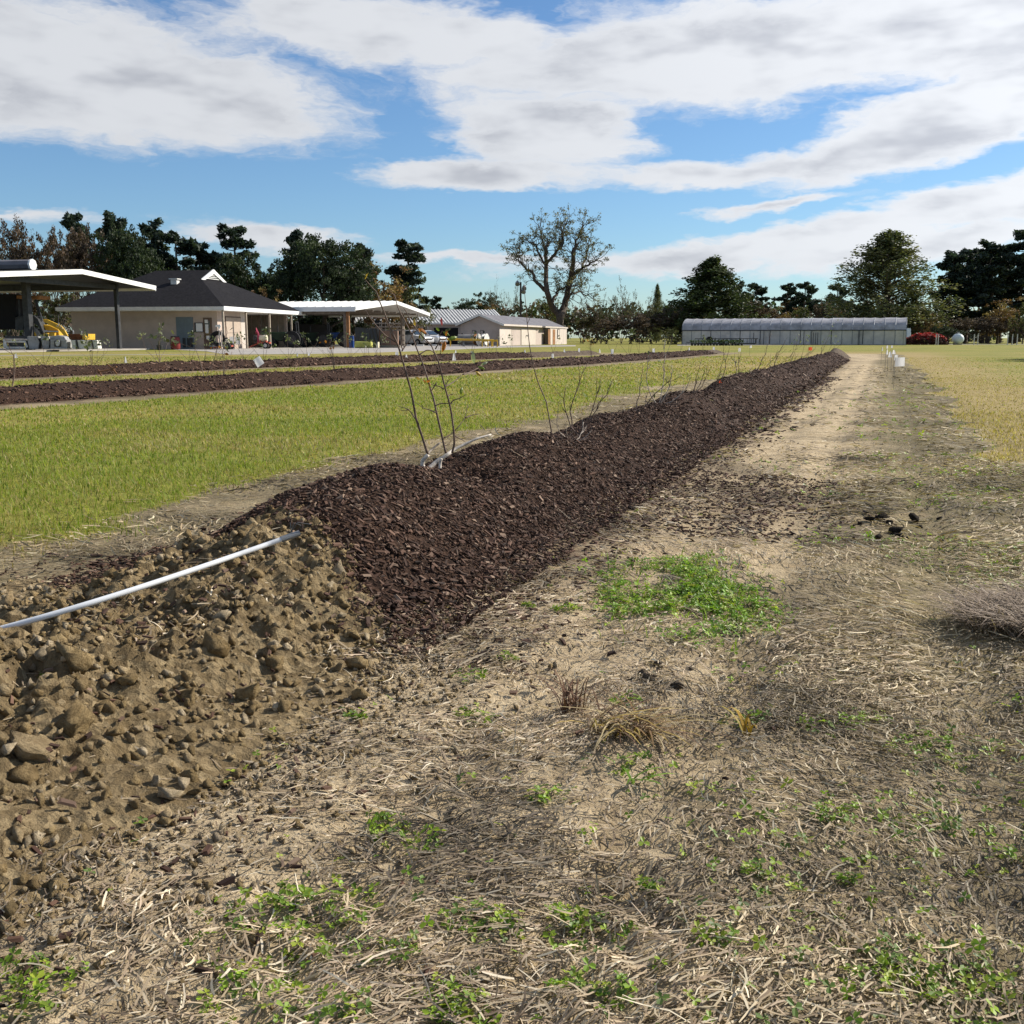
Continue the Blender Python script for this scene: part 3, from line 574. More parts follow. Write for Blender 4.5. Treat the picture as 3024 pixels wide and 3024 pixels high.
# the chips that show largest are pieces of their own
protos = []
for k in range(10):
    c = np.array(BARK[k % len(BARK)]) * 1.15; me = mesh_np('bark_chip', CH * (1 + .3 * rng.standard_normal((8, 3))) * np.array([.026 + .016 * rng.random(), .008 + .007 * rng.random(), .0045]), CF, np.repeat(c[None], 8, 0), M['chip']); protos.append(me)
u, v = row_points(1500, 2.4, 4.1, 'A', .95); k = (v > VB(u) + .02) & (u > -2.15); u, v = u[k][:290], v[k][:290]; x, y = xy(u, v); A, B, N_ = frames(x, y, HA, .22); z = HA(x, y) + .036
for i in range(len(u)):
    o = link('bark_chip', protos[i % 10], bedA); o.matrix_local = Matrix(((A[i][0], B[i][0], N_[i][0], x[i] - ax_), (A[i][1], B[i][1], N_[i][1], y[i] - ay_), (A[i][2], B[i][2], N_[i][2], z[i]), (0, 0, 0, 1)))

# clods
import bmesh
def clod_mesh(name, npt, flat, colr, boxy=.5):
    bm = bmesh.new()
    for _ in range(npt):
        p = rng.standard_normal(3); p /= np.linalg.norm(p); q = p / np.abs(p).max(); p = p * (1 - boxy) + q * boxy * .8; p *= .5 * (.8 + .35 * rng.random()); bm.verts.new((p[0], p[1] * .8, p[2] * flat))
    r = bmesh.ops.convex_hull(bm, input=bm.verts); bmesh.ops.delete(bm, geom=[g for g in r['geom_interior'] if isinstance(g, bmesh.types.BMVert)], context='VERTS')
    bm.verts.index_update(); V = np.array([v.co[:] for v in bm.verts]); F = np.array([[w.index for w in f.verts] for f in bm.faces if len(f.verts) == 3]); bm.free()
    mid = {}; V = list(V); F2 = []                      # one subdivision with crumbly displacement
    def mp(a, b):
        k = (min(a, b), max(a, b))
        if k not in mid: p = (V[a] + V[b]) / 2; V.append(p * (1 + rng.normal(0, .13))); mid[k] = len(V) - 1
        return mid[k]
    for a, b, c in F: x, y, z = mp(a, b), mp(b, c), mp(c, a); F2 += [(a, x, z), (x, b, y), (z, y, c), (x, y, z)]
    V = np.array(V); F = np.array(F2)
    c = np.array(colr)[None] * (1 + .16 * rng.standard_normal((len(V), 1))); return mesh_np(name, V, F, np.clip(c, .01, 1), M['clod_rough'], True)
def clod_material():
    m = bpy.data.materials.new('clod_rough'); m.use_nodes = True; N = NT(m.node_tree); b = N.n['Principled BSDF']; tc = N.add('ShaderNodeNewGeometry').outputs['Position']
    a = N.add('ShaderNodeVertexColor', layer_name='col'); n = N.noise(tc, 70, 8, .75); n0 = N.noise(tc, 14, 4, .6)
    N.put(b.inputs['Base Color'], N.mix(1, a.outputs[0], N.mix(N.ramp(N.m('ADD', N.m('MULTIPLY', n, .6), N.m('MULTIPLY', n0, .4)), .3, .7), (.62, .58, .52, 1), (1.28, 1.27, 1.24, 1)), 'MULTIPLY')); b.inputs['Roughness'].default_value = .95; b.inputs['Specular IOR Level'].default_value = .08
    bn = N.add('ShaderNodeBump'); bn.inputs['Distance'].default_value = .02; N.l.new(N.m('ADD', n, N.noise(tc, 40, 6, .7)), bn.inputs['Height']); N.l.new(bn.outputs[0], b.inputs['Normal']); M['clod_rough'] = m
clod_material()
SOILC = [(.38, .285, .155), (.33, .245, .13), (.44, .34, .205), (.28, .205, .108), (.50, .41, .28)]
CM = [clod_mesh('soil_clod', int(rng.integers(11, 16)), .45 + .4 * rng.random(), SOILC[k % 5], .3 + .5 * rng.random()) for k in range(16)]
def soil_h(x, y): u, v = uv(x, y); return soil_z(u, v, x, y)
def place_clod(parent, me, x, y, size, sink=.25, zf=soil_h, name='soil_clod', L=None):
    L = L if L is not None else root_loc(parent); z = float(zf(np.array([x]), np.array([y]))[0]); o = link(name, me, parent); e = rng.random(3) * 6.28
    o.rotation_euler = (rng.normal(0, .5), rng.normal(0, .5), e[2]); o.scale = (size,) * 3; o.location = (x - L.x, y - L.y, z + size * (.28 - sink) - L.z); return o
# course of the irrigation pipe over the heap
P = []
for px, py in ((-330, 1935), (-150, 1893), (0, 1856), (120, 1826), (250, 1788), (400, 1740), (560, 1684), (700, 1638), (790, 1608), (850, 1587)):
    p = hit(px, py, .034); P.append(p)
P = np.array(P); fit = [np.polyfit(np.arange(len(P)), P[:, k], 3) for k in range(3)]; s = np.linspace(0, len(P) - 1, 60); PIPE = np.stack([np.polyval(fit[k], s) for k in range(3)], 1)
zs = soil_h(PIPE[:, 0], PIPE[:, 1]) + .007; zs = np.array([zs[max(0, i - 5):i + 6].max() for i in range(60)]); zq = np.polyval(np.polyfit(np.arange(60), zs, 2), np.arange(60)); zq = zq + .8 * max(0, float((zs - zq)[12:].max()))
QX = np.interp(np.linspace(0, 9, 60), np.arange(10), [-330, -150, 0, 120, 250, 400, 560, 700, 790, 850]); QY = np.polyval(np.polyfit([-330, -150, 0, 120, 250, 400, 560, 700, 790, 850], [1935, 1893, 1856, 1826, 1788, 1740, 1684, 1638, 1608, 1587], 3), QX)
PIPE = np.array([(*G(a_, b_, c_), c_) for a_, b_, c_ in zip(QX, QY, zq)])
def clear_of_pipe(x, y, r): return np.min(np.hypot(PIPE[:, 0] - x, PIPE[:, 1] - y)) > r
# clods picked out in the photograph: pixel, size
for px, py, sz, k in ((1000, 1722, .075, 4), (830, 1660, .05, 2), (700, 1750, .055, 4), (600, 1640, .05, 2), (350, 1690, .05, 4), (140, 1770, .07, 4), (20, 1800, .06, 2), (190, 1735, .035, 9), (1130, 1855, .06, 0), (1100, 1965, .06, 2), (960, 1780, .045, 1), (860, 1940, .05, 7),
                      (640, 1960, .09, 1), (740, 2090, .075, 0), (480, 1960, .08, 5), (380, 2060, .06, 6), (220, 2020, .085, 0), (100, 2240, .10, 2), (210, 2190, .09, 1), (330, 1820, .04, 4), (760, 1720, .06, 3), (930, 1880, .055, 8), (1050, 1900, .05, 10), (1000, 1990, .05, 12),
                      (560, 2100, .07, 11), (300, 2130, .06, 13), (60, 2110, .07, 15), (650, 1850, .06, 14), (520, 1850, .05, 6), (160, 1900, .07, 5), (460, 2335, .035, 4), (500, 2375, .05, 9), (560, 2330, .04, 1), (575, 2365, .035, 3), (240, 2530, .03, 4)):
    p = hit(px, py)
    if clear_of_pipe(p[0], p[1], sz * .6): place_clod(soil, CM[k], p[0], p[1], sz * 1.1, .16)
nc = 0
while nc < 255:
    v = -.3 + 3.1 * rng.random(); u = -1.84 + rng.normal(0, .46); 
    if v > VB(u) - .05 or not -3.0 < u < -1.1: continue
    x, y = xy(u, v); sz = .025 + .05 * rng.random() ** 2.0
    if not clear_of_pipe(x, y, sz * .6 + .012): continue
    place_clod(soil, CM[int(rng.integers(16))], x, y, sz, .15); nc += 1
LOW = []
for k in range(8):
    bm = bmesh.new()
    for _ in range(9): p = rng.standard_normal(3); p /= np.linalg.norm(p); p *= .5 * (.7 + .5 * rng.random()); bm.verts.new((p[0], p[1] * .8, p[2] * .65))
    r_ = bmesh.ops.convex_hull(bm, input=bm.verts); bmesh.ops.delete(bm, geom=[g for g in r_['geom_interior'] if isinstance(g, bmesh.types.BMVert)], context='VERTS'); bm.verts.index_update()
    LOW.append((np.array([q.co[:] for q in bm.verts]), np.array([[w.index for w in f.verts] for f in bm.faces if len(f.verts) == 3]))); bm.free()
def rocks(x, y, z, L, col):
    out = []
    for k, (v0, f0) in enumerate(LOW):
        i = np.arange(k, len(x), len(LOW)); m = len(i); q = rng.standard_normal((m, 4)); q /= np.linalg.norm(q, axis=1)[:, None]; w_, a_, b_, c_ = q.T
        Rm = np.stack([1 - 2 * (b_ * b_ + c_ * c_), 2 * (a_ * b_ - c_ * w_), 2 * (a_ * c_ + b_ * w_), 2 * (a_ * b_ + c_ * w_), 1 - 2 * (a_ * a_ + c_ * c_), 2 * (b_ * c_ - a_ * w_), 2 * (a_ * c_ - b_ * w_), 2 * (b_ * c_ + a_ * w_), 1 - 2 * (a_ * a_ + b_ * b_)], -1).reshape(m, 3, 3)
        V = np.einsum('nij,kj->nki', Rm, v0) * L[i][:, None, None] + np.stack([x[i], y[i], z[i]], -1)[:, None]; F = f0[None] + (np.arange(m) * len(v0))[:, None, None]; out.append((V.reshape(-1, 3), F.reshape(-1, 3), np.repeat(col[i], len(v0), 0)))
    return merge(out)
n = 12500; v = -.1 + 3.3 * rng.random(n); u = -1.88 + .55 * rng.standard_normal(n); k = (v < VB(u) + .05 * rng.standard_normal(n) + .03) & (u > -3.2) & (u < -1.0); u, v = u[k], v[k]; x, y = xy(u, v); n = len(u); L = .006 + .034 * rng.random(n) ** 2.4
V_, F_, C_ = rocks(x, y, soil_h(x, y) + .12 * L, L, pick(SOILC, n, .15)); tag(link('crumbs', mesh_np('crumbs', V_ - np.array([bx_, by_, 0]), F_, C_, M['clod_rough'], True), soil), kind='stuff')
# crumbs strewn on the track in front of the heap
n = 6500; u = -1.32 + np.abs(rng.normal(0, .26, n)); v = .75 + 1.75 * rng.random(n); x, y = xy(u, v); L = .004 + .022 * rng.random(n) ** 4
V_, F_, C_ = rocks(x, y, HA(x, y) + .15 * L, L, pick(SOILC + [(.44, .36, .25), (.40, .33, .24)], n, .15))
tag(link('soil_crumbs', mesh_np('soil_crumbs', V_, F_, C_, M['clod_rough'], True)), 'dried soil crumbs strewn in front of the clod heap', 'soil crumbs', kind='stuff')
# dark lumps on the track
c = G(2640, 1545); t = thing('soil_lumps', 'dark wet soil lumps on the straw of the dirt track', 'soil lumps', (c[0], c[1], 0))
DM = [clod_mesh('soil_clod', 13, .6, (.035, .028, .022), .3) for _ in range(4)]
for px, py, sz in ((2570, 1538, .06), (2600, 1535, .075), (2625, 1545, .05), (2700, 1530, .07), (2715, 1545, .05), (2645, 1570, .085), (2655, 1580, .05), (2590, 1590, .05), (2540, 1545, .04), (2680, 1580, .03)):
    q = G(px, py); place_clod(t, DM[int(rng.integers(4))], q[0], q[1], sz, .1, HA)
c = G(1960, 2020); t = thing('soil_lumps', 'crumbly grey soil lumps below the green weed patch', 'soil lumps', (c[0], c[1], 0)); DM2 = [clod_mesh('soil_clod', 12, .6, (.13, .105, .08), .3) for _ in range(3)]
for k in range(16):
    q = G(1960 + rng.normal(0, 45), 2000 + rng.normal(0, 28)); place_clod(t, DM2[k % 3], q[0], q[1], .018 + .03 * rng.random(), .15, HA)

# dried tufts
def tuft(name, label, px, py, rad, n, hgt, pal, dirv, spreadz=1.0, wid=.002, matk='straw'):
    c = G(px, py); k = n; a = rng.random(k) * 6.28; q = rad * np.sqrt(rng.random(k)); x = c[0] + q * np.cos(a) * 1.3; y = c[1] + q * np.sin(a); h = hgt * (.5 + .8 * rng.random(k))
    ya = np.where(rng.random(k) < .6, dirv + rng.normal(0, .7, k), rng.random(k) * 6.28); s = np.linspace(0, 1, 5); le = .5 + 1.3 * rng.random(k)
    X = x[:, None] + np.cos(ya)[:, None] * (s ** 1.3) * (le * h)[:, None]; Y = y[:, None] + np.sin(ya)[:, None] * (s ** 1.3) * (le * h)[:, None]; Z = HA(x, y)[:, None] + spreadz * h[:, None] * (s - .62 * s ** 2.4) + .004
    V, F, C = strips(np.stack([X, Y, Z], -1), np.stack([-np.sin(ya), np.cos(ya), ya * 0], -1), wid * np.array([1, 1, .9, .7, .15]), pick(pal, k, .2)); V[:, :2] -= c
    return tag(link(name, mesh_np(name, V, F, C, M[matk]), None, (c[0], c[1], 0)), label, 'grass tuft')
tuft('dried_grass_tuft', 'uprooted brown grass tuft with yellow blades in the middle foreground', 1840, 2170, .06, 130, .10, [(.20, .12, .05), (.34, .24, .06), (.14, .08, .045), (.38, .30, .16)], -.5, .8, .0022)
tuft('dried_grass_tuft', 'small upright rusty brown grass stub beside the uprooted tuft', 1690, 2110, .025, 45, .07, [(.12, .06, .035), (.17, .09, .05)], 1.6, 1.8, .0016)
tuft('dry_grass_clump', 'thick greyish brown dead grass clump at the right edge', 3150, 1860, .22, 2600, .12, [(.32, .245, .175), (.25, .185, .13), (.40, .32, .24), (.18, .13, .09)], R(130), 1.1, .0019)
tuft('grass_sprout', 'pair of upright orange grass blades on the track at right', 2210, 2170, .012, 7, .055, [(.40, .24, .03), (.34, .26, .05)], 1.6, 2.2, .003)
tuft('grass_sprout', 'small green grass sprout below the uprooted brown tuft', 1880, 2310, .012, 10, .055, [(.12, .22, .02), (.16, .25, .03)], 0.2, .8, .003, 'leafy')

# ------------------------------------------------------------------ buildings
def line_t(px, P0, d):
    """distance along the plan line P0 + t d where it crosses the view bearing of photo column px"""
    k = PT(px, 1000, 1.0)[0]; return (k * P0[1] - P0[0]) / (d[0] - k * d[1])
def unit(v): v = np.array(v, float); return v / np.linalg.norm(v)

def hip_house():
    E0, E1 = XY(664, 77.5), XY(902, 94.0); s = unit(E1 - E0); l = np.array([-s[1], s[0]]); depth = np.linalg.norm(E1 - E0); zE = ZAT(905, 77.5)
    LW = line_t(171, E0, l); zR = ZAT(795, 85.5)
    t = thing('hip_roof_building', 'pinkish stucco building with black hip roof and white gablet', 'building', (*E0, 0))
    fr = lambda: MB(E0, l)      # a: leftwards along the front, b: (-l.y, l.x) -> check sign below
    # local axes: a = leftwards along the front eave, b' = -b = away from the camera
    B = lambda b: -b
    m = depth / 2
    rl, rr = line_t(472, E0 + s * m, l), line_t(636, E0 + s * m, l)
    gw = 2.1; zg = zR - (zR - zE) * gw / m
    def rs(mb, pts): return mb.slab([(p[0], B(p[1]), p[2]) for p in pts], .16)
    rf = fr(); rs(rf, [(0, 0, zE), (rr * .0 + rr - .0, m - gw, zg), (rr, m, zR), (rl, m, zR), (LW, 0, zE)])
    rs(rf, [(LW, depth, zE), (rl, m, zR), (rr, m, zR), (rr, m + gw, zg), (0, depth, zE)]); rs(rf, [(LW, 0, zE), (rl, m, zR), (LW, depth, zE)])
    rs(rf, [(0, depth, zE), (rr, m + gw, zg), (rr, m - gw, zg), (0, 0, zE)])
    roof = rf.build('roof', M['shingle'], t)
    sf = fr(); sf.box(.05, LW - .05, B(depth - .05), B(.05), zE - .30, zE - .22); sf.build('soffit', M['white_paint'], t)
    f1 = fr(); f1.box(-.02, LW + .02, B(.03), .03, zE - .26, zE + .0); f1.build('fascia', M['grey_and_shaded_fascia'], t)  # white front board coloured grey to paint the shade on it
    f2 = fr(); f2.box(-.06, -.0, B(depth), B(-.04), zE - .28, zE + .02); f2.build('fascia', M['white_paint'], t)
    # gablet with white barge boards and louvres
    x0 = rr - .06
    gb = fr(); gb.add([(x0 + .1, B(m - gw + .2), zg), (x0 + .1, B(m + gw - .2), zg), (x0 + .1, B(m), zR - .12)], [(0, 1, 2)]); gab = gb.build('gable_vent', M['dark_void'], roof)
    for sg in (-1, 1):
        bb = fr(); pts = [(m + sg * (gw + .25), zg - .10), (m, zR + .05), (m, zR - .30), (m + sg * (gw - .35), zg - .10)]
        bb.add([(x0 - .10, B(p[0]), p[1]) for p in pts] + [(x0 + .02, B(p[0]), p[1]) for p in pts], [(0, 1, 2, 3), (7, 6, 5, 4), (0, 4, 5, 1), (1, 5, 6, 2), (2, 6, 7, 3), (3, 7, 4, 0)]); bb.build('barge_board', M['white_paint'], roof)
    for k in range(4):
        zz = zg + .05 + k * .13; hw = (gw - .45) * (1 - (zz - zg) / (zR - zg)) 
        lv = fr(); lv.box(x0 - .02, x0 + .06, B(m + hw), B(m - hw), zz, zz + .05); lv.build('louvre', M['white_paint'], roof)
    tv = line_t(527, E0 + s * 5.2, l); zv = zE + (zR - zE) * 5.2 / m; v = fr(); v.box(tv - .25, tv + .25, B(5.4), B(4.9), zv - .1, zv + .28); v.box(tv - .35, tv + .35, B(5.5), B(4.8), zv + .28, zv + .36); v.build('roof_vent', M['grey_and_shaded_fascia'], roof)
    # walls: front wall, right-hand wall, back of the open bay
    of, oside = 1.0, 1.0; wl = line_t(215, E0 + s * of, l); we = line_t(727, E0 + l * oside, s)
    w = fr(); w.box(oside, wl, B(of + .25), B(of), 0, zE - .3); w.box(oside, oside + .25, B(we), B(of + .25), 0, zE - .3); w.box(wl - .25, wl, B(depth - 1), B(of + .25), 0, zE - .3)
    w.box(oside + .25, wl - .25, B(depth - 1), B(depth - 1.25), 0, zE - .3); w.box(oside + .25, wl - .25, B(we), B(we - .2), 0, zE - .3); w.build('wall', M['stucco'], t)
    lw = fr(); lw.box(oside - .015, oside - .002, B(we), B(we - 1.05), .02, zE - .32); lw.build('sunlit_wall_end', M['cream_wall'], t)  # paler sheet paints the sunlit end of the stucco wall
    for k in range(16):
        a = oside + .45 + k * .62
        if a < wl - .5: bd = fr(); bd.box(a, a + .5, B(depth - 1.26), B(depth - 1.32), 0, zE - .3); bd.build('board', M['post_tan'], t)
    def fdoor(px0, px1, z1, m_, name='door', z0=.03, th=.05): a0, a1 = line_t(px1, E0 + s * of, l), line_t(px0, E0 + s * of, l); q = fr(); q.box(a0, a1, B(of), B(of - th), z0, z1); return q.build(name, m_, t)
    dz = ZAT(936, 78.6); db = fdoor(523, 573, dz, M['door_blue'])
    for a, b in ((540, 549), (553, 570)): a0, a1 = line_t(b, E0 + s * of, l), line_t(a, E0 + s * of, l); q = fr(); q.box(a0, a1, B(of - .05), B(of - .065), .15, .85); q.build('door_vent', M['steel_dark'], db)
    dd = fdoor(603, 628, dz - .05, M['door_brown']); a0, a1 = line_t(622, E0 + s * of, l), line_t(607, E0 + s * of, l); q = fr(); q.box(a0, a1, B(of - .05), B(of - .06), 1.0, dz - .3); pane = q.build('pane', M['glass'], dd)
    for k, (pa, pb, za, zb) in enumerate(((608, 617, 1.95, 2.2), (609, 618, 1.2, 1.85), (611, 623, .75, 1.02))): a0, a1 = line_t(pb, E0 + s * of, l), line_t(pa, E0 + s * of, l); q = fr(); q.box(a0, a1, B(of - .062), B(of - .07), za, zb); q.build('notice', M['paper'], dd)
    nb = fdoor(577, 602, 1.98, M['steel_dark'], 'notice_board', 1.28, .08); a0, a1 = line_t(601, E0 + s * of, l), line_t(582, E0 + s * of, l); q = fr(); q.box(a0, a1, B(of - .08), B(of - .09), 1.33, 1.93); q.build('notice', M['paper'], nb)
    fdoor(575, 603, 1.25, M['door_tan'], 'wall_panel', .03, .03)
    # door with two vents on the right-hand wall
    b0, b1 = line_t(668, E0 + l * oside, s), line_t(711, E0 + l * oside, s); q = fr(); q.box(oside - .05, oside, B(b1), B(b0), .03, dz); d2 = q.build('door', M['door_tan'], t)
    q = fr(); q.box(oside - .03, oside, B(b1 + .09), B(b1), .03, dz + .06); q.box(oside - .03, oside, B(b0), B(b0 - .09), .03, dz + .06); q.box(oside - .03, oside, B(b1 + .09), B(b0 - .09), dz, dz + .09); q.build('door_frame', M['door_brown'], d2)
    for a, b in ((676, 687), (693, 707)): c0, c1 = line_t(a, E0 + l * oside, s), line_t(b, E0 + l * oside, s); q = fr(); q.box(oside - .065, oside - .05, B(c1), B(c0), .35, .95); q.build('door_vent', M['galv'], d2)
    for px, mk in ((655, 'post_tan'), (729, 'post_tan'), (798, 'post_tan'), (862, 'post_tan')):
        b = max(.12, line_t(px, E0 + l * .12, s)); q = fr(); q.box(.06, .20, B(b + .07), B(b - .07), 0, zE - .28); q.build('porch_post', M[mk], t)
    b = 14.0; q = fr(); q.box(3.0, 3.25, B(b + .12), B(b - .12), 0, zE - .28); q.build('porch_post', M['wood_grey'], t)
    q = fr(); q.box(-.6, wl, B(depth), B(.3), .0, .035); q.build('slab', M['concrete'], t)
hip_house()

def gable_shed(name, label, PL, PR, zE, zA, length, fas, roofm, fasm, posts, thick=.14, over=0):
    """open shed: gable end from PL (near eave) to PR (far eave); the roof runs to the left"""
    s = unit(PR - PL); W = np.linalg.norm(PR - PL); l = np.array([-s[1], s[0]]); t = thing(name, label, 'open shed', (*PL, 0))
    f = lambda: MB(PL, l); B = lambda b: -b
    for sg, (y0, y1) in ((0, (0, W / 2)), (1, (W, W / 2))):
        q = f(); q.slab([(0, B(y0), zE), (0, B(y1), zA), (length, B(y1), zA), (length, B(y0), zE)], thick); q.build('roof_sheet', roofm, t)
        # ribs along the sheet
        for k in range(int(length / .8)):
            a = .4 + k * .8; q = f(); q.slab([(a, B(y0), zE + .05), (a, B(y1), zA + .05), (a + .06, B(y1), zA + .05), (a + .06, B(y0), zE + .05)], .06); q.build('roof_rib', roofm, t)
        # gable-end fascia
        for k, (zo, zh, o_) in enumerate(((0.02, .15, .05), (-.14, .13, .03))):
            q = f(); P_ = [(y0, zE + zo), (y1, zA + zo), (y1, zA + zo - zh * fas), (y0, zE + zo - zh * fas)]
            q.add([(-o_, B(p[0]), p[1]) for p in P_] + [(0.04, B(p[0]), p[1]) for p in P_], [(0, 1, 2, 3), (7, 6, 5, 4), (0, 4, 5, 1), (1, 5, 6, 2), (2, 6, 7, 3), (3, 7, 4, 0)]); q.build('fascia', fasm, t)
    for y0 in (0, W):
        q = f(); q.box(0, length, B(y0 + .04), B(y0 - .04), zE - .3 * fas, zE); q.build('fascia', fasm, t)
    for a, b, r0, mk, zt in posts: q = f(); q.box(a - r0, a + r0, B(b + r0), B(b - r0), 0, zt); q.build('post', M[mk], t)
    return t, f, B, W
# near-left equipment shed
PL, PR = XY(-14, 60.0), XY(468, 76.0)
shedA, fA, BA, WA = gable_shed('equipment_shed', 'white edged open equipment shed at the left over the backhoe', PL, PR, ZAT(845, 76), ZAT(796, 68), 16, 1.1, M['steel_dark'], M['white_paint'], [])
sA = unit(PR - PL); lA = np.array([-sA[1], sA[0]])
def post_at(px, D): p = XY(px, D) - PL; return float(p @ lA), float(p @ sA)
zEa = ZAT(845, 76)
for px, D, r_ in ((351, 74, .12), (355, 74.6, .06), (88, 67.5, .20)):
    a, b = post_at(px, D); q = fA(); q.box(a - r_, a + r_, BA(b + r_), BA(b - r_), 0, zEa + .1 if r_ < .15 else zEa + .3); q.build('post', M['steel_dark'] if r_ > .1 else M['steel_grey'], shedA)
a, b = post_at(351, 74); q = fA(); q.box(a - .15, a + 14, BA(b + .12), BA(b - .12), zEa - .35, zEa + .05); q.build('beam', M['steel_dark'], shedA)
q = fA(); q.box(a - .1, a + .12, BA(b), BA(b - 12), zEa - .30, zEa + .0); q.build('beam', M['steel_dark'], shedA)
q = fA(); q.box(.6, 16, BA(WA - .3), BA(-3), 0, .10); q.build('slab', M['concrete'], shedA)
zA_ = ZAT(796, 68); cen = PL + sA * WA / 2
q = MB(cen, lA); q.tube([(3.75, 0, zA_ + .36), (12, 0, zA_ + .36)], .34, 8); rv = q.build('ridge_ventilator', M['roof_slate'], shedA)
q = MB(cen, lA); q.tube([(3.6, 0, zA_ + .36), (3.74, 0, zA_ + .36)], .37, 8); q.build('end_cap', M['white_paint'], rv)

# second open shed behind the hip roof
PL2, PR2 = XY(1051, 92.0), XY(1270, 116.0)
shedB, fB, BB, WB = gable_shed('carport', 'white roofed carport on rusty wooden posts between the two buildings', PL2, PR2, ZAT(906, 92), ZAT(888, 103), 12.0, 1.3, M['roof_white'], M['white_paint'], [])
sB = unit(PR2 - PL2); lB = np.array([-sB[1], sB[0]]); zEb = ZAT(906, 92)
def postB(px, D): p = XY(px, D) - PL2; return float(p @ lB), float(p @ sB)
for px, D, r_, mk in ((1020, 92.6, .12, 'wood_grey'), (1029, 92.4, .13, 'wood_orange'), (1187, 112, .14, 'wood_grey'), (1192, 112.4, .10, 'post_tan')):
    a, b = postB(px, D); q = fB(); q.box(a - r_, a + r_, BB(b + r_), BB(b - r_), 0, zEb - .2); q.build('post', M[mk], shedB)
a, b = postB(1025, 92.6); q = fB(); q.box(a - .1, a + 10, BB(b + .12), BB(b - .12), zEb - .62, zEb - .3); q.build('beam', M['wood_grey'], shedB)
for k in range(9):
    bb = 1 + k * 2.4; q = fB(); q.box(.3, 11.8, BB(bb + .05), BB(bb - .05), zEb - .3, zEb - .12); q.build('purlin', M['wood_grey'], shedB)
q = fB(); q.box(11.6, 11.9, BB(WB), BB(2), 0, 2.3); q.build('dark_backing', M['dark_void'], shedB)  # near-black sheet paints the shade at the back of the carport

# long metal-roofed building
def metal_building():
    P0, P1 = XY(1043, 128), XY(1496, 134); d = unit(P1 - P0); L = np.linalg.norm(P1 - P0); zE = ZAT(954, 131); zR = ZAT(914, 137); hw = 6.0
    t = thing('metal_roof_building', 'long grey building with ribbed white metal roof behind the cars', 'building', (*P0, 0)); f = lambda: MB(P0, d)
    q = f(); q.box(.3, L - .3, .5, 2 * hw - .5, 0, zE - .02); q.build('wall', M['tan_wall'], t)
    q = f(); q.slab([(0, 0, zE), (L, 0, zE), (L, hw, zR), (0, hw, zR)], .08); q.slab([(L, 2 * hw, zE), (0, 2 * hw, zE), (0, hw, zR), (L, hw, zR)], .08); roof = q.build('roof', M['tin_roof'], t)
    n = int(L / .42)
    for k in range(n):
        a = .1 + k * L / n; q = f(); q.slab([(a, -.02, zE + .07), (a + .13, -.02, zE + .07), (a + .13, hw, zR + .07), (a, hw, zR + .07)], .10); q.build('roof_rib', M['roof_white'], roof)
    q = f(); q.add([(L - .28, .5, zE), (L - .28, 2 * hw - .5, zE), (L - .28, hw, zR - .15)], [(0, 1, 2)]); gb = q.build('gable', M['cream_wall'], t)
    for k in range(7): yy = 1.6 + k * 1.4; hh = (zR - zE) * (1 - abs(yy - hw) / hw) - .2; q = f(); q.box(L - .27, L - .22, yy, yy + .15, zE + .02, zE + max(.1, hh)); q.build('louvre', M['steel_grey'], gb)
    for sg in (0, 1):
        y0 = 0 if sg == 0 else 2 * hw; q = f(); pts = [(y0, zE + .1), (hw, zR + .12), (hw, zR - .30), (y0, zE - .28)]
        q.add([(L - .02, p[0], p[1]) for p in pts] + [(L + .12, p[0], p[1]) for p in pts], [(0, 1, 2, 3), (7, 6, 5, 4), (0, 4, 5, 1), (1, 5, 6, 2), (2, 6, 7, 3), (3, 7, 4, 0)]); q.build('barge_board', M['white_paint'], roof)
    q = f(); q.box(0, L, -.12, -.01, zE - .16, zE - .02); q.build('gutter', M['grey_and_shaded_fascia'], roof)
    a0, a1 = line_t(1283, P0, d), line_t(1356, P0, d); q = f(); q.box(a0, a1, .44, .52, .02, ZAT(968, 131)); dr = q.build('door', M['dark_void'], t)  # near-black panel paints the shade inside the open doorway
    q = f(); q.box(a0 - .12, a0, .40, .5, .02, ZAT(966, 131)); q.box(a1, a1 + .12, .40, .5, .02, ZAT(966, 131)); q.build('door_frame', M['tan_wall'], dr)
    for px in (1266, 1085):
        a = line_t(px, P0, d); q = f(); q.tube([(a, .40, zE - .1), (a, .43, .05)], .07, 8); q.build('downpipe', M['grey_and_shaded_fascia'], t)
metal_building()

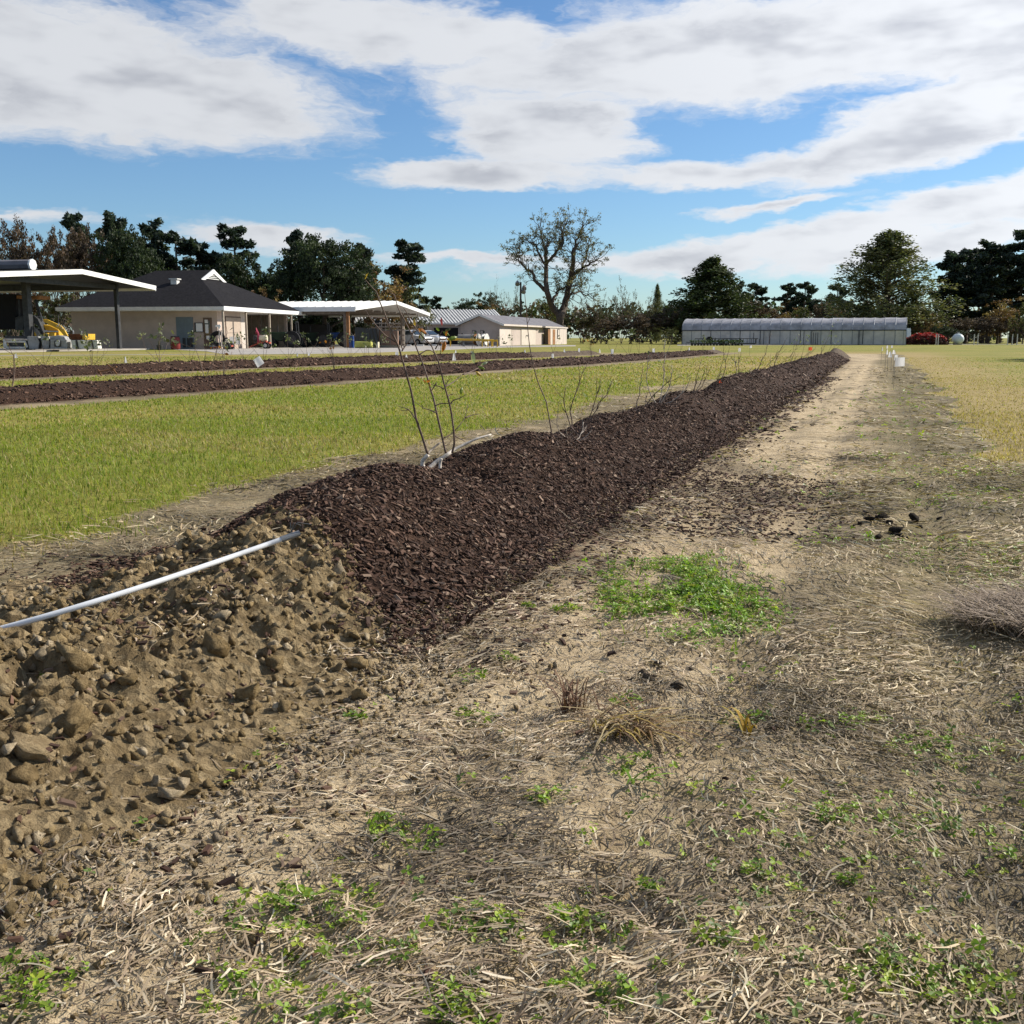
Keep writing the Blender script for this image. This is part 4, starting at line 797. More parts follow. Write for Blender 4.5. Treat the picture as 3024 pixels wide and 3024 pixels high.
def tan_building():
    E0 = XY(1487, 113.5); E1 = XY(1670, 146); s = unit(E1 - E0); l = np.array([-s[1], s[0]]); depth = np.linalg.norm(E1 - E0); zE = ZAT(957, 113.5); W = line_t(1345, E0, l); zA = ZAT(927, 114.5)
    t = thing('tan_building', 'tan gabled building with slate roof and pale roller doors beside the fuel tank', 'building', (*E0, 0)); f = lambda: MB(E0, l); B = lambda b: -b; m = W / 2
    o = .45; o2 = .5
    q = f(); q.slab([(0, 0, zE), (m, 0, zA), (m, B(depth), zA), (0, B(depth), zE)], .12); q.slab([(W, B(depth), zE), (m, B(depth), zA), (m, 0, zA), (W, 0, zE)], .12); rf = q.build('roof', M['roof_slate'], t)
    q = f(); P_ = [(0, zE + .03), (m, zA + .03), (W, zE + .03), (W, zE - .22), (m, zA - .22), (0, zE - .22)]; q.add([(p[0], .03, p[1]) for p in P_] + [(p[0], B(.05), p[1]) for p in P_], [(0, 1, 4, 5), (1, 2, 3, 4), (11, 10, 7, 6), (10, 9, 8, 7), (0, 6, 7, 1), (1, 7, 8, 2), (5, 4, 10, 11), (4, 3, 9, 10)]); q.build('barge_board', M['grey_and_shaded_fascia'], rf)
    be = line_t(1600, E0, s)
    q = f(); q.box(-.05, .0, B(be), .0, zE - .18, zE + .01); q.build('fascia', M['cream_wall'], rf)
    q = f(); q.box(-.35, .0, B(depth), B(be + .6), zE - .2, zE - .02); q.build('fascia', M['cream_wall'], rf)
    q = f(); Pw = [(o, 0), (o, zE - .05), (m, zA - .2), (W - o, zE - .05), (W - o, 0)]; q.add([(p[0], B(o2), p[1]) for p in Pw] + [(p[0], B(depth - .3), p[1]) for p in Pw], [(0, 1, 2, 3, 4), (9, 8, 7, 6, 5), (0, 5, 6, 1), (3, 8, 9, 4), (4, 9, 5, 0)]); q.build('wall', M['tan_wall'], t)
    Pw0 = E0 + l * o
    def side(px0, px1, z0, z1, mk, name, th=.06, parent=None, off=0): b0, b1 = line_t(px0, Pw0, s), line_t(px1, Pw0, s); q = f(); q.box(o - th - off, o - off, B(b1), B(b0), z0, z1); return q.build(name, M[mk], parent or t)
    side(1474, 1509, .02, 1.85, 'cream_wall', 'roller_door'); rec = side(1511, 1536, .02, zE - .1, 'tan_wall', 'doorway', .03); side(1538, 1580, .02, 1.9, 'cream_wall', 'roller_door', .08)
    b0 = line_t(1609, Pw0, s); q = f(); q.box(-.25, o - .01, B(depth - .35), B(b0), .0, zE - .25); q.build('annex', M['cream_wall'], t)
    Pw1 = E0 - l * .25
    def ann(px0, px1, z0, z1, mk, name, off=.04): b0, b1 = line_t(px0, Pw1, s), line_t(px1, Pw1, s); q = f(); q.box(-.25 - off, -.25, B(b1), B(b0), z0, z1); return q.build(name, M[mk], t)
    for a, b in ((1618, 1625), (1632, 1639)): ann(a, b, .03, 1.95, 'wood_orange', 'door')
    ann(1645, 1652, .75, 2.0, 'steel_dark', 'window'); ann(1646.3, 1650.7, .82, 1.93, 'cream_wall', 'pane', .06)
    # fixture on the second roller door
    b = line_t(1551, Pw0, s); q = f(); q.tube([(o - .1, B(b), 1.1), (o - .3, B(b), 1.15)], .05, 6); q.tube([(o - .3, B(b), 1.0), (o - .3, B(b + .5), 1.3)], .04, 6); q.build('tap', M['steel_dark'], t)
tan_building()

def greenhouse():
    P0, P1 = XY(2014, 133.0), XY(2675, 124.0); d = unit(P1 - P0); L = np.linalg.norm(P1 - P0); W = 7.6; zs, zt = 1.82, 3.30; n = 22
    t = thing('greenhouse', 'long grey quonset greenhouse with clouded plastic panels', 'greenhouse', (*P0, 0)); f = lambda: MB(P0, d)
    def arc(k, K=10): a = math.pi * k / K; return (W / 2 - W / 2 * math.cos(a), zs + (zt - zs) * math.sin(a) ** .8)
    for i in range(n):
        a0, a1 = L * i / n + .03, L * (i + 1) / n - .03; q = f(); V = []; K = 10; sag = .02 * rng.standard_normal()
        for aa, dz in ((a0, 0), ((a0 + a1) / 2, -.035 + sag), (a1, 0)):
            for k in range(K + 1): y, z = arc(k); V.append((aa, y, z + dz * math.sin(math.pi * k / K)))
        q.add(V, [(r * (K + 1) + k, (r + 1) * (K + 1) + k, (r + 1) * (K + 1) + k + 1, r * (K + 1) + k + 1) for r in range(2) for k in range(K)]); q.build('roof_panel', M['poly_roof'], t, True)
        q = f(); q.box(a0, a1, -.01, .03, .12, zs - .08); q.build('wall_panel', M['poly_wall'], t)
    for i in range(n + 1):
        a = L * i / n; q = f(); q.tube([(a, *arc(k)) for k in range(11)], .035, 5, False); q.build('rib', M['galv'] if i % 2 else M['steel_grey'], t)
        q = f(); q.box(a - .04, a + .04, -.05, -.015, 0, zs); q.build('post', M['steel_grey'] if i % 3 else M['steel_dark'], t)
    for e, aa in enumerate((0.0, L)):
        q = f(); pts = [arc(k) for k in range(11)]; q.add([(aa, p[0], p[1]) for p in pts] + [(aa, W, 0), (aa, 0, 0)], [tuple(range(13))]); q.build('end_wall', M['poly_wall'], t)
    q = f(); q.box(0, L, -.09, -.02, zs - .10, zs); q.build('gutter_rail', M['steel_dark'], t)
    q = f(); q.box(0, L, -.06, 0.04, 0, .11); q.build('sill', M['concrete'], t)
    a = line_t(2655, P0, d); q = f(); q.box(a - .45, a + .45, -.05, -.02, .05, 1.75); q.build('door', M['poly_wall'], t); q = f(); q.box(a - .5, a - .44, -.07, -.02, .05, 1.8); q.box(a + .44, a + .5, -.07, -.02, .05, 1.8); q.build('door_frame', M['steel_grey'], t)
    for px, h in ((2114, .9), (2226, 1.5), (2246, 1.75), (2256, 1.7), (2374, 1.8), (2397, 1.75), (2402, 1.5), (2409, 1.5), (2415, 1.5), (2535, 1.8), (2538, 1.8)):
        a = line_t(px, P0, d); q = f(); q.tube([(a, -.22, 0), (a, -.22, h)], .035, 5); q.build('standpipe', M['steel_dark'], t)
    return P0, d
GP, GD = greenhouse()

# ------------------------------------------------------------------ yard equipment
def px_prism(name, pts, D, th, m, parent, bevel=0):
    """outline given in photo pixels, stood up at distance D with real thickness"""
    q = MB(); q.prism([(PT(x, y, D)[0], PT(x, y, D)[2]) for x, y in pts], D, D + th); return q.build(name, m, parent, bevel=bevel)
def px_tube(name, pts, D, r, m, parent, n=7): q = MB(); q.tube([PT(x, y, D) if not isinstance(D, (list, tuple)) else PT(x, y, D[i]) for i, (x, y) in enumerate(pts)], r, n); return q.build(name, m, parent)
def px_box(name, x0, x1, y0, y1, D, th, m, parent, bevel=.0): return px_prism(name, [(x0, y1), (x1, y1), (x1, y0), (x0, y0)], D, th, m, parent, bevel)
def base(px, D): p = XY(px, D); return (p[0], p[1], .0)
def wheel(parent, c, r, w, axis, rimm, tyrem, name='wheel', lugs=0):
    c = Vector(c); a = Vector(axis).normalized(); q = MB(); q.tube([c - a * w / 2, c - a * w * .42, c + a * w * .42, c + a * w / 2], [r * .9, r, r, r * .9], 22); wh = q.build(name, tyrem, parent)
    q = MB(); q.tube([c - a * w * .54, c + a * w * .54], r * .56, 18); q.build('rim', rimm, wh)
    if lugs:
        up = Vector((0, 0, 1)); sd = a.cross(up).normalized(); q = MB()
        for k in range(lugs):
            an = 2 * math.pi * k / lugs; rd = up * math.cos(an) + sd * math.sin(an); tg = -up * math.sin(an) + sd * math.cos(an); p = c + rd * r * 1.02
            V = [p + a * sa * w * .5 + tg * st * r * .055 + rd * sr * r * .06 for sa in (-1, 1) for st in (-1, 1) for sr in (-1, 1)]
            q.add([tuple(v) for v in V], [(0, 1, 3, 2), (4, 6, 7, 5), (0, 4, 5, 1), (2, 3, 7, 6), (0, 2, 6, 4), (1, 5, 7, 3)])
        q.build('tread', tyrem, wh)
    return wh

# backhoe under the shed: about 3.3 m to the cab roof
D = 68.0; bh = thing('backhoe_loader', 'yellow backhoe loader with dark cab parked under the left shed', 'backhoe', (*base(90, D)[:2], .1))
px_box('cab_roof', 48, 117, 872, 882, D, 1.6, M['wood_orange'], bh, .03); px_box('cab', -40, 46, 868, 972, D + .1, 1.3, M['dark_void'], bh, .05)
for x0, y0, x1, y1 in ((56, 884, 58, 935), (70, 884, 74, 930), (104, 884, 118, 945), (107, 884, 125, 948), (88, 884, 90, 925)): px_tube('cab_pillar', [(x0, y0), (x1, y1)], D + .1, .05, M['steel_dark'], bh)
px_prism('cab_body', [(44, 975), (70, 975), (72, 935), (60, 930), (44, 938)], D + .1, 1.2, M['steel_dark'], bh, .03); px_box('seat', 60, 68, 930, 958, D + .5, .5, M['steel_dark'], bh, .05)
px_prism('fender', [(74, 990), (74, 948), (82, 932), (98, 930), (112, 942), (120, 960), (130, 985), (124, 985), (112, 963), (100, 954), (88, 957), (80, 972), (80, 990)], D - .25, .75, M['steel_dark'], bh, .02)
wheel(bh, PT(99, 992, D - .05), .56, .5, (0, 1, 0), M['yellow'], M['tyre_sunlit'], 'rear_wheel', 18)  # tyre colour paled to paint sunlight on the lugs
px_prism('hood', [(126, 990), (176, 992), (172, 972), (150, 962), (126, 958)], D + .15, 1.0, M['yellow'], bh, .04)
arm = px_prism('loader_arm', [(127, 942), (140, 944), (180, 962), (190, 974), (206, 1004), (200, 1007), (186, 988), (172, 972), (128, 950)], D - .3, .16, M['yellow'], bh, .01)
px_prism('loader_arm', [(127, 942), (140, 944), (180, 962), (190, 974), (206, 1004), (200, 1007), (186, 988), (172, 972), (128, 950)], D + 1.0, .16, M['yellow'], bh, .01)
px_tube('hydraulic_ram', [(130, 978), (172, 979)], D - .3, .05, M['galv'], bh); px_box('step', 148, 160, 983, 992, D - .35, .3, M['yellow'], bh, .01); px_box('frame', 128, 140, 984, 994, D - .3, 1.2, M['yellow'], bh, .01)
px_prism('bucket', [(203, 986), (246, 986), (240, 1004), (214, 1006)], D - .5, 1.6, M['rust'], bh, .02); px_box('bucket_edge', 243, 252, 986, 1004, D - .5, 1.6, M['yellow'], bh, .01)
px_tube('exhaust_stack', [(172, 962), (172, 930)], D + .6, .04, M['steel_dark'], bh)
for x in (212, 236): px_tube('hook', [(x, 988), (x + 5, 985), (x + 5, 980), (x + 2, 976)], D - .3, .035, M['galv'], bh)
q = MB(); 
lt = bpy.data.curves.new('arm_number', 'FONT'); lt.body = '310SG'; lt.size = .34; lt.extrude = .004; lo_ = bpy.data.objects.new('arm_number', lt); COL.objects.link(lo_); bpy.context.view_layer.update()
dg = bpy.context.evaluated_depsgraph_get(); tm = bpy.data.meshes.new_from_object(lo_.evaluated_get(dg)); bpy.data.objects.remove(lo_); tm.materials.append(M['paper'])
to = link('arm_number', tm, arm); pp = Vector(PT(166, 962, D - .32)) - LOC[bh.name]; to.location = pp; to.rotation_euler = (R(90), R(28), 0)
# attachments on the slab in front
D = 65.6
t = thing('bumper_frame', 'white tubular bumper frame lying at the far left shed edge', 'metal frame', (*base(50, D)[:2], .1))
for p in ([(12, 1002), (82, 1002)], [(14, 1009), (74, 1009), (80, 1026)], [(18, 1027), (74, 1027)], [(14, 1009), (20, 1027)], [(12, 1002), (14, 1028)]): px_tube('bar', p, D, .07, M['chipped_white'] if p[0][1] > 1005 else M['galv'], t, 6)
px_box('plate', 24, 70, 1012, 1024, D + .25, .06, M['steel_dark'], t); px_box('rail', 14, 84, 992, 999, D + .3, .3, M['steel_dark'], t, .02)
t = thing('box_blade', 'grey curved digging bucket with flaking paint beside the white frame', 'bucket', (*base(112, D)[:2], .1))
for k, (a, b) in enumerate(((79, 117), (119, 147))):
    px_prism('shell', [(a + 7, 1031), (b - 3, 1031), (b + 1, 1010), (b - 4, 993), (a, 993), (a + 3, 1010)], D + .0, .7, M['grey_paint'], t, .03)
for x in (112, 143): px_prism('rib', [(x, 1000), (x + 8, 1006), (x + 5, 1031), (x + 1, 1031), (x + 4, 1010), (x - 2, 994)], D - .08, .12, M['dark_void'], t)
px_prism('hood', [(148, 1002), (196, 1006), (190, 994), (172, 990), (146, 993)], D + .2, .6, M['grey_paint'], t, .03)
t = thing('grey_attachment', 'grey steel tool box with round headlight shape right of the curved bucket', 'metal box', (*base(172, D)[:2], .1))
px_box('box', 148, 197, 1003, 1030, D - .1, .8, M['grey_paint'], t, .03); px_box('recess', 160, 180, 1006, 1024, D - .13, .05, M['steel_dark'], t, .01); px_prism('round_guard', [(163, 1012), (165, 1006), (170, 1004), (175, 1006), (177, 1012), (175, 1020), (170, 1023), (165, 1020)], D - .2, .1, M['galv'], t, .01); px_box('foot', 146, 198, 1027, 1030.5, D - .2, .9, M['steel_grey'], t)
t = thing('loader_bucket', 'white chipped paint loader bucket lying right of the backhoe', 'bucket', (*base(250, D)[:2], .1))
for a, b in ((209, 224), (228, 274), (272, 288)): px_prism('panel', [(a, 1005), (b - 2, 1005), (b + 2, 1030), (a + 5, 1030)], D, .6, M['chipped_white'], t, .015)
for a in (223, 268): px_prism('rib', [(a, 1004), (a + 4, 1004), (a + 9, 1031), (a + 4, 1031)], D - .06, .5, M['steel_dark'], t)
px_prism('mount', [(238, 1014), (258, 1014), (260, 1004), (250, 1006), (238, 1004)], D - .06, .05, M['chipped_white'], t, .01); px_box('top_edge', 209, 286, 1003, 1006, D + .05, .5, M['steel_dark'], t)

# things around the hip-roofed house
D = 77.2
p = base(517, D); t = thing('barrel', 'dull red plastic barrel by the blue door', 'barrel', p); X, Y = p[0], p[1]
q = MB(); zt = ZAT(995, D); q.tube([(X, Y, .0), (X, Y, .12), (X, Y, zt * .5), (X, Y, zt - .1), (X, Y, zt)], [.28, .34, .36, .34, .30], 20); q.build('body', M['red_plastic'], t, True); q = MB(); q.tube([(X, Y, zt), (X, Y, zt + .06)], .31, 20); q.build('lid', M['steel_dark'], t)
p = base(470, 74); t = thing('potted_shrub', 'small shrub in a black pot on the lawn before the stucco wall', 'shrub', p); q = MB(); q.tube([(p[0], p[1], 0), (p[0], p[1], .35)], [.16, .22], 14); q.build('pot', M['steel_dark'], t)
SH_pot = (p, t)
p = base(640, 76.6); t = thing('hose_reel', 'black hose reel on a dark metal frame at the corner porch post', 'hose reel', p)
c = PT(645, 1000, 76.6)
for k in range(4): q = MB(); q.tube([(c[0] + .52 * (1 - .12 * k) * math.cos(a), c[1] - .15 + k * .1, c[2] + .52 * (1 - .12 * k) * math.sin(a)) for a in np.linspace(0, 2 * math.pi, 22)], .045, 6, False); q.build('hose_coil', M['tyre'], t)
for x in (622, 628, 660): px_tube('frame_leg', [(x, 1031), (x - 2, 985)], 76.8, .05, M['steel_dark'], t)
px_tube('frame_rail', [(618, 1022), (665, 1022)], 76.7, .05, M['steel_grey'], t); px_tube('frame_rail', [(618, 990), (662, 988)], 76.9, .05, M['rust'], t)
for x in (648, 654): px_tube('stake', [(x, 1032), (x, 975)], 76.3, .05, M['cream_wall'], t)
px_prism('nozzle', [(636, 960), (650, 958), (652, 963), (648, 972), (644, 965), (636, 966)], 76.6, .06, M['paper'], t); px_tube('riser', [(646, 1000), (645, 962)], 76.7, .03, M['galv'], t)
def sprayer(label, x0, x1, yt, yb, D, hose):
    p = base((x0 + x1) / 2, D); t = thing('spray_trailer', label, 'tank trailer', p, 'spray tank trailers'); a = PT(x0, (yt + yb) / 2, D); b = PT(x1, (yt + yb) / 2, D); r = (ZAT(yt, D) - ZAT(yb, D)) / 2; zc = ZAT((yt + yb) / 2, D)
    q = MB(); q.tube([(a[0], D, zc), (a[0] + .08, D, zc), (b[0] - .08, D, zc), (b[0], D, zc)], [r * .8, r, r, r * .8], 20); tk = q.build('tank', M['cream_plastic'], t, False); q = MB(); q.tube([((a[0] + b[0]) / 2, D, zc + r - .02), ((a[0] + b[0]) / 2, D, zc + r + .08)], .14, 12); q.build('lid', M['steel_dark'], tk)
    q = MB(); q.box(a[0] - .1, b[0] + .2, D - .3, D + .3, zc - r - .12, zc - r - .01); q.build('chassis', M['red_metal'], t)
    for sx in (.25, .85): q = MB(); q.box(a[0] + (b[0] - a[0]) * sx - .05, a[0] + (b[0] - a[0]) * sx + .05, D - .28, D + .28, zc - r - .02, zc - r * .55); q.build('saddle', M['red_metal'], t)
    for dy in (-.45, .45): wheel(t, ((a[0] + b[0]) / 2 + .25, D + dy, .26), .26, .16, (0, 1, 0) if hose else (.75, .66, 0), M['galv'], M['tyre'])
    q = MB(); q.tube([(a[0], D, zc - r - .08), (a[0] - .8, D - .1, .12), (a[0] - .8, D - .1, .03)], .05, 6); q.build('drawbar', M['red_metal'], t)
    if hose:
        q = MB(); q.tube([PT(763, 1010, D - .2), PT(762, 985, D - .2), PT(757, 972, D - .2), PT(756, 985, D - .2)], [.07, .09, .12, .04], 8); q.build('hose', M['cloth_pink'], t); q = MB(); q.tube([PT(750, 1001, D), PT(759, 1001, D)], .28, 14); q.build('pump', M['steel_dark'], t)
sprayer('cream tank sprayer standing by the vented tan door', 659, 678, 1000, 1019, 78.2, False)
sprayer('cream tank sprayer with pink hose parked in the open bay', 765, 790, 989, 1010, 83.0, True)
# dark machinery deep in the bay and the carport
def tractor(label, px, D, k, group='machines in shade'):
    p = base(px, D); t = thing('tractor', label, 'tractor', p, group); x, y = p[0], p[1]
    for sx, sy, r in ((.9, -.6, .72), (.9, .6, .72), (-.9, -.5, .42), (-.9, .5, .42)): wheel(t, (x + sx, y + sy, r), r, .36, (0, 1, 0), M['steel_dark'], M['tyre'])
    q = MB(); q.box(x - 1.3, x + .4, y - .35, y + .35, .6, 1.35); q.build('hood', M[k], t, bevel=.08); q = MB(); q.box(x + .4, x + 1.3, y - .5, y + .5, .7, 1.15); q.build('seat_deck', M['steel_dark'], t, bevel=.06)
    q = MB(); q.tube([(x + 1.3, y - .45, 1.1), (x + 1.25, y - .45, 2.2), (x + 1.25, y + .45, 2.2), (x + 1.3, y + .45, 1.1)], .05, 6); q.build('roll_bar', M['steel_dark'], t); q = MB(); q.tube([(x - .4, y, 1.3), (x - .4, y, 1.9)], .05, 6); q.build('exhaust', M['steel_dark'], t)
tractor('dark green tractor in the shade of the open house bay', 835, 90, 'tractor_green'); tractor('dark tractor in the shade under the carport, left of the blue one', 930, 97, 'tractor_green'); tractor('blue hooded tractor under the carport next to the rusty post', 992, 98, 'blue_plastic')
def drum(px, yt, D, label, m, r=.30):
    p = base(px, D); t = thing('barrel', label, 'barrel', p); z = ZAT(yt, D); q = MB(); q.tube([(p[0], D, 0), (p[0], D, z * .33), (p[0], D, z * .35), (p[0], D, z * .65), (p[0], D, z * .67), (p[0], D, z)], [r, r, r * 1.04, r * 1.04, r, r], 20); q.build('body', m, t); q = MB(); q.tube([(p[0], D, z), (p[0], D, z + .05)], r * .9, 20); q.build('lid', M['steel_grey'], t)
drum(1038, 992, 91.0, 'blue plastic barrel right of the rusty wooden post', M['blue_plastic'], .22)
D = 87.5; t = thing('concrete_block', 'olive yellow painted block in front of the black tarpaulin', 'block', base(1070, D)); px_prism('block', [(1046, 1027), (1097, 1027), (1096, 1009), (1047, 1008)], D, 1.0, M['yellow_block'], t, .06)
t = thing('concrete_block', 'pale yellow narrow block beside the tarpaulin folds', 'block', base(1114, D)); px_prism('block', [(1110, 1028), (1117, 1028), (1117, 1010), (1115, 1010), (1111, 1020)], D - .1, .8, M['cream_plastic'], t, .02)
# tarpaulin: draped box with folds
D = 89.2; t = thing('tarp_covered_pallet', 'black tarpaulin hanging over a tall load beside the cabinet', 'tarp', base(1080, D)); x0, x1 = PT(1049, 1000, D)[0], PT(1090, 1000, D)[0]; x2 = PT(1116, 1000, D)[0]; z1 = ZAT(967, D)
q = MB(); V = []; nu_, nv_ = 30, 12
for j in range(nv_ + 1):
    for i in range(nu_ + 1):
        u = i / nu_; fold = .07 * math.sin(u * 38 + j * .5) * (.3 + u) * (1 - j / nv_ * .3); x = x0 + (x2 - x0) * u; y = D + (.0 if x < x1 else .15) + fold; V.append((x, y, z1 * (j / nv_) * (1 - .06 * u) + .03 * math.sin(u * 9) * (j / nv_)))
q.add(V, [(j * (nu_ + 1) + i, j * (nu_ + 1) + i + 1, (j + 1) * (nu_ + 1) + i + 1, (j + 1) * (nu_ + 1) + i) for j in range(nv_) for i in range(nu_)]); q.build('tarpaulin', M['tarp'], t, True)
q = MB(); q.box(x0 + .05, x2 - .05, D + .3, D + 1.6, 0, z1 - .15); q.build('load', M['dark_void'], t)
D = 90.4; t = thing('cabinet', 'brown plywood cabinet with pale battens under the carport edge', 'cabinet', base(1147, D)); x0, x1 = PT(1115, 1000, D)[0], PT(1174, 1000, D)[0]; z1 = ZAT(977, D)
q = MB(); q.box(x0, x1, D, D + .9, .22, z1); q.build('carcass', M['plywood'], t, bevel=.02)
for xx in (x0 + .3, x0 + 1.1, x1 - .02): q = MB(); q.box(xx - .04, xx + .04, D - .05, D - .003, .2, z1 + .05); q.build('batten', M['wood_grey'], t)
for zz in (.16, z1 + .05, z1 + .32, z1 + .62): q = MB(); q.tube([(x0 - .2, D + .1, zz), (x1 + .25, D + .1, zz)], .055, 6); q.build('rail', M['wood_grey'] if zz > 1 else M['cream_plastic'], t)
q = MB(); q.box(x0 - .3, x1 + .2, D - .2, D + 1.0, .01, .14); q.build('pallet', M['wood_grey'], t)
for xx in (x0 + .2, x0 + .7, x0 + 1.35): q = MB(); q.tube([(xx, D + .05, z1), (xx, D + .05, z1 + .75)], .04, 6); q.build('upright', M['wood_grey'], t)
q = MB(); q.box(x0 - .25, x0 + .3, D + .2, D + .8, z1 + .3, z1 + .9); q.build('crate', M['dark_void'], t)
D = 92; t = thing('shelf_rack', 'grey wooden shelf rack right of the brown cabinet', 'rack', base(1184, D))
for x in (1176, 1193): px_tube('leg', [(x, 1025), (x, 972)], D, .05, M['wood_grey'], t)
for y in (972, 988, 1003, 1016): px_box('shelf', 1175, 1195, y, y + 3.5, D - .05, .5, M['wood_grey'], t)

# cars: side profile with wheel arches, glass house, lamps
def car(label, px_nose, D, heading, body, kind):
    n = XY(px_nose, D); t = thing('parked_car', label, 'car', (n[0], n[1], 0), 'parked silver cars'); ax = (math.cos(heading), math.sin(heading)); f = lambda: MB(n, ax)
    w = .93
    prof = [(0, .38), (-.02, .62), (-.1, .86), (-.35, 1.0), (-1.25, 1.12), (-1.35, 1.14), (-4.75, 1.1), (-4.85, .9), (-4.85, .45), (-4.6, .33), (-4.25, .33)]
    def arch(c): return [(c + .42 * math.cos(a), .33 + .42 * math.sin(a)) for a in np.linspace(math.pi, 0, 7)]
    low = [(-4.85, .45), (-4.7, .34)] + arch(-3.85) + [(-3.35, .30), (-1.45, .30)] + arch(-.98) + [(-.5, .32), (-.06, .34)]
    up = [(0, .5), (-.02, .68), (-.12, .90), (-.45, 1.03), (-1.3, 1.13)] + ([(-4.78, 1.12)] if kind == 'suv' else [(-3.0, 1.13), (-4.8, 1.08)])
    q = f(); q.prism(low + up, -w, w); bd = q.build('body', body, t, bevel=.03)
    roof = [(-1.25, 1.13), (-2.05, 1.68), (-2.5, 1.76), (-4.3, 1.74), (-4.72, 1.13)] if kind == 'suv' else [(-1.25, 1.13), (-1.95, 1.64), (-2.3, 1.72), (-3.3, 1.72), (-3.45, 1.13)]
    q = f(); n_ = len(roof); ins = [w - .03 if z < 1.2 else w - .20 for _, z in roof]; q.add([(p[0], -i, p[1]) for p, i in zip(roof, ins)] + [(p[0], i, p[1]) for p, i in zip(roof, ins)], [tuple(range(n_)), tuple(range(2 * n_ - 1, n_ - 1, -1))] + [(i, i + n_, (i + 1) % n_ + n_, (i + 1) % n_) for i in range(n_)]); q.build('cabin', body, t, bevel=.04)
    # windscreen, side glass
    q = f(); a, b = roof[0], roof[1]; q.add([(a[0] - .08, -w + .14, a[1] + .08), (a[0] - .08, w - .14, a[1] + .08), (b[0] + .05, w - .28, b[1] - .02), (b[0] + .05, -w + .28, b[1] - .02)], [(0, 1, 2, 3)])
    for v_ in range(len(q.v)): q.v[v_] = (q.v[v_][0] + ax[0] * .03, q.v[v_][1] + ax[1] * .03, q.v[v_][2] + .03)
    q.build('windscreen', M['glass'], t)
    for sg in (-1, 1):
        for x0, x1, x2, x3 in (((-1.62, -2.12, -2.75, -2.75), (-2.85, -2.85, -3.7, -3.7), (-3.8, -3.8, -4.25, -4.5)) if kind == 'suv' else ((-1.55, -2.02, -2.6, -2.6), (-2.7, -2.7, -3.25, -3.35))):
            q = f(); q.add([(x0, sg * (w - .02), 1.19), (x3, sg * (w - .02), 1.19), (x2, sg * (w - .165), 1.64), (x1, sg * (w - .165), 1.64)], [(0, 1, 2, 3)]); q.build('side_window', M['glass'], t)
        q = f(); q.box(-.2, .0, sg * .82 - .12, sg * .82 + .12, .72, .90); q.build('headlight', M['lamp_clear'], t, bevel=.02); q = f(); q.box(-1.6, -1.4, sg * (w + .08) - .08, sg * (w + .08) + .08, 1.1, 1.28); q.build('mirror', body, t, bevel=.03)
        for c in (-.98, -3.85): p = f().w((c, sg * (w - .1), .36)); wheel(t, p, .36, .24, (-ax[1], ax[0], 0), M['galv'], M['tyre'])
    q = f(); q.box(-.05, .03, -.55, .55, .66, .84); q.build('grille', M['steel_dark'], t); q = f(); q.box(-.10, .06, -.85, .85, .40, .58); q.build('bumper', body, t, bevel=.03)
car('silver parked car half hidden by the sapling, nearer the cabinet', 1268, 118, R(-32), M['car_white'], 'suv'); car('silver pickup parked next to the fuel tank rails', 1309, 120, R(-32), M['car_silver'], 'pickup')
# fuel tank, reels, rails
D = 106.5; t = thing('fuel_tank', 'grey horizontal fuel tank behind the yellow rails', 'tank', base(1395, D)); xa, xb = PT(1352, 1000, D)[0], PT(1440, 1000, D)[0]; r = (ZAT(988, D) - .15) / 2; zc = .18 + r
q = MB(); q.tube([(xa, D, zc), (xa + .06, D, zc), (xb - .06, D, zc), (xb, D, zc)], [r * .93, r, r, r * .93], 28); q.build('tank', M['tank_grey'], t)
for s_ in (.2, .8): q = MB(); q.box(xa + (xb - xa) * s_ - .1, xa + (xb - xa) * s_ + .1, D - .5, D + .5, 0, .4); q.build('saddle', M['steel_grey'], t)
for s_ in (.15, .75): q = MB(); q.tube([(xa + (xb - xa) * s_, D, zc + r - .02), (xa + (xb - xa) * s_, D, zc + r + .12)], .09, 10); q.build('cap', M['steel_dark'], t)
for px, mk, lab in ((1409, 'wood_orange', 'orange and white round hose reel in front of the fuel tank'), (1433, 'white_paint', 'white round hose reel at the right end of the fuel tank')):
    Dn = 104.6; tt = thing('hose_reel', lab, 'hose reel', base(px, Dn), 'fuel hose reels'); zc2 = (ZAT(985, Dn) + ZAT(1020, Dn)) / 2; rr = (ZAT(985, Dn) - ZAT(1020, Dn)) / 2; x = PT(px, 1000, Dn)[0]; ax_r = Vector((.90, -.42, 0))
    for off, mm in ((-.16, mk), (.16, 'chipped_white')):
        c_ = Vector((x, Dn, zc2)) + ax_r * off; q = MB(); q.tube([c_ - ax_r * .02, c_ + ax_r * .02], rr, 24); q.build('disc', M[mm], tt)
    q = MB(); q.tube([Vector((x, Dn, zc2)) - ax_r * .15, Vector((x, Dn, zc2)) + ax_r * .15], rr * .6, 16); q.build('drum', M['tyre'], tt); q = MB(); q.tube([(x, Dn, zc2 - rr * .8), (x, Dn + .02, .0)], .05, 6); q.build('stand', M['steel_dark'], tt)
    q = MB(); q.tube([PT(px - 3, 986, Dn), PT(px - 5, 976, Dn), PT(px - 14, 975, Dn), PT(px - 14, 982, Dn)], .04, 6); q.build('pump_pipe', M['steel_dark'], tt); q = MB(); q.tube([PT(px - 4, 984, Dn), PT(px - 4, 977, Dn)], .13, 10); q.build('pump', M['steel_dark'], tt)
D = 102.8; t = thing('barrier_rail', 'long yellow pipe barrier in front of the fuel tank', 'barrier', base(1380, D))
px_tube('rail', [(1320, 1002), (1458, 1005)], D, .10, M['yellow'], t, 8)
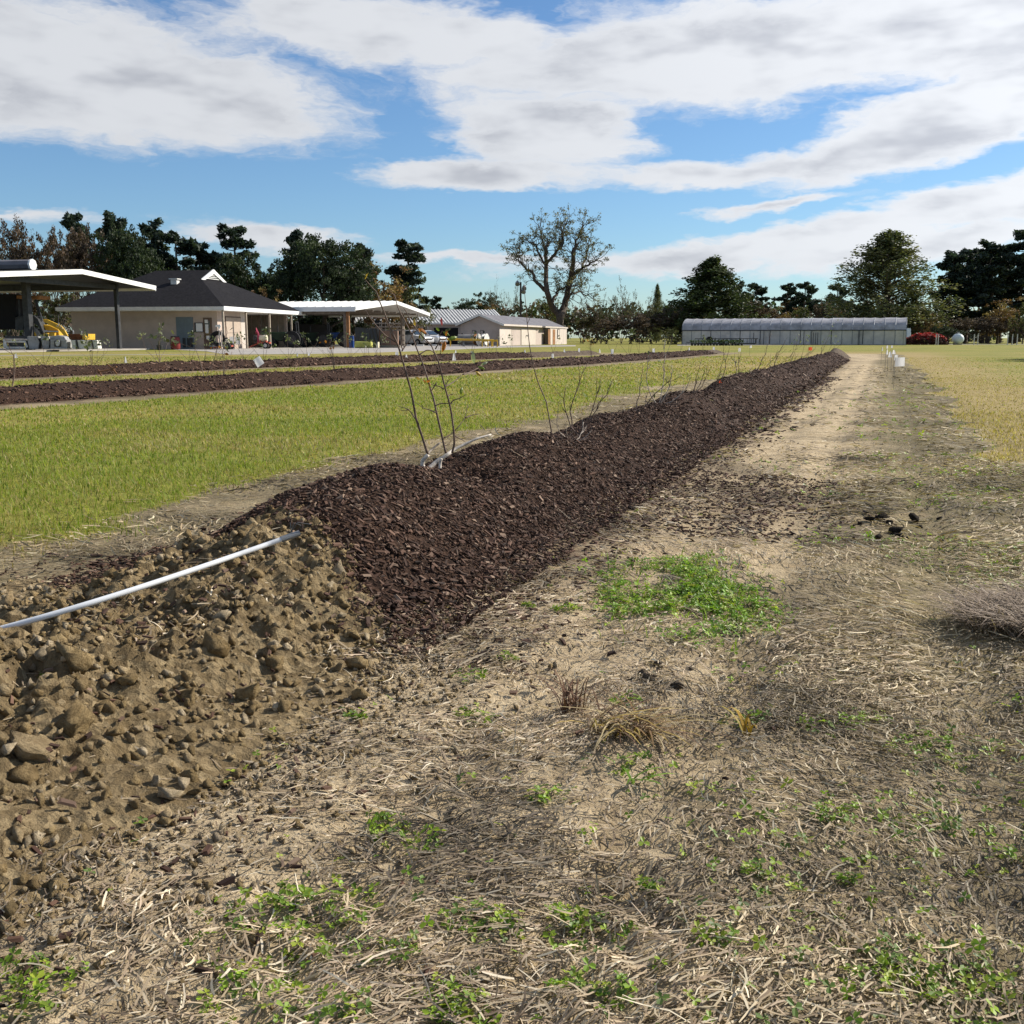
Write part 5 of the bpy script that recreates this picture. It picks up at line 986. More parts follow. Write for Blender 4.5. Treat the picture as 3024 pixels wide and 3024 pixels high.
for x in (1330, 1455): px_tube('post', [(x, 1004), (x, 1023)], D, .06, M['yellow'], t)
for x0, x1, lab in ((1424, 1441, 'yellow hoop guard below the white hose reel'), (1452, 1469, 'yellow hoop guard by the tan building corner')):
    D2 = 99.5; t = thing('hoop_guard', lab, 'barrier', base((x0 + x1) / 2, D2), 'yellow hoop guards'); px_box('top_rail', x0 - 1, x1 + 1, 1003, 1009, D2 - .05, .14, M['yellow'], t, .02)
    for x in (x0, x1): px_tube('post', [(x, 1008), (x, 1024)], D2, .06, M['yellow'], t)
# concrete wheel stops in front of the cars
for i, (a, b) in enumerate(((1195, 1215), (1228, 1252), (1262, 1290), (1300, 1320))):
    D2 = 110.5 + i * .4; t = thing('wheel_stop', 'white concrete wheel stop before the parked cars, number %s from the left' % ('one', 'two', 'three', 'four')[i], 'wheel stop', base((a + b) / 2, D2), 'wheel stops'); X0, X1 = PT(a, 1000, D2)[0], PT(b, 1000, D2)[0]
    q = MB(); q.prism([(X0, .012), (X1, .012), (X1 - .08, .15), (X0 + .08, .15)], D2, D2 + .2); q.build('block', M['white_paint'], t, bevel=.02)
# floodlight pole
D = 150; t = thing('floodlight_pole', 'wooden pole with floodlights beside the big bare tree', 'light pole', base(1537, D)); q = MB(); x = PT(1537, 1000, D)[0]; zt = ZAT(833, D); q.tube([(x, D, 0), (x + .02, D, zt)], [.17, .13], 9); q.build('pole', M['bark'], t)
for dx, py in ((-9, 835), (11, 848), (9, 858)):
    q = MB(); q.tube([(x, D, ZAT(py + 6, D)), PT(1537 + dx, py + 4, D)], .05, 6); q.build('bracket', M['steel_dark'], t); c_ = Vector(PT(1537 + dx, py, D)); q = MB(); q.tube([c_ + Vector((0, .2, .25)), c_, c_ + Vector((0, -.3, -.25))], [.12, .3, .34], 10); q.build('floodlight', M['steel_grey'], t)
# flat trailer in front of the greenhouse
D = 121; t = thing('flatbed_trailer', 'dark flatbed trailer with railing parked along the greenhouse', 'trailer', base(2150, D)); X0, X1 = PT(2062, 1000, D)[0], PT(2231, 1000, D)[0]; zr, zd = ZAT(1000, D), ZAT(1013, D)
q = MB(); q.box(X0, X1, D, D + 2.1, zd - .12, zd); q.build('deck', M['steel_dark'], t)
for y_ in (D, D + 2.1):
    q = MB(); q.tube([(X0, y_, zr), (X1 + .3, y_, zr)], .04, 6); q.build('rail', M['steel_dark'], t)
    for k in range(15): xx = X0 + (X1 - X0) * k / 14; q = MB(); q.tube([(xx, y_, zd - .05), (xx, y_, zr)], .03, 5); q.build('rail_post', M['steel_dark'], t)
q = MB(); c_ = Vector(PT(2095, 1004, D - .25)); q.tube([c_ + Vector((0, -.1, 0)), c_ + Vector((0, .1, 0))], .40, 20); q.build('spare_wheel', M['tyre'], t)
for dx in (-.6, .6):
    for dy in (-.12, 2.25): wheel(t, (PT(2160, 1000, D)[0] + dx, D + dy, .34), .34, .22, (0, 1, 0), M['steel_grey'], M['tyre'])
q = MB(); xm = PT(2160, 1000, D)[0]; q.prism([(xm - 1.2, .55), (xm - .9, .82), (xm + .9, .82), (xm + 1.2, .55), (xm + 1.1, .55), (xm + .85, .74), (xm - .85, .74), (xm - 1.1, .55)], D - .3, D - .02); q.build('mudguard', M['steel_dark'], t)
q = MB(); q.tube([(X1 + .1, D + .05, zd - .1), (X1 + .1, D + .05, zr), ], .05, 6); q.tube([(X1 + .5, D + .05, .35), (X1 + .5, D + .05, zr)], .05, 6); q.tube([(X1 + .5, D + 2, .35), (X1 + .5, D + 2, zr)], .05, 6); q.build('ramp_gate', M['steel_dark'], t)
q = MB(); q.tube([(X0, D + 1.05, zd - .1), (X0 - 1.2, D + 1.05, .38), (X0 - 1.2, D + 1.05, .03)], .05, 6); q.build('drawbar', M['steel_dark'], t)
# gas tank and posts on the right
D = 131; p = base(2833, D); t = thing('gas_tank', 'white round ended gas tank beside the red shrub', 'tank', p); x = p[0]; zc = ZAT(1001, D); r = .66
q = MB(); q.tube([(x + .0, D - .35, zc), (x, D - .3, zc), (x, D - .12, zc), (x, D + .2, zc), (x, D + .7, zc), (x, D + .9, zc)], [.12, .3, .56, r, r, .3], 24); q.build('shell', M['tank_white'], t, True)
for dy in (.2, .65): q = MB(); q.box(x - .45, x + .45, D + dy - .08, D + dy + .08, 0, zc - r * .55); q.build('saddle', M['concrete'], t)
q = MB(); q.tube([(x, D + .45, zc + r - .02), (x, D + .45, zc + r + .2)], .14, 12); q.build('valve_dome', M['steel_grey'], t)
for k, (px, D, lab) in enumerate(((2765, 127, 'grey post in front of the red shrub, left of a pair'), (2771, 127, 'grey post in front of the red shrub, right of a pair'), (2877, 127, 'grey post right of the white gas tank, left of a pair'), (2888, 127, 'grey post right of the white gas tank, right of a pair'),
                           (2976, 127, 'left one of three grey posts at the right edge'), (2990, 127, 'middle one of three grey posts at the right edge'), (3004, 127, 'right one of three grey posts at the right edge'))):
    p = base(px, D); t = thing('post', lab, 'post', p, 'grey bollard posts'); q = MB(); q.tube([(p[0], D, 0), (p[0], D, ZAT(987, D))], .055, 10); q.build('shaft', M['galv'], t); q = MB(); q.tube([(p[0], D, ZAT(987, D)), (p[0], D, ZAT(986, D))], .062, 10); q.build('cap', M['steel_grey'], t)
D = 140; t = thing('utility_box', 'pale grey cabinet at the right end of the greenhouse', 'cabinet', base(2684, D)); px_box('case', 2678, 2690, 970, 1015, D, .8, M['tank_white'], t, .03); px_box('door', 2679.5, 2688.5, 973, 1010, D - .03, .04, M['tank_white'], t)

# ------------------------------------------------------------------ trees
def cards(P, size, col, flat=0.0, asp=1.0):
    n = len(P); N = rng.standard_normal((n, 3)); N[:, 2] += flat; N /= np.linalg.norm(N, axis=1)[:, None]
    T = np.cross(N, rng.standard_normal((n, 3))); T /= np.linalg.norm(T, axis=1)[:, None]; B = np.cross(N, T); s = (size * (.55 + .8 * rng.random(n)))[:, None]
    A, Bv = T * s * asp * .5, B * s * .5
    V = np.stack([P - A, P - Bv * .8 + A * .1, P + A, P + Bv * .8 + A * .1], 1).reshape(-1, 3); return V, np.arange(4 * n).reshape(-1, 4), np.repeat(col, 4, 0)
def clump_leaves(C, r, per, size, pal, flat=0.0, asp=1.0, jit=.25, squash=.75, shell=.45):
    n = len(C); r = np.broadcast_to(r, n); cc = pick(pal, n, jit); d = rng.standard_normal((n, per, 3)); d /= np.linalg.norm(d, axis=2)[..., None]; q = (shell + (1 - shell) * rng.random((n, per, 1)))
    P = C[:, None] + d * q * r[:, None, None] * np.array([1, 1, squash]); col = np.repeat(cc[:, None], per, 1) * (1 + .18 * rng.standard_normal((n, per, 1)))
    return cards(P.reshape(-1, 3), size, np.clip(col.reshape(-1, 3), .004, .9), flat, asp)
def tubes_np(segs, n=4):
    """many thin limbs: list of (points, radii)"""
    V, F, o = [], [], 0
    for pts, rad in segs:
        pts = np.asarray(pts, float); m = len(pts); t = np.gradient(pts, axis=0); t /= np.linalg.norm(t, axis=1)[:, None] + 1e-9
        a = np.cross(t, np.array([.31, .83, .12])); a /= np.linalg.norm(a, axis=1)[:, None] + 1e-9; b = np.cross(t, a); an = np.arange(n) * 2 * math.pi / n
        ring = pts[:, None] + (a[:, None] * np.cos(an)[None, :, None] + b[:, None] * np.sin(an)[None, :, None]) * np.asarray(rad)[:, None, None]; V.append(ring.reshape(-1, 3))
        i = np.arange(m * n).reshape(m, n) + o; F.append(np.stack([i[:-1], np.roll(i[:-1], -1, 1), np.roll(i[1:], -1, 1), i[1:]], -1).reshape(-1, 4)); o += m * n
    return np.concatenate(V), np.concatenate(F)
def limb(p, d, L, n=5, wob=.12, up=.15):
    pts = [np.array(p, float)]; d = np.array(d, float)
    for _ in range(n): d = d + rng.normal(0, wob, 3) + np.array([0, 0, up * .2]); d /= np.linalg.norm(d); pts.append(pts[-1] + d * L / n)
    return np.array(pts), d
def branching(p, d, L, r, depth, segs, tips, ratio=.68, spread=.55, up=.15, kids=(2, 3)):
    pts, d2 = limb(p, d, L, 4, .13, up); segs.append((pts, np.linspace(r, r * .6, 5)))
    if depth == 0: tips.append(pts[-1]); tips.append(pts[2]); return
    for k in range(int(rng.integers(kids[0], kids[1] + 1))):
        q = d2 + rng.normal(0, spread, 3); q /= np.linalg.norm(q); branching(pts[-1] if k < 2 else pts[2], q, L * ratio * (.8 + .4 * rng.random()), r * .6, depth - 1, segs, tips, ratio, spread, up, kids)
def proto(name, segs, leaf, leafmat='tree_leaf', barkm='bark', tn=5):
    V, F = tubes_np(segs, tn); tr = mesh_np(name + '_trunk', V, F, None, M[barkm], True); cr = mesh_np(name + '_crown', *leaf, M[leafmat]) if leaf is not None else None
    return tr, cr
EVG = [(.030, .045, .022), (.022, .034, .018), (.045, .062, .028), (.036, .052, .02)]; PINE = [(.034, .050, .036), (.027, .041, .030), (.048, .066, .044)]  # pine greens lightened and blued to paint slight distance haze
OLIVE = [(.10, .105, .035), (.075, .085, .03), (.13, .125, .045), (.06, .07, .025)]; RUST = [(.19, .11, .045), (.23, .145, .06), (.14, .08, .04), (.26, .19, .075)]; BROWN = [(.085, .062, .048), (.11, .078, .058), (.065, .05, .038)]
CYP = [(.14, .145, .06), (.115, .13, .055), (.17, .165, .075), (.09, .11, .05)]
def P_broad(name, pal, w=.62, cb=.12, ncl=120, per=44, cr=.07, size=.034, lobes=7, barkm='bark', shell=.45):
    """unit-height evergreen broadleaf: crown built from several uneven heads"""
    heads = [(rng.normal(0, w * .20), rng.normal(0, w * .20), cb + (1 - cb) * (.25 + .55 * rng.random()), w * (.26 + .14 * rng.random())) for _ in range(lobes)] + [(0, 0, .80, w * .26), (0, 0, .45, w * .42)]
    C = []
    for _ in range(ncl):
        hx, hy, hz, hr = heads[int(rng.integers(len(heads)))]; d = rng.standard_normal(3); d /= np.linalg.norm(d); q = hr * (.55 + .55 * rng.random()); C.append((hx + d[0] * q, hy + d[1] * q, min(.97, max(cb, hz + d[2] * q * .9))))
    C = np.array(C); segs = [(np.array([(0, 0, -.01), (.005, 0, .2), (-.01, .01, .45), (0, 0, .8)]), np.array([.028, .022, .016, .004]))]
    for hx, hy, hz, hr in heads: segs.append((np.array([(0, 0, hz * .45), (hx * .5, hy * .5, hz * .75), (hx, hy, hz)]), np.array([.014, .009, .003])))
    return proto(name, segs, clump_leaves(C, cr * (.7 + .6 * rng.random(len(C))), per, size, pal, shell=shell), barkm=barkm)
def P_pine(name, first=.45, nb=26, w=.34, per=80, lean=.03, pal=PINE):
    tr = np.array([(0, 0, -.01), (lean * .3, 0, .3), (lean * .8, .01, .65), (lean, 0, .98)]); segs = [(tr, np.array([.020, .016, .010, .003]))]; C, rr = [], []
    for k in range(nb):
        f = (k + rng.random()) / nb; z = first + (1 - first) * f; a = rng.random() * 6.28; L = w * .5 * (1.0 - .72 * f ** 1.4) * (.55 + .6 * rng.random()) * (.55 + .45 * min(1, f * 4)); x0 = np.interp(z, tr[:, 2], tr[:, 0])
        e = np.array([x0 + math.cos(a) * L, math.sin(a) * L, z + L * (-.1 + .9 * rng.random())]); segs.append((np.array([(x0, 0, z), (x0 + math.cos(a) * L * .55, math.sin(a) * L * .55, z + L * .05), e]), np.array([.005, .004, .0015])))
        for s_ in (1.0, .72, .45)[:2 + (L > .1)]: C.append(np.array([x0, 0, z]) * (1 - s_) + e * s_ + rng.normal(0, .012, 3)); rr.append(.030 + .018 * rng.random())
    C.append(np.array([tr[-1][0], 0, .975])); rr.append(.035)
    return proto(name, segs, clump_leaves(np.array(C), np.array(rr), per, .021, pal, asp=2.0, squash=.85, shell=.1))
def P_bare(name, depth=5, L=.30, pal=None, per=6, size=.020, kids=(2, 3), spread=.5, up=.25, cr=.03, barkm='bark', stems=1):
    segs, tips = [], []
    for k in range(stems):
        d = np.array([rng.normal(0, .25 if stems > 1 else .04), rng.normal(0, .25 if stems > 1 else .04), 1.0]); branching((rng.normal(0, .02), rng.normal(0, .02), -.005), d, L, .016 if stems == 1 else .010, depth, segs, tips, .72, spread, up, kids)
    T = np.array(tips); top = np.percentile(T[:, 2], 96); segs = [(p / top, r_ / top) for p, r_ in segs]; T = T / top
    return proto(name, segs, clump_leaves(T, cr, per, size, pal, shell=.1) if pal else None, barkm=barkm, tn=3)
def P_cypress(name, w=.62, n=230, pal=CYP, per=34, droop=0.0, dense=1.0, size=.016, jitter=1.0):
    segs = [(np.array([(0, 0, -.01), (0, .004, .4), (.004, 0, .99)]), np.array([.022, .014, .002]))]; C, rr = [], []
    for k in range(n):
        f = rng.random() ** 1.25; z = .04 + .92 * f; prof = (1 - f) ** .8 * (.55 + .45 * min(1, f * 5)); a = rng.random() * 6.28; L = w * .5 * prof * (.5 + .55 * rng.random()); rise = L * (.75 if f > .3 else .35) * jitter
        e = np.array([math.cos(a) * L, math.sin(a) * L, min(1.0, z + rise)])
        if k % 3 == 0: segs.append((np.array([(0, 0, z * .92), (e * np.array([.5, .5, 0]) + np.array([0, 0, z + rise * .3])), e]), np.array([.004, .003, .001])))
        for s_ in (1.0, .75, .5): C.append(np.array([0, 0, z]) * (1 - s_) + e * s_ + rng.normal(0, .012, 3)); rr.append((.020 + .018 * rng.random()) * (1.5 - .5 * f))
    return proto(name, segs, clump_leaves(np.array(C), np.array(rr), int(per * dense), size, pal, squash=1.25, shell=.05), tn=4)
PR = dict(mag=P_broad('mag', EVG, .80, .06, 420, 52, .048, .022, 11), mag2=P_broad('mag2', EVG, .70, .08, 320, 50, .05, .024, 9), oak=P_broad('oak', EVG, .9, .15, 260, 40, .05, .025, 10), rust=P_broad('rust', RUST, .85, .10, 150, 34, .07, .030, 8, shell=.1), oliv=P_broad('oliv', OLIVE, .9, .05, 150, 34, .07, .030, 8, shell=.1),
          pineA=P_pine('pineA', .50, 30, .36), pineB=P_pine('pineB', .34, 40, .42, lean=-.03), pineC=P_pine('pineC', .58, 22, .40, lean=.06), pineD=P_pine('pineD', .20, 46, .50),
          bareA=P_bare('bareA', 6, .26, BROWN, 3, .016), bareB=P_bare('bareB', 5, .30, BROWN, 6, .022, stems=3), brownA=P_bare('brownA', 5, .26, BROWN + [(.13, .085, .055)], 16, .026, (2, 3), .6, .2, .05, stems=4), bushO=P_bare('bushO', 4, .28, OLIVE + BROWN, 26, .032, (2, 3), .6, .15, .07, stems=5), ever=P_cypress('ever', .72, 300, [(.05, .07, .025), (.038, .055, .02), (.07, .088, .032)], 44, 0, 1, .016, .5), cyp=P_cypress('cyp', .60, 420, CYP, 26, 0, 1, .012, 1.1), twigB=P_bare('twigB', 5, .24, [(.12, .11, .07), (.15, .13, .08)], 5, .018, (2, 3), .4, .35, .03, stems=3))
def tree(kind, px, D, top, wpx, label, cat='tree', group=None, name='tree', yaw=None):
    x = PT(px, 1000, D)[0]; h = ZAT(top, D); tr, cr = PR[kind]; me = cr or tr; co = np.empty(len(me.vertices) * 3, np.float32); me.vertices.foreach_get('co', co); co = co.reshape(-1, 3); w0 = np.percentile(np.abs(co[:, :2]), 97) * 2
    wm = wpx * D / FPX; sx = wm / w0 if wpx else h
    o = bpy.data.objects.new(name, None); COL.objects.link(o); o.location = (x, D, 0); o.scale = (sx, sx, h); o.rotation_euler.z = rng.random() * 6.28 if yaw is None else yaw; tag(o, label, cat, group)
    link('trunk', tr, o)
    if cr: link('crown', cr, o)
    return o
TL = [  # kind, column, distance, top row, width, label
 ('brownA', 20, 112, 690, 170, 'brown leafed tree at the far left behind the equipment shed'), ('bareA', 95, 118, 650, 190, 'leafless tree with fine bare branches above the ridge ventilator'), ('brownA', 175, 120, 705, 150, 'grey brown tree right of the leafless tree at far left'),
 ('pineA', 242, 138, 640, 92, 'dark pine top rising above the brown trees at far left'), ('brownA', 290, 114, 700, 170, 'reddish brown tree left of the dark evergreens'), ('brownA', 60, 100, 855, 170, 'low brown bush seen under the equipment shed roof'), ('bushO', 185, 100, 850, 130, 'olive brush between the backhoe and the stucco building'),
 ('mag', 380, 112, 655, 170, 'tall dark evergreen left of the black hip roof ridge'), ('pineB', 345, 128, 650, 110, 'crooked pine behind the tall evergreen left of the hip roof'), ('pineB', 470, 124, 672, 120, 'pine with several tufts directly above the roof vent'), ('mag2', 450, 116, 725, 150, 'rounded dark evergreen behind the middle of the hip roof'), ('pineD', 545, 122, 690, 150, 'dense dark pine above the hip roof ridge'), ('pineA', 610, 126, 725, 110, 'pine just left of the white gablet'),
 ('pineC', 702, 128, 676, 125, 'open topped pine between hip roof and big magnolia'), ('mag2', 735, 114, 748, 190, 'dark magnolia under the open topped pine'), ('oak', 790, 118, 790, 130, 'small dark evergreen right of the gablet slope'), ('rust', 800, 108, 850, 90, 'low reddish tree behind the end of the hip roof'),
 ('mag', 960, 118, 690, 260, 'massive dark magnolia towering behind the carport'), ('mag2', 885, 122, 705, 150, 'left shoulder evergreen of the big magnolia'), ('pineA', 895, 130, 690, 100, 'pine crown peeking above the left of the big magnolia'), ('pineD', 1085, 134, 728, 110, 'pine at the right shoulder of the big magnolia'), ('mag2', 1045, 124, 770, 140, 'dark evergreen under the pine right of the big magnolia'),
 ('pineC', 1192, 140, 722, 130, 'isolated slender pine leaning right above the orange tree'), ('pineD', 1195, 140, 800, 110, 'bushy lower pine below the isolated slender pine'), ('rust', 1135, 122, 782, 175, 'orange brown autumn tree behind the carport ridge'), ('oliv', 1200, 124, 830, 130, 'yellowish autumn tree right of the orange one'), ('pineD', 1245, 150, 870, 80, 'dark conifer above the metal roof, left one'), ('pineD', 1290, 160, 878, 60, 'dark conifer above the metal roof, right one'),
 ('mag2', 905, 124, 930, 120, 'dark bush seen through the left of the carport'), ('mag2', 985, 126, 935, 130, 'dark bush seen through the carport left of the rusty post'), ('oak', 1075, 126, 945, 70, 'dark bush seen beyond the tarpaulin'),
 ('oak', 1370, 190, 882, 110, 'low dark tree above the middle of the metal roof'), ('oak', 1440, 185, 862, 110, 'dark green tree left of the floodlight pole'), ('rust', 1450, 172, 890, 90, 'reddish shrub tree above the slate roof peak'), ('twigB', 1512, 165, 850, 70, 'wispy half bare tree at the floodlight pole'), ('twigB', 1456, 178, 846, 34, 'thin spindly tree above the reddish shrub'),
 ('oliv', 1612, 158, 872, 120, 'yellow green tree at the foot of the big bare pecan'), ('rust', 1585, 156, 925, 80, 'rusty bush behind the slate roof end'), ('bushO', 1720, 160, 925, 120, 'olive brown bush right of the pecan trunk'), ('twigB', 1835, 162, 850, 110, 'pale half bare tree in the middle thicket'), ('twigB', 1775, 160, 888, 120, 'half bare shrub left of the pale tree'), ('twigB', 1900, 166, 880, 110, 'half bare shrub right of the pale tree'),
 ('brownA', 1790, 145, 945, 110, 'brown leafless shrub with pale stems left in the thicket'), ('brownA', 1860, 145, 935, 120, 'brown leafless shrub with pale stems in the thicket centre'), ('brownA', 1925, 150, 930, 120, 'dark brown shrub left of the big evergreen'), ('bushO', 1975, 150, 915, 110, 'olive shrub at the left flank of the big evergreen'), ('oliv', 1985, 140, 970, 80, 'low yellow green bush left of the greenhouse end'), ('cyp', 1938, 170, 836, 36, 'slim pale sapling tree standing alone left of the big evergreen'),
 ('ever', 2100, 152, 758, 225, 'broad dark evergreen tree behind the left half of the greenhouse'), ('pineD', 2175, 210, 835, 60, 'dark pine just right of the broad evergreen'), ('pineD', 2235, 215, 840, 90, 'rounded dark pine in the gap right of the broad evergreen'), ('pineD', 2320, 215, 840, 90, 'dark pine left in the clump above the greenhouse middle'), ('pineD', 2375, 212, 836, 90, 'dark pine right in the clump above the greenhouse middle'), ('pineD', 2470, 214, 842, 80, 'dark pine left of the feathery cypress'), ('oak', 2430, 200, 872, 80, 'low dark tree between the pine clump and the cypress'),
 ('brownA', 2230, 165, 900, 110, 'brown shrub above the greenhouse roof right of the evergreen'), ('rust', 2300, 168, 905, 100, 'orange brown shrub above the greenhouse roof'), ('oliv', 2370, 166, 900, 90, 'yellow green shrub above the middle of the greenhouse'), ('brownA', 2440, 165, 905, 110, 'dark brown shrub left of the cypress foot'),
 ('cyp', 2615, 150, 676, 275, 'tall feathery bald cypress behind the right end of the greenhouse'), ('oliv', 2690, 148, 850, 120, 'yellowish lower tree at the right foot of the cypress'), ('rust', 2735, 145, 920, 70, 'small yellow brown tree right of the greenhouse'),
 ('pineB', 2790, 168, 758, 110, 'leftmost dark pine of the right hand wood'), ('pineD', 2830, 172, 790, 130, 'broad dark pine in the left of the right hand wood'), ('pineA', 2850, 174, 742, 110, 'tall pine in the left of the right hand wood'), ('pineB', 2900, 170, 728, 120, 'tall dark pine in the middle of the right hand wood'), ('pineD', 2915, 165, 790, 140, 'dense low pine in the middle of the right hand wood'), ('pineA', 2950, 176, 735, 110, 'pine right of the middle in the right hand wood'), ('pineC', 2998, 168, 682, 120, 'tallest open pine near the right edge'), ('pineD', 2985, 172, 800, 140, 'dense pine below the tallest open pine'), ('pineB', 3060, 165, 720, 130, 'pine cut by the right edge of the view'),
 ('rust', 2945, 150, 878, 110, 'brown autumn tree in front of the right hand pines'), ('brownA', 2850, 148, 945, 130, 'grey brown shrub behind the white gas tank'), ('mag2', 2800, 142, 962, 80, 'dark evergreen bush between red shrub and gas tank'), ('brownA', 2920, 147, 940, 120, 'brown shrub behind the right posts'), ('oliv', 3020, 145, 890, 70, 'green bush at the right edge behind the posts'), ('brownA', 2990, 147, 950, 120, 'dark brown shrub at the right edge of the wood')]
for k, px, D, top, w, lab in TL:
    sh = any(s in lab for s in ('shrub', 'bush', 'brush')); tree(k, px, D, top, w, lab, 'shrub' if sh else 'tree', 'trees behind the yard', {'pine': 'pine_tree', 'mag': 'magnolia_tree', 'cyp': 'cypress_tree', 'ever': 'evergreen_tree', 'oak': 'evergreen_tree'}.get(k.rstrip('ABCD2') , 'shrub' if sh else 'tree'))
# trees outside the frame on the right; their shade lies on the grass at the right edge
tree('pineD', 3500, 42, 700, 560, 'dark tree standing outside the view on the right, its shadow on the grass', name='pine_tree'); tree('mag2', 3420, 58, 800, 300, 'second tree outside the view on the right casting shade', name='evergreen_tree')

# the large pecan: trunk and limbs traced, twigs grown from them
def pecan():
    D = 152; b = XY(1655, D); t = thing('pecan_tree', 'large spreading pecan tree with sparse leaves against the sky', 'tree', (b[0], D, 0)); segs, tips = [], []; dz = lambda i: rng.normal(0, 1.2)
    limbs = [([(1652, 1010), (1655, 940), (1662, 905), (1674, 870), (1682, 835), (1690, 790), (1695, 745), (1705, 720)], .62, .22), ([(1660, 912), (1672, 888), (1690, 868), (1712, 862), (1735, 872)], .26, .08), ([(1682, 835), (1700, 808), (1720, 790), (1745, 778), (1765, 765)], .30, .08), ([(1690, 790), (1692, 750), (1700, 720), (1712, 690), (1722, 665)], .24, .07),
             ([(1652, 935), (1630, 905), (1618, 870), (1614, 830), (1614, 790), (1612, 745), (1618, 715)], .52, .2), ([(1628, 895), (1645, 865), (1668, 850), (1690, 845)], .24, .08), ([(1616, 862), (1590, 840), (1570, 805), (1545, 785), (1525, 765)], .32, .08), ([(1614, 790), (1595, 755), (1580, 725), (1560, 712)], .22, .06), ([(1614, 780), (1635, 755), (1652, 735), (1658, 700), (1655, 668)], .26, .07), ([(1612, 745), (1600, 700), (1592, 670)], .18, .05), ([(1655, 735), (1665, 690), (1668, 655)], .14, .05), ([(1545, 785), (1535, 760), (1528, 735)], .12, .04), ([(1720, 790), (1735, 745), (1740, 710)], .16, .05)]
    for pts, r0, r1 in limbs:
        P = np.array([PT(x, y, D + (0 if i < 1 else dz(i))) for i, (x, y) in enumerate(pts)]) - np.array([b[0], D, 0]); ss = np.linspace(0, len(P) - 1, len(P) * 3); P = np.stack([np.interp(ss, np.arange(len(P)), P[:, k]) for k in range(3)], 1); P[1:-1] += rng.normal(0, .10, P[1:-1].shape); segs.append((P, np.linspace(r0, r1, len(P))))
        for i in range(len(P)):
            if i > len(P) * .42 or (r0 < .4 and i > 2):
                for _ in range(2):
                    d = P[i] - P[max(0, i - 1)]; d = d / (np.linalg.norm(d) + 1e-6) + rng.normal(0, .8, 3) + np.array([0, 0, .15]); d /= np.linalg.norm(d); branching(P[i], d, 1.25 * (.6 + .6 * rng.random()), .055, 2, segs, tips, .75, .55, .1, (2, 2))
    V, F = tubes_np(segs, 5); link('trunk', mesh_np('pecan_trunk', V, F, None, M['bark'], True), t)
    T = np.array(tips); T = T[rng.random(len(T)) < .75]; lf = clump_leaves(T, .42, 8, .18, [(.17, .16, .075), (.13, .13, .06), (.21, .185, .09), (.10, .105, .055)], shell=.05); link('crown', mesh_np('pecan_crown', *lf, M['tree_leaf']), t)
pecan()

# far wood: one mass on the horizon
n = 1500; fx = (rng.random(n) * 2 - 1) * 190; fy = 215 + 40 * rng.random(n); hh = 4.5 + 5.5 * fbm(fx * .03, fx * 0, 3, 71) ; fz = hh * rng.random(n) ** .7
lf = clump_leaves(np.stack([fx, fy, fz], -1), 2.2, 26, .95, EVG + BROWN + [(.06, .065, .03)], shell=.3); tag(link('far_wood', mesh_np('far_wood', *lf, M['tree_leaf'])), 'dark low wood along the horizon behind everything', 'wood', kind='stuff')
# red shrub
D = 131; p = base(2735, D); t = thing('red_shrub', 'low domed shrub with red leaf tips right of the greenhouse', 'shrub', p); k = 420; a = rng.random(k) * 6.28; e = np.arcsin(rng.random(k)); q_ = .85 + .2 * rng.random(k); C = np.stack([np.cos(a) * np.cos(e) * 2.65 * q_, np.sin(a) * np.cos(e) * 1.5 * q_, np.sin(e) * 1.28 * q_ + .05], -1)
top = C[:, 2] > .80 + .28 * C[:, 0] * -.1 + rng.normal(0, .15, k); link('foliage', mesh_np('red_low', *clump_leaves(C[~top], .30, 26, .17, [(.055, .022, .02), (.04, .03, .02), (.07, .02, .02)]), M['tree_leaf']), t); link('leaf_tips', mesh_np('red_top', *clump_leaves(C[top] + np.array([0, 0, .05]), .26, 26, .16, [(.34, .035, .04), (.26, .03, .035), (.40, .07, .07)]), M['tree_leaf']), t)
segs = [(np.array([(0, 0, 0), (math.cos(a_) * .6, math.sin(a_) * .5, .5), (math.cos(a_) * 1.4, math.sin(a_) * .9, .95)]), np.array([.05, .04, .015])) for a_ in np.linspace(0, 6, 8)]; V, F = tubes_np(segs, 5); link('stem', mesh_np('red_stem', V, F, None, M['bark']), t)
# nursery pots in a row before the trailer
k = 0
for px in np.arange(2044, 2192, 9.2):
    D = 117.5 + .4 * math.sin(px); p = base(px, D); k += 1; t = thing('potted_plant', 'leafy nursery plant in a black pot, in the row before the trailer', 'potted plant', p, 'row of nursery pots'); q = MB(); q.tube([(p[0], D, 0), (p[0], D, .26)], [.12, .16], 10); q.build('pot', M['steel_dark'], t)
    C = np.stack([rng.normal(0, .14, 9), rng.normal(0, .14, 9), .34 + .26 * rng.random(9)], -1); link('foliage', mesh_np('pot_leaves', *clump_leaves(C, .13, 14, .09, [(.05, .085, .03), (.035, .065, .025), (.08, .11, .045)]), M['tree_leaf']), t)
C = np.stack([rng.normal(0, .12, 14), rng.normal(0, .12, 14), .4 + .75 * rng.random(14)], -1); C[:, 0] += C[:, 2] * .25 - .15; link('foliage', mesh_np('pot_shrub', *clump_leaves(C, .12, 12, .07, [(.06, .07, .035), (.09, .095, .055)]), M['tree_leaf']), SH_pot[1])
V, F = tubes_np([(np.array([(0, 0, .3), (.03, 0, .7), (.1 * s_, .05, 1.1)]), np.array([.02, .014, .006])) for s_ in (-1, 1.5)], 5); link('stem', mesh_np('pot_stem', V, F, None, M['twig']), SH_pot[1])

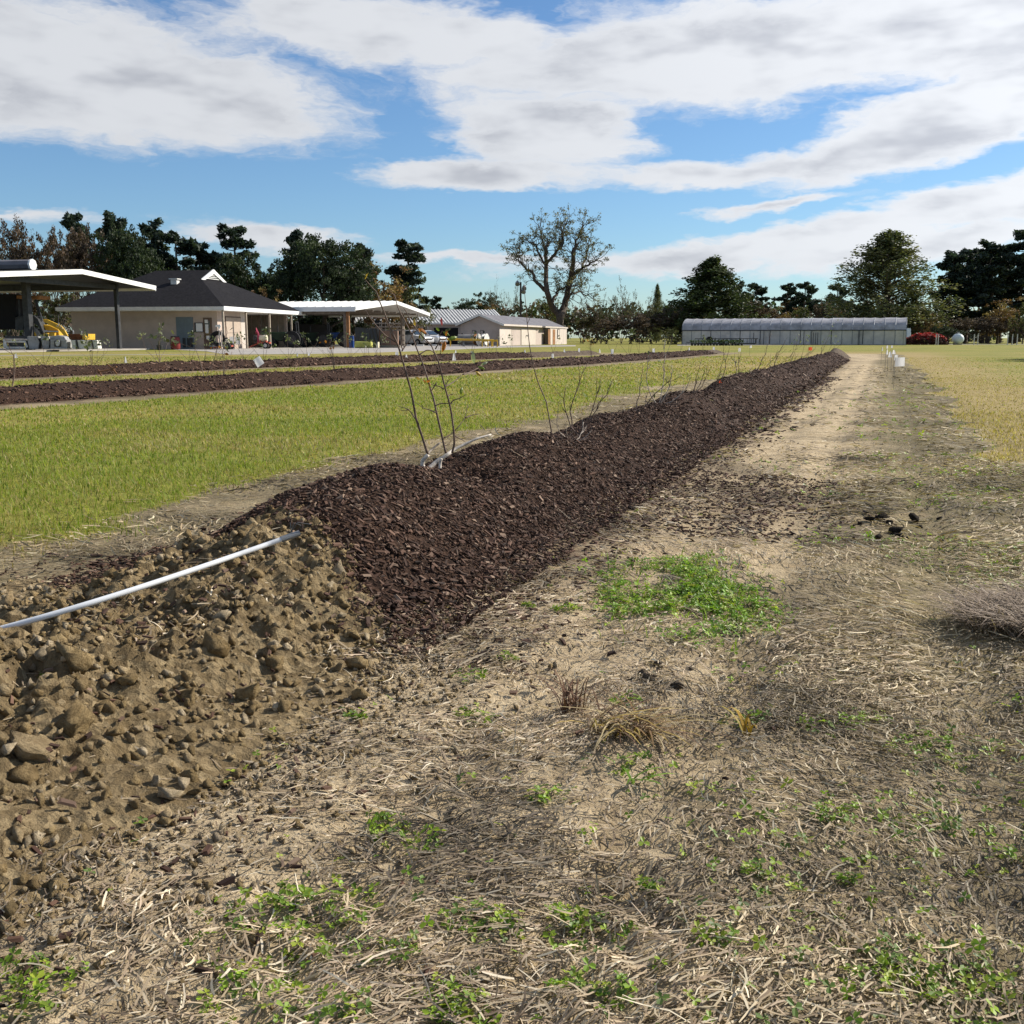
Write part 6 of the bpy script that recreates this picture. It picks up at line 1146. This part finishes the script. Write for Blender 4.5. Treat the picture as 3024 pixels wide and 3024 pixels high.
# ------------------------------------------------------------------ planted saplings
def leaf_mesh(col, L=.040, W=.017, curl=.5):
    V = np.array([(0, 0, 0), (L * .3, W * .48, -.1 * L * curl), (L * .7, W * .42, -.3 * L * curl), (L, 0, -.6 * L * curl), (L * .7, -W * .42, -.3 * L * curl), (L * .3, -W * .48, -.1 * L * curl), (L * .35, 0, .10 * L), (L * .7, 0, .02 * L)])
    F = [(0, 6, 1), (1, 6, 7), (1, 7, 2), (2, 7, 3), (3, 7, 4), (4, 7, 6), (4, 6, 5), (5, 6, 0)]; return mesh_np('leaf', V, np.array(F), np.repeat(np.array(col)[None], 8, 0), M['leafy'])
LF = dict(yellow=leaf_mesh((.42, .28, .05)), orange=leaf_mesh((.38, .14, .025)), green=leaf_mesh((.16, .22, .035)), pale=leaf_mesh((.30, .33, .22)), pink=leaf_mesh((.28, .05, .07)), dark=leaf_mesh((.07, .08, .04)))
def near_sapling():
    """the first shrub: three tall stems from a pale forked base; stems follow the photo in a plane about the base, with depth of their own"""
    Z = lambda x, y: (1000 + x / 3.22, 900 + y / 3.22)          # enlarged-view coordinates to photo pixels
    bp = crest_at(Z(832, 1535)[0], -1.87); bp[2] += .02; D0 = bp[1]; DZ = bp[2] - PT(*Z(832, 1535), D0)[2]; t = thing('sapling', 'nearest leafless sapling with three tall stems and white forked base', 'sapling', tuple(bp - np.array([0, 0, .04])), 'saplings on the mulch beds')
    def st(name, pts, r0, r1, m, dd=0.0, n=7):
        P = [np.array(PT(*Z(x, y), D0 + dd * i / max(1, len(pts) - 1) + .006 * math.sin(i * 2.3))) + np.array([0, 0, DZ]) for i, (x, y) in enumerate(pts)]; ss = np.linspace(0, len(P) - 1, (len(P) - 1) * 4 + 1); P = np.array(P); k = np.arange(len(P))
        P = np.stack([np.interp(ss, k, P[:, c]) for c in range(3)], 1); P = np.concatenate([P[:1], (P[:-2] + 2 * P[1:-1] + P[2:]) / 4, P[-1:]]); q = MB(); q.tube([tuple(p) for p in P], list(np.linspace(r0, r1, len(P))), n); return q.build(name, m, t, True)
    st('base_stem', [(850, 1620), (845, 1560), (832, 1530), (795, 1490), (800, 1440), (850, 1385)], .012, .009, M['twig_pale'], .0); st('base_stem', [(830, 1540), (930, 1450), (1040, 1380), (1090, 1340), (1200, 1285), (1320, 1230), (1450, 1195)], .011, .004, M['twig_pale'], .18)
    st('base_stem', [(960, 1560), (965, 1460), (975, 1420)], .007, .007, M['twig_pale'], .02); st('base_stem', [(840, 1385), (890, 1330), (965, 1270)], .006, .004, M['bark_pale'], .06)
    st('stem', [(848, 1385), (790, 1200), (735, 1040), (720, 950), (690, 780), (650, 640), (600, 460), (560, 330), (490, 180), (430, 20), (395, -60), (360, -165), (320, -205), (255, -280)], .0058, .0018, M['twig'], -.12)
    st('stem', [(1020, 1372), (985, 1220), (930, 980), (905, 860), (870, 750), (840, 640), (800, 520), (740, 370), (690, 230), (600, 60), (560, -20), (530, -140), (487, -150)], .0052, .0016, M['twig'], .10)
    st('stem', [(1078, 1368), (1100, 1290), (1098, 1190), (1075, 1000), (1050, 880), (1010, 740), (980, 620), (950, 500), (905, 400), (880, 340), (780, 240), (690, 120), (640, 20), (620, -8)], .0052, .0016, M['twig'], -.05)
    for pts, dd in (([(730, 1045), (690, 985), (670, 960), (590, 965)], .03), ([(670, 960), (640, 945), (570, 925)], .02), ([(925, 985), (870, 960), (810, 945), (735, 890)], .04), ([(915, 920), (960, 898), (1055, 895), (1105, 905)], .02), ([(1060, 905), (1090, 865), (1150, 850), (1205, 815)], -.03), ([(1010, 740), (1030, 700), (1048, 670)], .01), ([(1000, 760), (960, 735), (870, 715)], .05), ([(1030, 830), (1060, 815), (1100, 805)], .02),
                    ([(1000, 1225), (1070, 1190), (1140, 1120), (1200, 1040), (1230, 910)], .1), ([(1205, 1035), (1260, 1010), (1330, 1000)], .05), ([(1110, 1210), (1160, 1235), (1200, 1260)], .03), ([(555, 320), (440, 250), (300, 90), (250, -5)], -.06), ([(440, 90), (330, 75), (260, 70)], -.04), ([(560, 330), (500, 230), (440, 85)], -.03), ([(600, 400), (640, 340), (690, 280), (740, 130), (752, 30)], .06), ([(690, 230), (730, 210), (760, 190)], .02), ([(770, 430), (830, 390), (880, 390), (960, 470)], .05), ([(920, 380), (960, 300), (965, 240), (985, 205)], -.04), ([(960, 480), (990, 450), (1030, 420)], .02), ([(885, 350), (860, 330), (820, 300), (785, 240)], .02), ([(1180, 620), (1250, 600), (1330, 560), (1380, 520)], .2), ([(1010, 740), (1100, 690), (1180, 620)], .15), ([(610, 390), (590, 330), (610, 250)], .02), ([(930, 700), (880, 780), (860, 740)], .0)):
        st('twig', pts, .0032, .0012, M['twig'], dd, 5)
    for x, y, k, s_, rz in ((250, -285, 'yellow', .8, 1.2), (262, -300, 'dark', .7, 2.6), (730, 160, 'yellow', 1.1, 2.3), (755, 180, 'orange', 1.1, -.6), (780, 205, 'pale', 1.0, -1.2), (770, 235, 'yellow', .6, -1.5), (985, 160, 'pink', 1.0, 1.9), (960, 205, 'green', .7, 2.6), (990, 215, 'green', .9, -.4), (1010, 205, 'dark', .7, .3), (1012, 300, 'orange', 1.3, -1.7), (1018, 260, 'orange', .9, 1.5), (1040, 285, 'green', 1.15, .15), (1290, 520, 'pale', 1.5, 1.9), (1320, 545, 'green', .9, -.2), (1350, 530, 'pale', .9, .2), (1300, 590, 'yellow', .9, -.6), (1155, 815, 'green', .9, 1.3), (775, 670, 'yellow', .6, 2.6), (830, 690, 'orange', .7, .2), (800, 665, 'orange', .7, -.7), (868, 740, 'yellow', .5, 1.5)):
        o = link('leaf', LF[k], t); o.location = Vector(PT(*Z(x, y), D0 + .02)) + Vector((0, 0, DZ)) - LOC[t.name]; o.rotation_euler = (R(75) + rng.normal(0, .3), -rz, rng.normal(0, .4)); o.scale = (s_,) * 3
near_sapling()
def px_sapling(label, bpx, bpy_, stems, leaves=0, pale=False, cols=('green',), twigs=4, rs=1.0):
    """sapling of the near bed: each stem from the base on the bed to its tip in the photo"""
    bp = crest_at(bpx, -1.88 + (.16 if 'tangle' in label else 0)); bp[2] += .02; D = bp[1]; t = thing('sapling', label, 'sapling', tuple(bp - np.array([0, 0, .03])), 'saplings on the mulch beds'); tips = []
    for i, (tx, ty, bow) in enumerate(stems):
        e = np.array(PT(tx, ty, D + rng.normal(0, .12))); s_ = bp + np.array([rng.normal(0, .02), rng.normal(0, .02), -.03]); k = np.linspace(0, 1, 9)[:, None]; P = s_ + (e - s_) * k; L = np.linalg.norm(e - s_); P[:, 0] += (np.sin(k[:, 0] * math.pi) * bow * L); P[1:-1] += rng.normal(0, .006, (7, 3)) * L * 2
        q = MB(); q.tube([tuple(p) for p in P], list(np.linspace(.0050 * rs, .0018 * rs, 9)), 6); q.build('stem', M['bark_pale'] if pale else M['twig'], t, True)
        for _ in range(twigs):
            j = int(rng.integers(3, 8)); d = (P[j] - P[j - 1]); d /= np.linalg.norm(d); d = d + rng.normal(0, .45, 3); l_ = L * (.10 + .16 * rng.random()); pts = [tuple(P[j]), tuple(P[j] + d * l_ * .5), tuple(P[j] + d * l_ + np.array([0, 0, .02]))]; q = MB(); q.tube(pts, [.0026 * rs, .002 * rs, .0013 * rs], 4); q.build('twig', M['bark_pale'] if pale else M['twig'], t); tips.append(pts[-1])
        tips.append(tuple(P[-1]))
    for i in range(leaves):
        o = link('leaf', LF[cols[i % len(cols)]], t); p = Vector(tips[i % len(tips)]) - LOC[t.name] + Vector(rng.normal(0, .03, 3)); o.location = p; o.rotation_euler = (rng.random() * 3, rng.random() * 3, rng.random() * 6); o.scale = (.9 + .02 * D,) * 3
S = lambda x, y: (1600 + x / 2.76, 1000 + y / 2.76)
px_sapling('thin single stem sapling right of the nearest one', *S(118, 745), [(1547, 838, -.03)], 0, twigs=1, rs=.9)
px_sapling('short dark sapling with spreading twigs beside the thin single stem', *S(270, 660), [(*S(378, 200), -.10), (*S(480, 330), .06), (*S(575, 345), .05), (*S(200, 380), -.15)], 1, cols=('pale',), twigs=4)
px_sapling('low tangle of pale twigs in the mulch hollow', *S(235, 790), [(*S(120, 650), -.1), (*S(340, 680), .1), (*S(400, 760), .1), (*S(190, 690), 0)], 0, True, twigs=2, rs=.8)
px_sapling('single straight dark shoot left of the pale forked sapling', *S(808, 560), [(*S(825, 215), .02)], 0, twigs=0); px_sapling('dark arching branches left of the pale forked sapling', *S(838, 565), [(*S(1140, 300), -.12), (*S(850, 460), .0), (*S(620, 585), .05)], 1, cols=('dark',), twigs=4)
px_sapling('pale barked tall forked sapling in the middle of the bed', *S(958, 570), [(*S(1005, 5), .05), (*S(870, 140), -.10), (*S(1060, 215), .08), (*S(1215, 310), .16)], 3, True, ('pale', 'dark'), twigs=6)
px_sapling('cluster of four upright dark shoots right of the pale sapling', *S(1262, 430), [(*S(1300, 180), -.03), (*S(1345, 215), .03), (*S(1365, 245), .05), (*S(1280, 300), 0)], 0, twigs=3)
px_sapling('fan of thin shoots beside the small orange flag', *S(1452, 330), [(*S(1530, 65), .02), (*S(1500, 100), -.04), (*S(1440, 270), 0)], 0, twigs=3); px_sapling('pair of shoots with bushy tops right of the orange flag', *S(1605, 325), [(*S(1575, 110), -.03), (*S(1600, 130), .03), (*S(1715, 240), .05)], 2, cols=('dark',), twigs=4)
px_sapling('tall leaning shoot in front of the trailer end', 2240, 1103, [(2278, 985, .03), (2262, 1040, 0), (2318, 1010, .06)], 0, twigs=3); px_sapling('low fan of shoots below the greenhouse posts', 2282, 1092, [(2300, 1035, 0), (2318, 1005, .02), (2345, 1040, .05), (2355, 1060, .05)], 1, twigs=4)
px_sapling('leafy green shoot leaning left of the orange marker', 2335, 1080, [(2361, 988, .02), (2350, 1010, -.02), (2395, 1035, .05)], 9, cols=('green', 'pale', 'green'), twigs=4); px_sapling('grey shoots with a few leaves under the orange marker', 2368, 1068, [(2378, 1000, .02), (2398, 1030, .03), (2410, 1025, .05)], 4, cols=('green', 'pale'), twigs=3)
px_sapling('tallest leafy shoot at the far end of the bed', 2422, 1056, [(2458, 952, .04), (2435, 1000, 0), (2440, 1010, .02)], 12, cols=('green', 'pale', 'green'), twigs=5); px_sapling('last grey shoot before the bare soil end', 2446, 1050, [(2466, 995, .02), (2480, 1005, .04), (2490, 1010, .05)], 6, cols=('pale',), twigs=4)

# small leafy saplings of the two far beds
def row_at(px, key, off=0.0):
    f = ROWS[key][0]; k = PT(px, 1000, 1.0)[0]; vs = np.linspace(4, 62, 1200); x, y = xy(f(vs) + off, vs); i = int(np.argmin(np.abs(x / y - k))); return float(x[i]), float(y[i])
def small_sapling(tall, nst, nl, pal):
    o = bpy.data.objects.new('sapling', None); segs, tips = [], []
    for k in range(nst):
        d = np.array([rng.normal(0, .28), rng.normal(0, .28), 1]); branching((0, 0, -.03), d, .5, .008, 2, segs, tips, .6, .4, .3, (1, 2))
    T = np.array(tips); sc = tall / T[:, 2].max(); V, F = tubes_np([(p * sc, r_ * .9) for p, r_ in segs], 4); P = T[rng.integers(0, len(T), nl)] * sc + rng.normal(0, .05, (nl, 3)); return mesh_np('stems', V, F, None, M['twig']), mesh_np('leaves', *cards(P, .075, pick(pal, nl, .2), 0, 1.5), M['leafy'])
SS = [small_sapling(1.0, 3, 34, [(.10, .12, .06), (.16, .18, .10), (.07, .085, .04)]), small_sapling(.9, 4, 40, [(.12, .14, .07), (.20, .21, .13), (.08, .10, .045)]), small_sapling(.95, 2, 8, [(.12, .12, .06)]), small_sapling(.8, 5, 6, [(.30, .12, .03)])]
where = {'C': [(125, 0, .7, 'before the backhoe'), (265, 1, .9, 'left of the leaning porch shrub'), (285, 0, .6, 'before the white loader bucket'), (466, 1, 1.05, 'at the stucco wall, tallest there'), (560, 0, .8, 'before the blue door'), (600, 2, .8, 'before the notice board'), (640, 1, .75, 'before the corner porch post'), (718, 1, .85, 'before the lit porch wall'), (778, 0, .95, 'before the sprayer with pink hose'), (850, 1, .8, 'before the fourth porch post'), (905, 0, .8, 'before the end of the hip roof'), (968, 0, .75, 'before the dark carport middle'), (1035, 1, .85, 'before the blue barrel'), (1078, 0, .8, 'before the olive block'), (1120, 1, .8, 'before the cabinet'), (1285, 2, .9, 'before the dark doorway'), (1300, 3, .8, 'left of the fuel tank'), (1395, 1, .9, 'before the fuel tank'), (1448, 2, 1.0, 'before the yellow hoop guards'), (1510, 0, .8, 'before the open doorway'), (1632, 2, 1.0, 'before the brown doors')],
         'B': [(25, 2, .9, 'at the left edge'), (600, 2, 1.0, 'below the notice board'), (655, 3, .7, 'below the corner post'), (985, 3, .8, 'below the carport post'), (1105, 2, .8, 'below the cabinet'), (1470, 2, .8, 'right of the large pale leaf'), (1745, 3, .8, 'below the thicket'), (1810, 2, .9, 'in the middle below the thicket'), (1860, 0, 1.0, 'below the pale tree'), (1890, 2, 1.0, 'left of the greenhouse end'), (1925, 1, .9, 'just left of the greenhouse'), (2010, 2, .9, 'before the greenhouse corner'), (2075, 0, .8, 'before the trailer spare wheel'), (2150, 2, .8, 'before the trailer wheels')]}
for key, lst in where.items():
    for px, k, sc, lab in lst:
        x, y = row_at(px, key); z = float(H(np.array([x]), np.array([y]))[0]); o = bpy.data.objects.new('sapling', None); COL.objects.link(o); o.location = (x, y, z); o.scale = (sc,) * 3; o.rotation_euler.z = rng.random() * 6.28
        tag(o, 'small %s sapling on the %s mulch bed %s' % (('leafy', 'bushy leafy', 'nearly bare', 'bare twiggy')[k], {'B': 'middle', 'C': 'farthest'}[key], lab), 'sapling', 'saplings on the mulch beds'); link('stems', SS[k][0], o); link('leaves', SS[k][1], o)

# ------------------------------------------------------------------ marker flags
def flag(px, py, w, h, D, label, m='flag_white', tilt=0.0, shape='quad', wire=True):
    c = np.array(PT(px, py, D)); k = D / FPX; W, Hh = w * k / 2, h * k / 2; z0 = float(H(np.array([c[0]]), np.array([D]))[0]); t = thing('marker_flag', label, 'flag', (c[0], D, z0), 'marker flags')
    ca, sa = math.cos(tilt), math.sin(tilt); pts = {'quad': [(-W, -Hh), (W, -Hh * .9), (W * .95, Hh), (-W * .9, Hh * .95)], 'tri': [(-W * .9, -Hh), (W, -Hh), (W * .2, Hh), (-W * .4, Hh * .7)]}[shape]
    q = MB(); n_ = 6; V = []; F = []
    for j in range(n_ + 1):
        for a, b in ((pts[0], pts[1]), (pts[3], pts[2])):
            f_ = j / n_; x_, z_ = a[0] + (b[0] - a[0]) * f_, a[1] + (b[1] - a[1]) * f_; V.append((c[0] + x_ * ca - z_ * sa, D + .09 * W * math.sin(f_ * 5 + px), c[2] + x_ * sa + z_ * ca))
    q.add(V, [(2 * j, 2 * j + 2, 2 * j + 3, 2 * j + 1) for j in range(n_)]); q.build('cloth', M[m], t)
    q = MB(); q.tube([(c[0] - W * .92 * ca, D + .004, z0 - .03), (c[0] - W * .92 * ca - (0) , D + .004, c[2] + Hh)], .0022 + .00004 * D, 5); q.build('wire', M['wire'], t)
def onrow(px, key, off=0.0): return row_at(px, key, off)[1]
flag(764, 1068, 24, 26, onrow(764, 'B', .1), 'large white flag tilted like a diamond on the middle mulch bed', tilt=.55)
for px, py, w, h, key, off, shp, lab in ((47, 1050, 10, 14, 'C', -1.2, 'tri', 'white flag at far left below the white bumper frame'), (371, 1062, 8, 19, 'C', .1, 'tri', 'white flag left of the tallest small sapling on the farthest bed'), (878, 1047, 4, 12, 'C', -.2, 'quad', 'slim white flag below the end of the hip roof'), (912, 1045, 8, 10, 'C', -.2, 'tri', 'white flag below the left of the carport'), (1172, 1045, 9, 11, 'C', -.3, 'quad', 'white flag below the shelf rack'), (1200, 1053, 10, 13, 'C', .3, 'tri', 'white flag between the two right stems of the nearest sapling'), (1341, 1053, 12, 22, 'C', .9, 'tri', 'big white flag left of the fuel tank on the bed edge'), (1346, 1038, 6, 9, 'C', -1.4, 'tri', 'tiny white flag just above the big one left of the tank'), (1392, 1043, 7, 14, 'C', -.2, 'tri', 'white flag below the orange hose reel'),
                                     (1550, 1038, 6, 12, 'C', -.2, 'tri', 'white flag below the second roller door'), (1632, 1052, 7, 15, 'B', -1.2, 'quad', 'white flag near the end of the farthest mulch bed'), (1667, 1036, 7, 12, 'C', .2, 'tri', 'white flag at the end wall of the tan building'), (1710, 1035, 6, 13, 'C', .2, 'quad', 'white flag right of the tan building on bare soil'), (1771, 1036, 6, 11, 'C', .2, 'tri', 'white flag on the soil mound ending the farthest bed'), (1808, 1038, 8, 14, 'B', -.4, 'quad', 'white flag left on the middle bed under the thicket'), (1930, 1037, 8, 15, 'B', -.2, 'quad', 'white flag on the middle bed under the big evergreen'), (2035, 1032, 6, 13, 'B', -.1, 'tri', 'white flag at the left end of the greenhouse'), (2108, 1030, 6, 11, 'B', 0, 'quad', 'white flag at the far end of the middle bed'), (2184, 1033, 7, 11, 'B', 1.6, 'quad', 'white flag past the end of the middle bed before the trailer'), (2217, 1024, 6, 7, 'B', 3, 'quad', 'tiny white flag near the pavement before the greenhouse')):
    flag(px, py, w, h, onrow(px, key, off), lab, shape=shp)
for px, py, w, h, D, lab, shp in ((2657, 1069, 29, 27, 17.5, 'largest white square flag on the right edge of the track', 'quad'), (2646, 1056, 11, 16, 19.5, 'white flag half hidden behind the largest square one', 'quad'), (2629, 1046, 13, 18, 23, 'middle white pennant in the group behind the square flag', 'tri'), (2620, 1039, 7, 15, 26, 'left white pennant in the group behind the square flag', 'tri'), (2640, 1039, 12, 13, 27, 'right white pennant in the group behind the square flag', 'tri'), (2606, 1030, 4, 11, 34, 'small far white flag left of the pennant group', 'tri'), (2620, 1025, 5, 9, 40, 'small far white flag above the pennant group, left', 'quad'), (2634, 1024, 5, 7, 45, 'small far white flag above the pennant group, right', 'quad')): flag(px, py, w, h, D, lab, shape=shp)
flag(2127, 1127, 9, 8, crest_at(2127)[1], 'small orange red flag low on the crest of the near bed', 'flag_orange', shape='tri'); flag(2393, 1030, 11, 10, 24, 'orange flag among the shoots before the greenhouse', 'flag_orange')
p = row_at(332, 'B', -.5); z = float(H(np.array([p[0]]), np.array([p[1]]))[0]); t = thing('dead_branch', 'orange brown dead branch lying behind the middle bed at left', 'branch', (p[0], p[1], z)); D = p[1]
for pts in ([(345, 1105), (332, 1088), (315, 1075)], [(338, 1095), (325, 1092), (290, 1098)], [(332, 1088), (345, 1083)], [(300, 1110), (288, 1090)]): px_tube('stick', pts, D, .012, M['wood_orange'], t, 5)

# ------------------------------------------------------------------ irrigation pipe
t = thing('irrigation_pipe', 'shiny white plastic pipe lying across the clod soil heap', 'pipe', tuple(PIPE[30])); q = MB(); q.tube([tuple(c_) for c_ in PIPE], .0072, 14); q.build('tube', M['pvc'], t, True)
e = PIPE[-1]; d = PIPE[-1] - PIPE[-3]; d /= np.linalg.norm(d); q = MB(); q.tube([tuple(e - d * .02), tuple(e + d * .035)], .0088, 12); q.build('end_plug', M['steel_grey'], t)
for k in range(3): q = MB(); q.tube([tuple(e + d * .01 + np.array([0, 0, .01])), tuple(e + d * .02 + np.array([.01 * (k - 1), 0, .035])), tuple(e + d * (.03 + .01 * k) + np.array([.02 * (k - 1), .0, .02]))], .0014, 5); q.build('wire_tie', M['wire'], t)
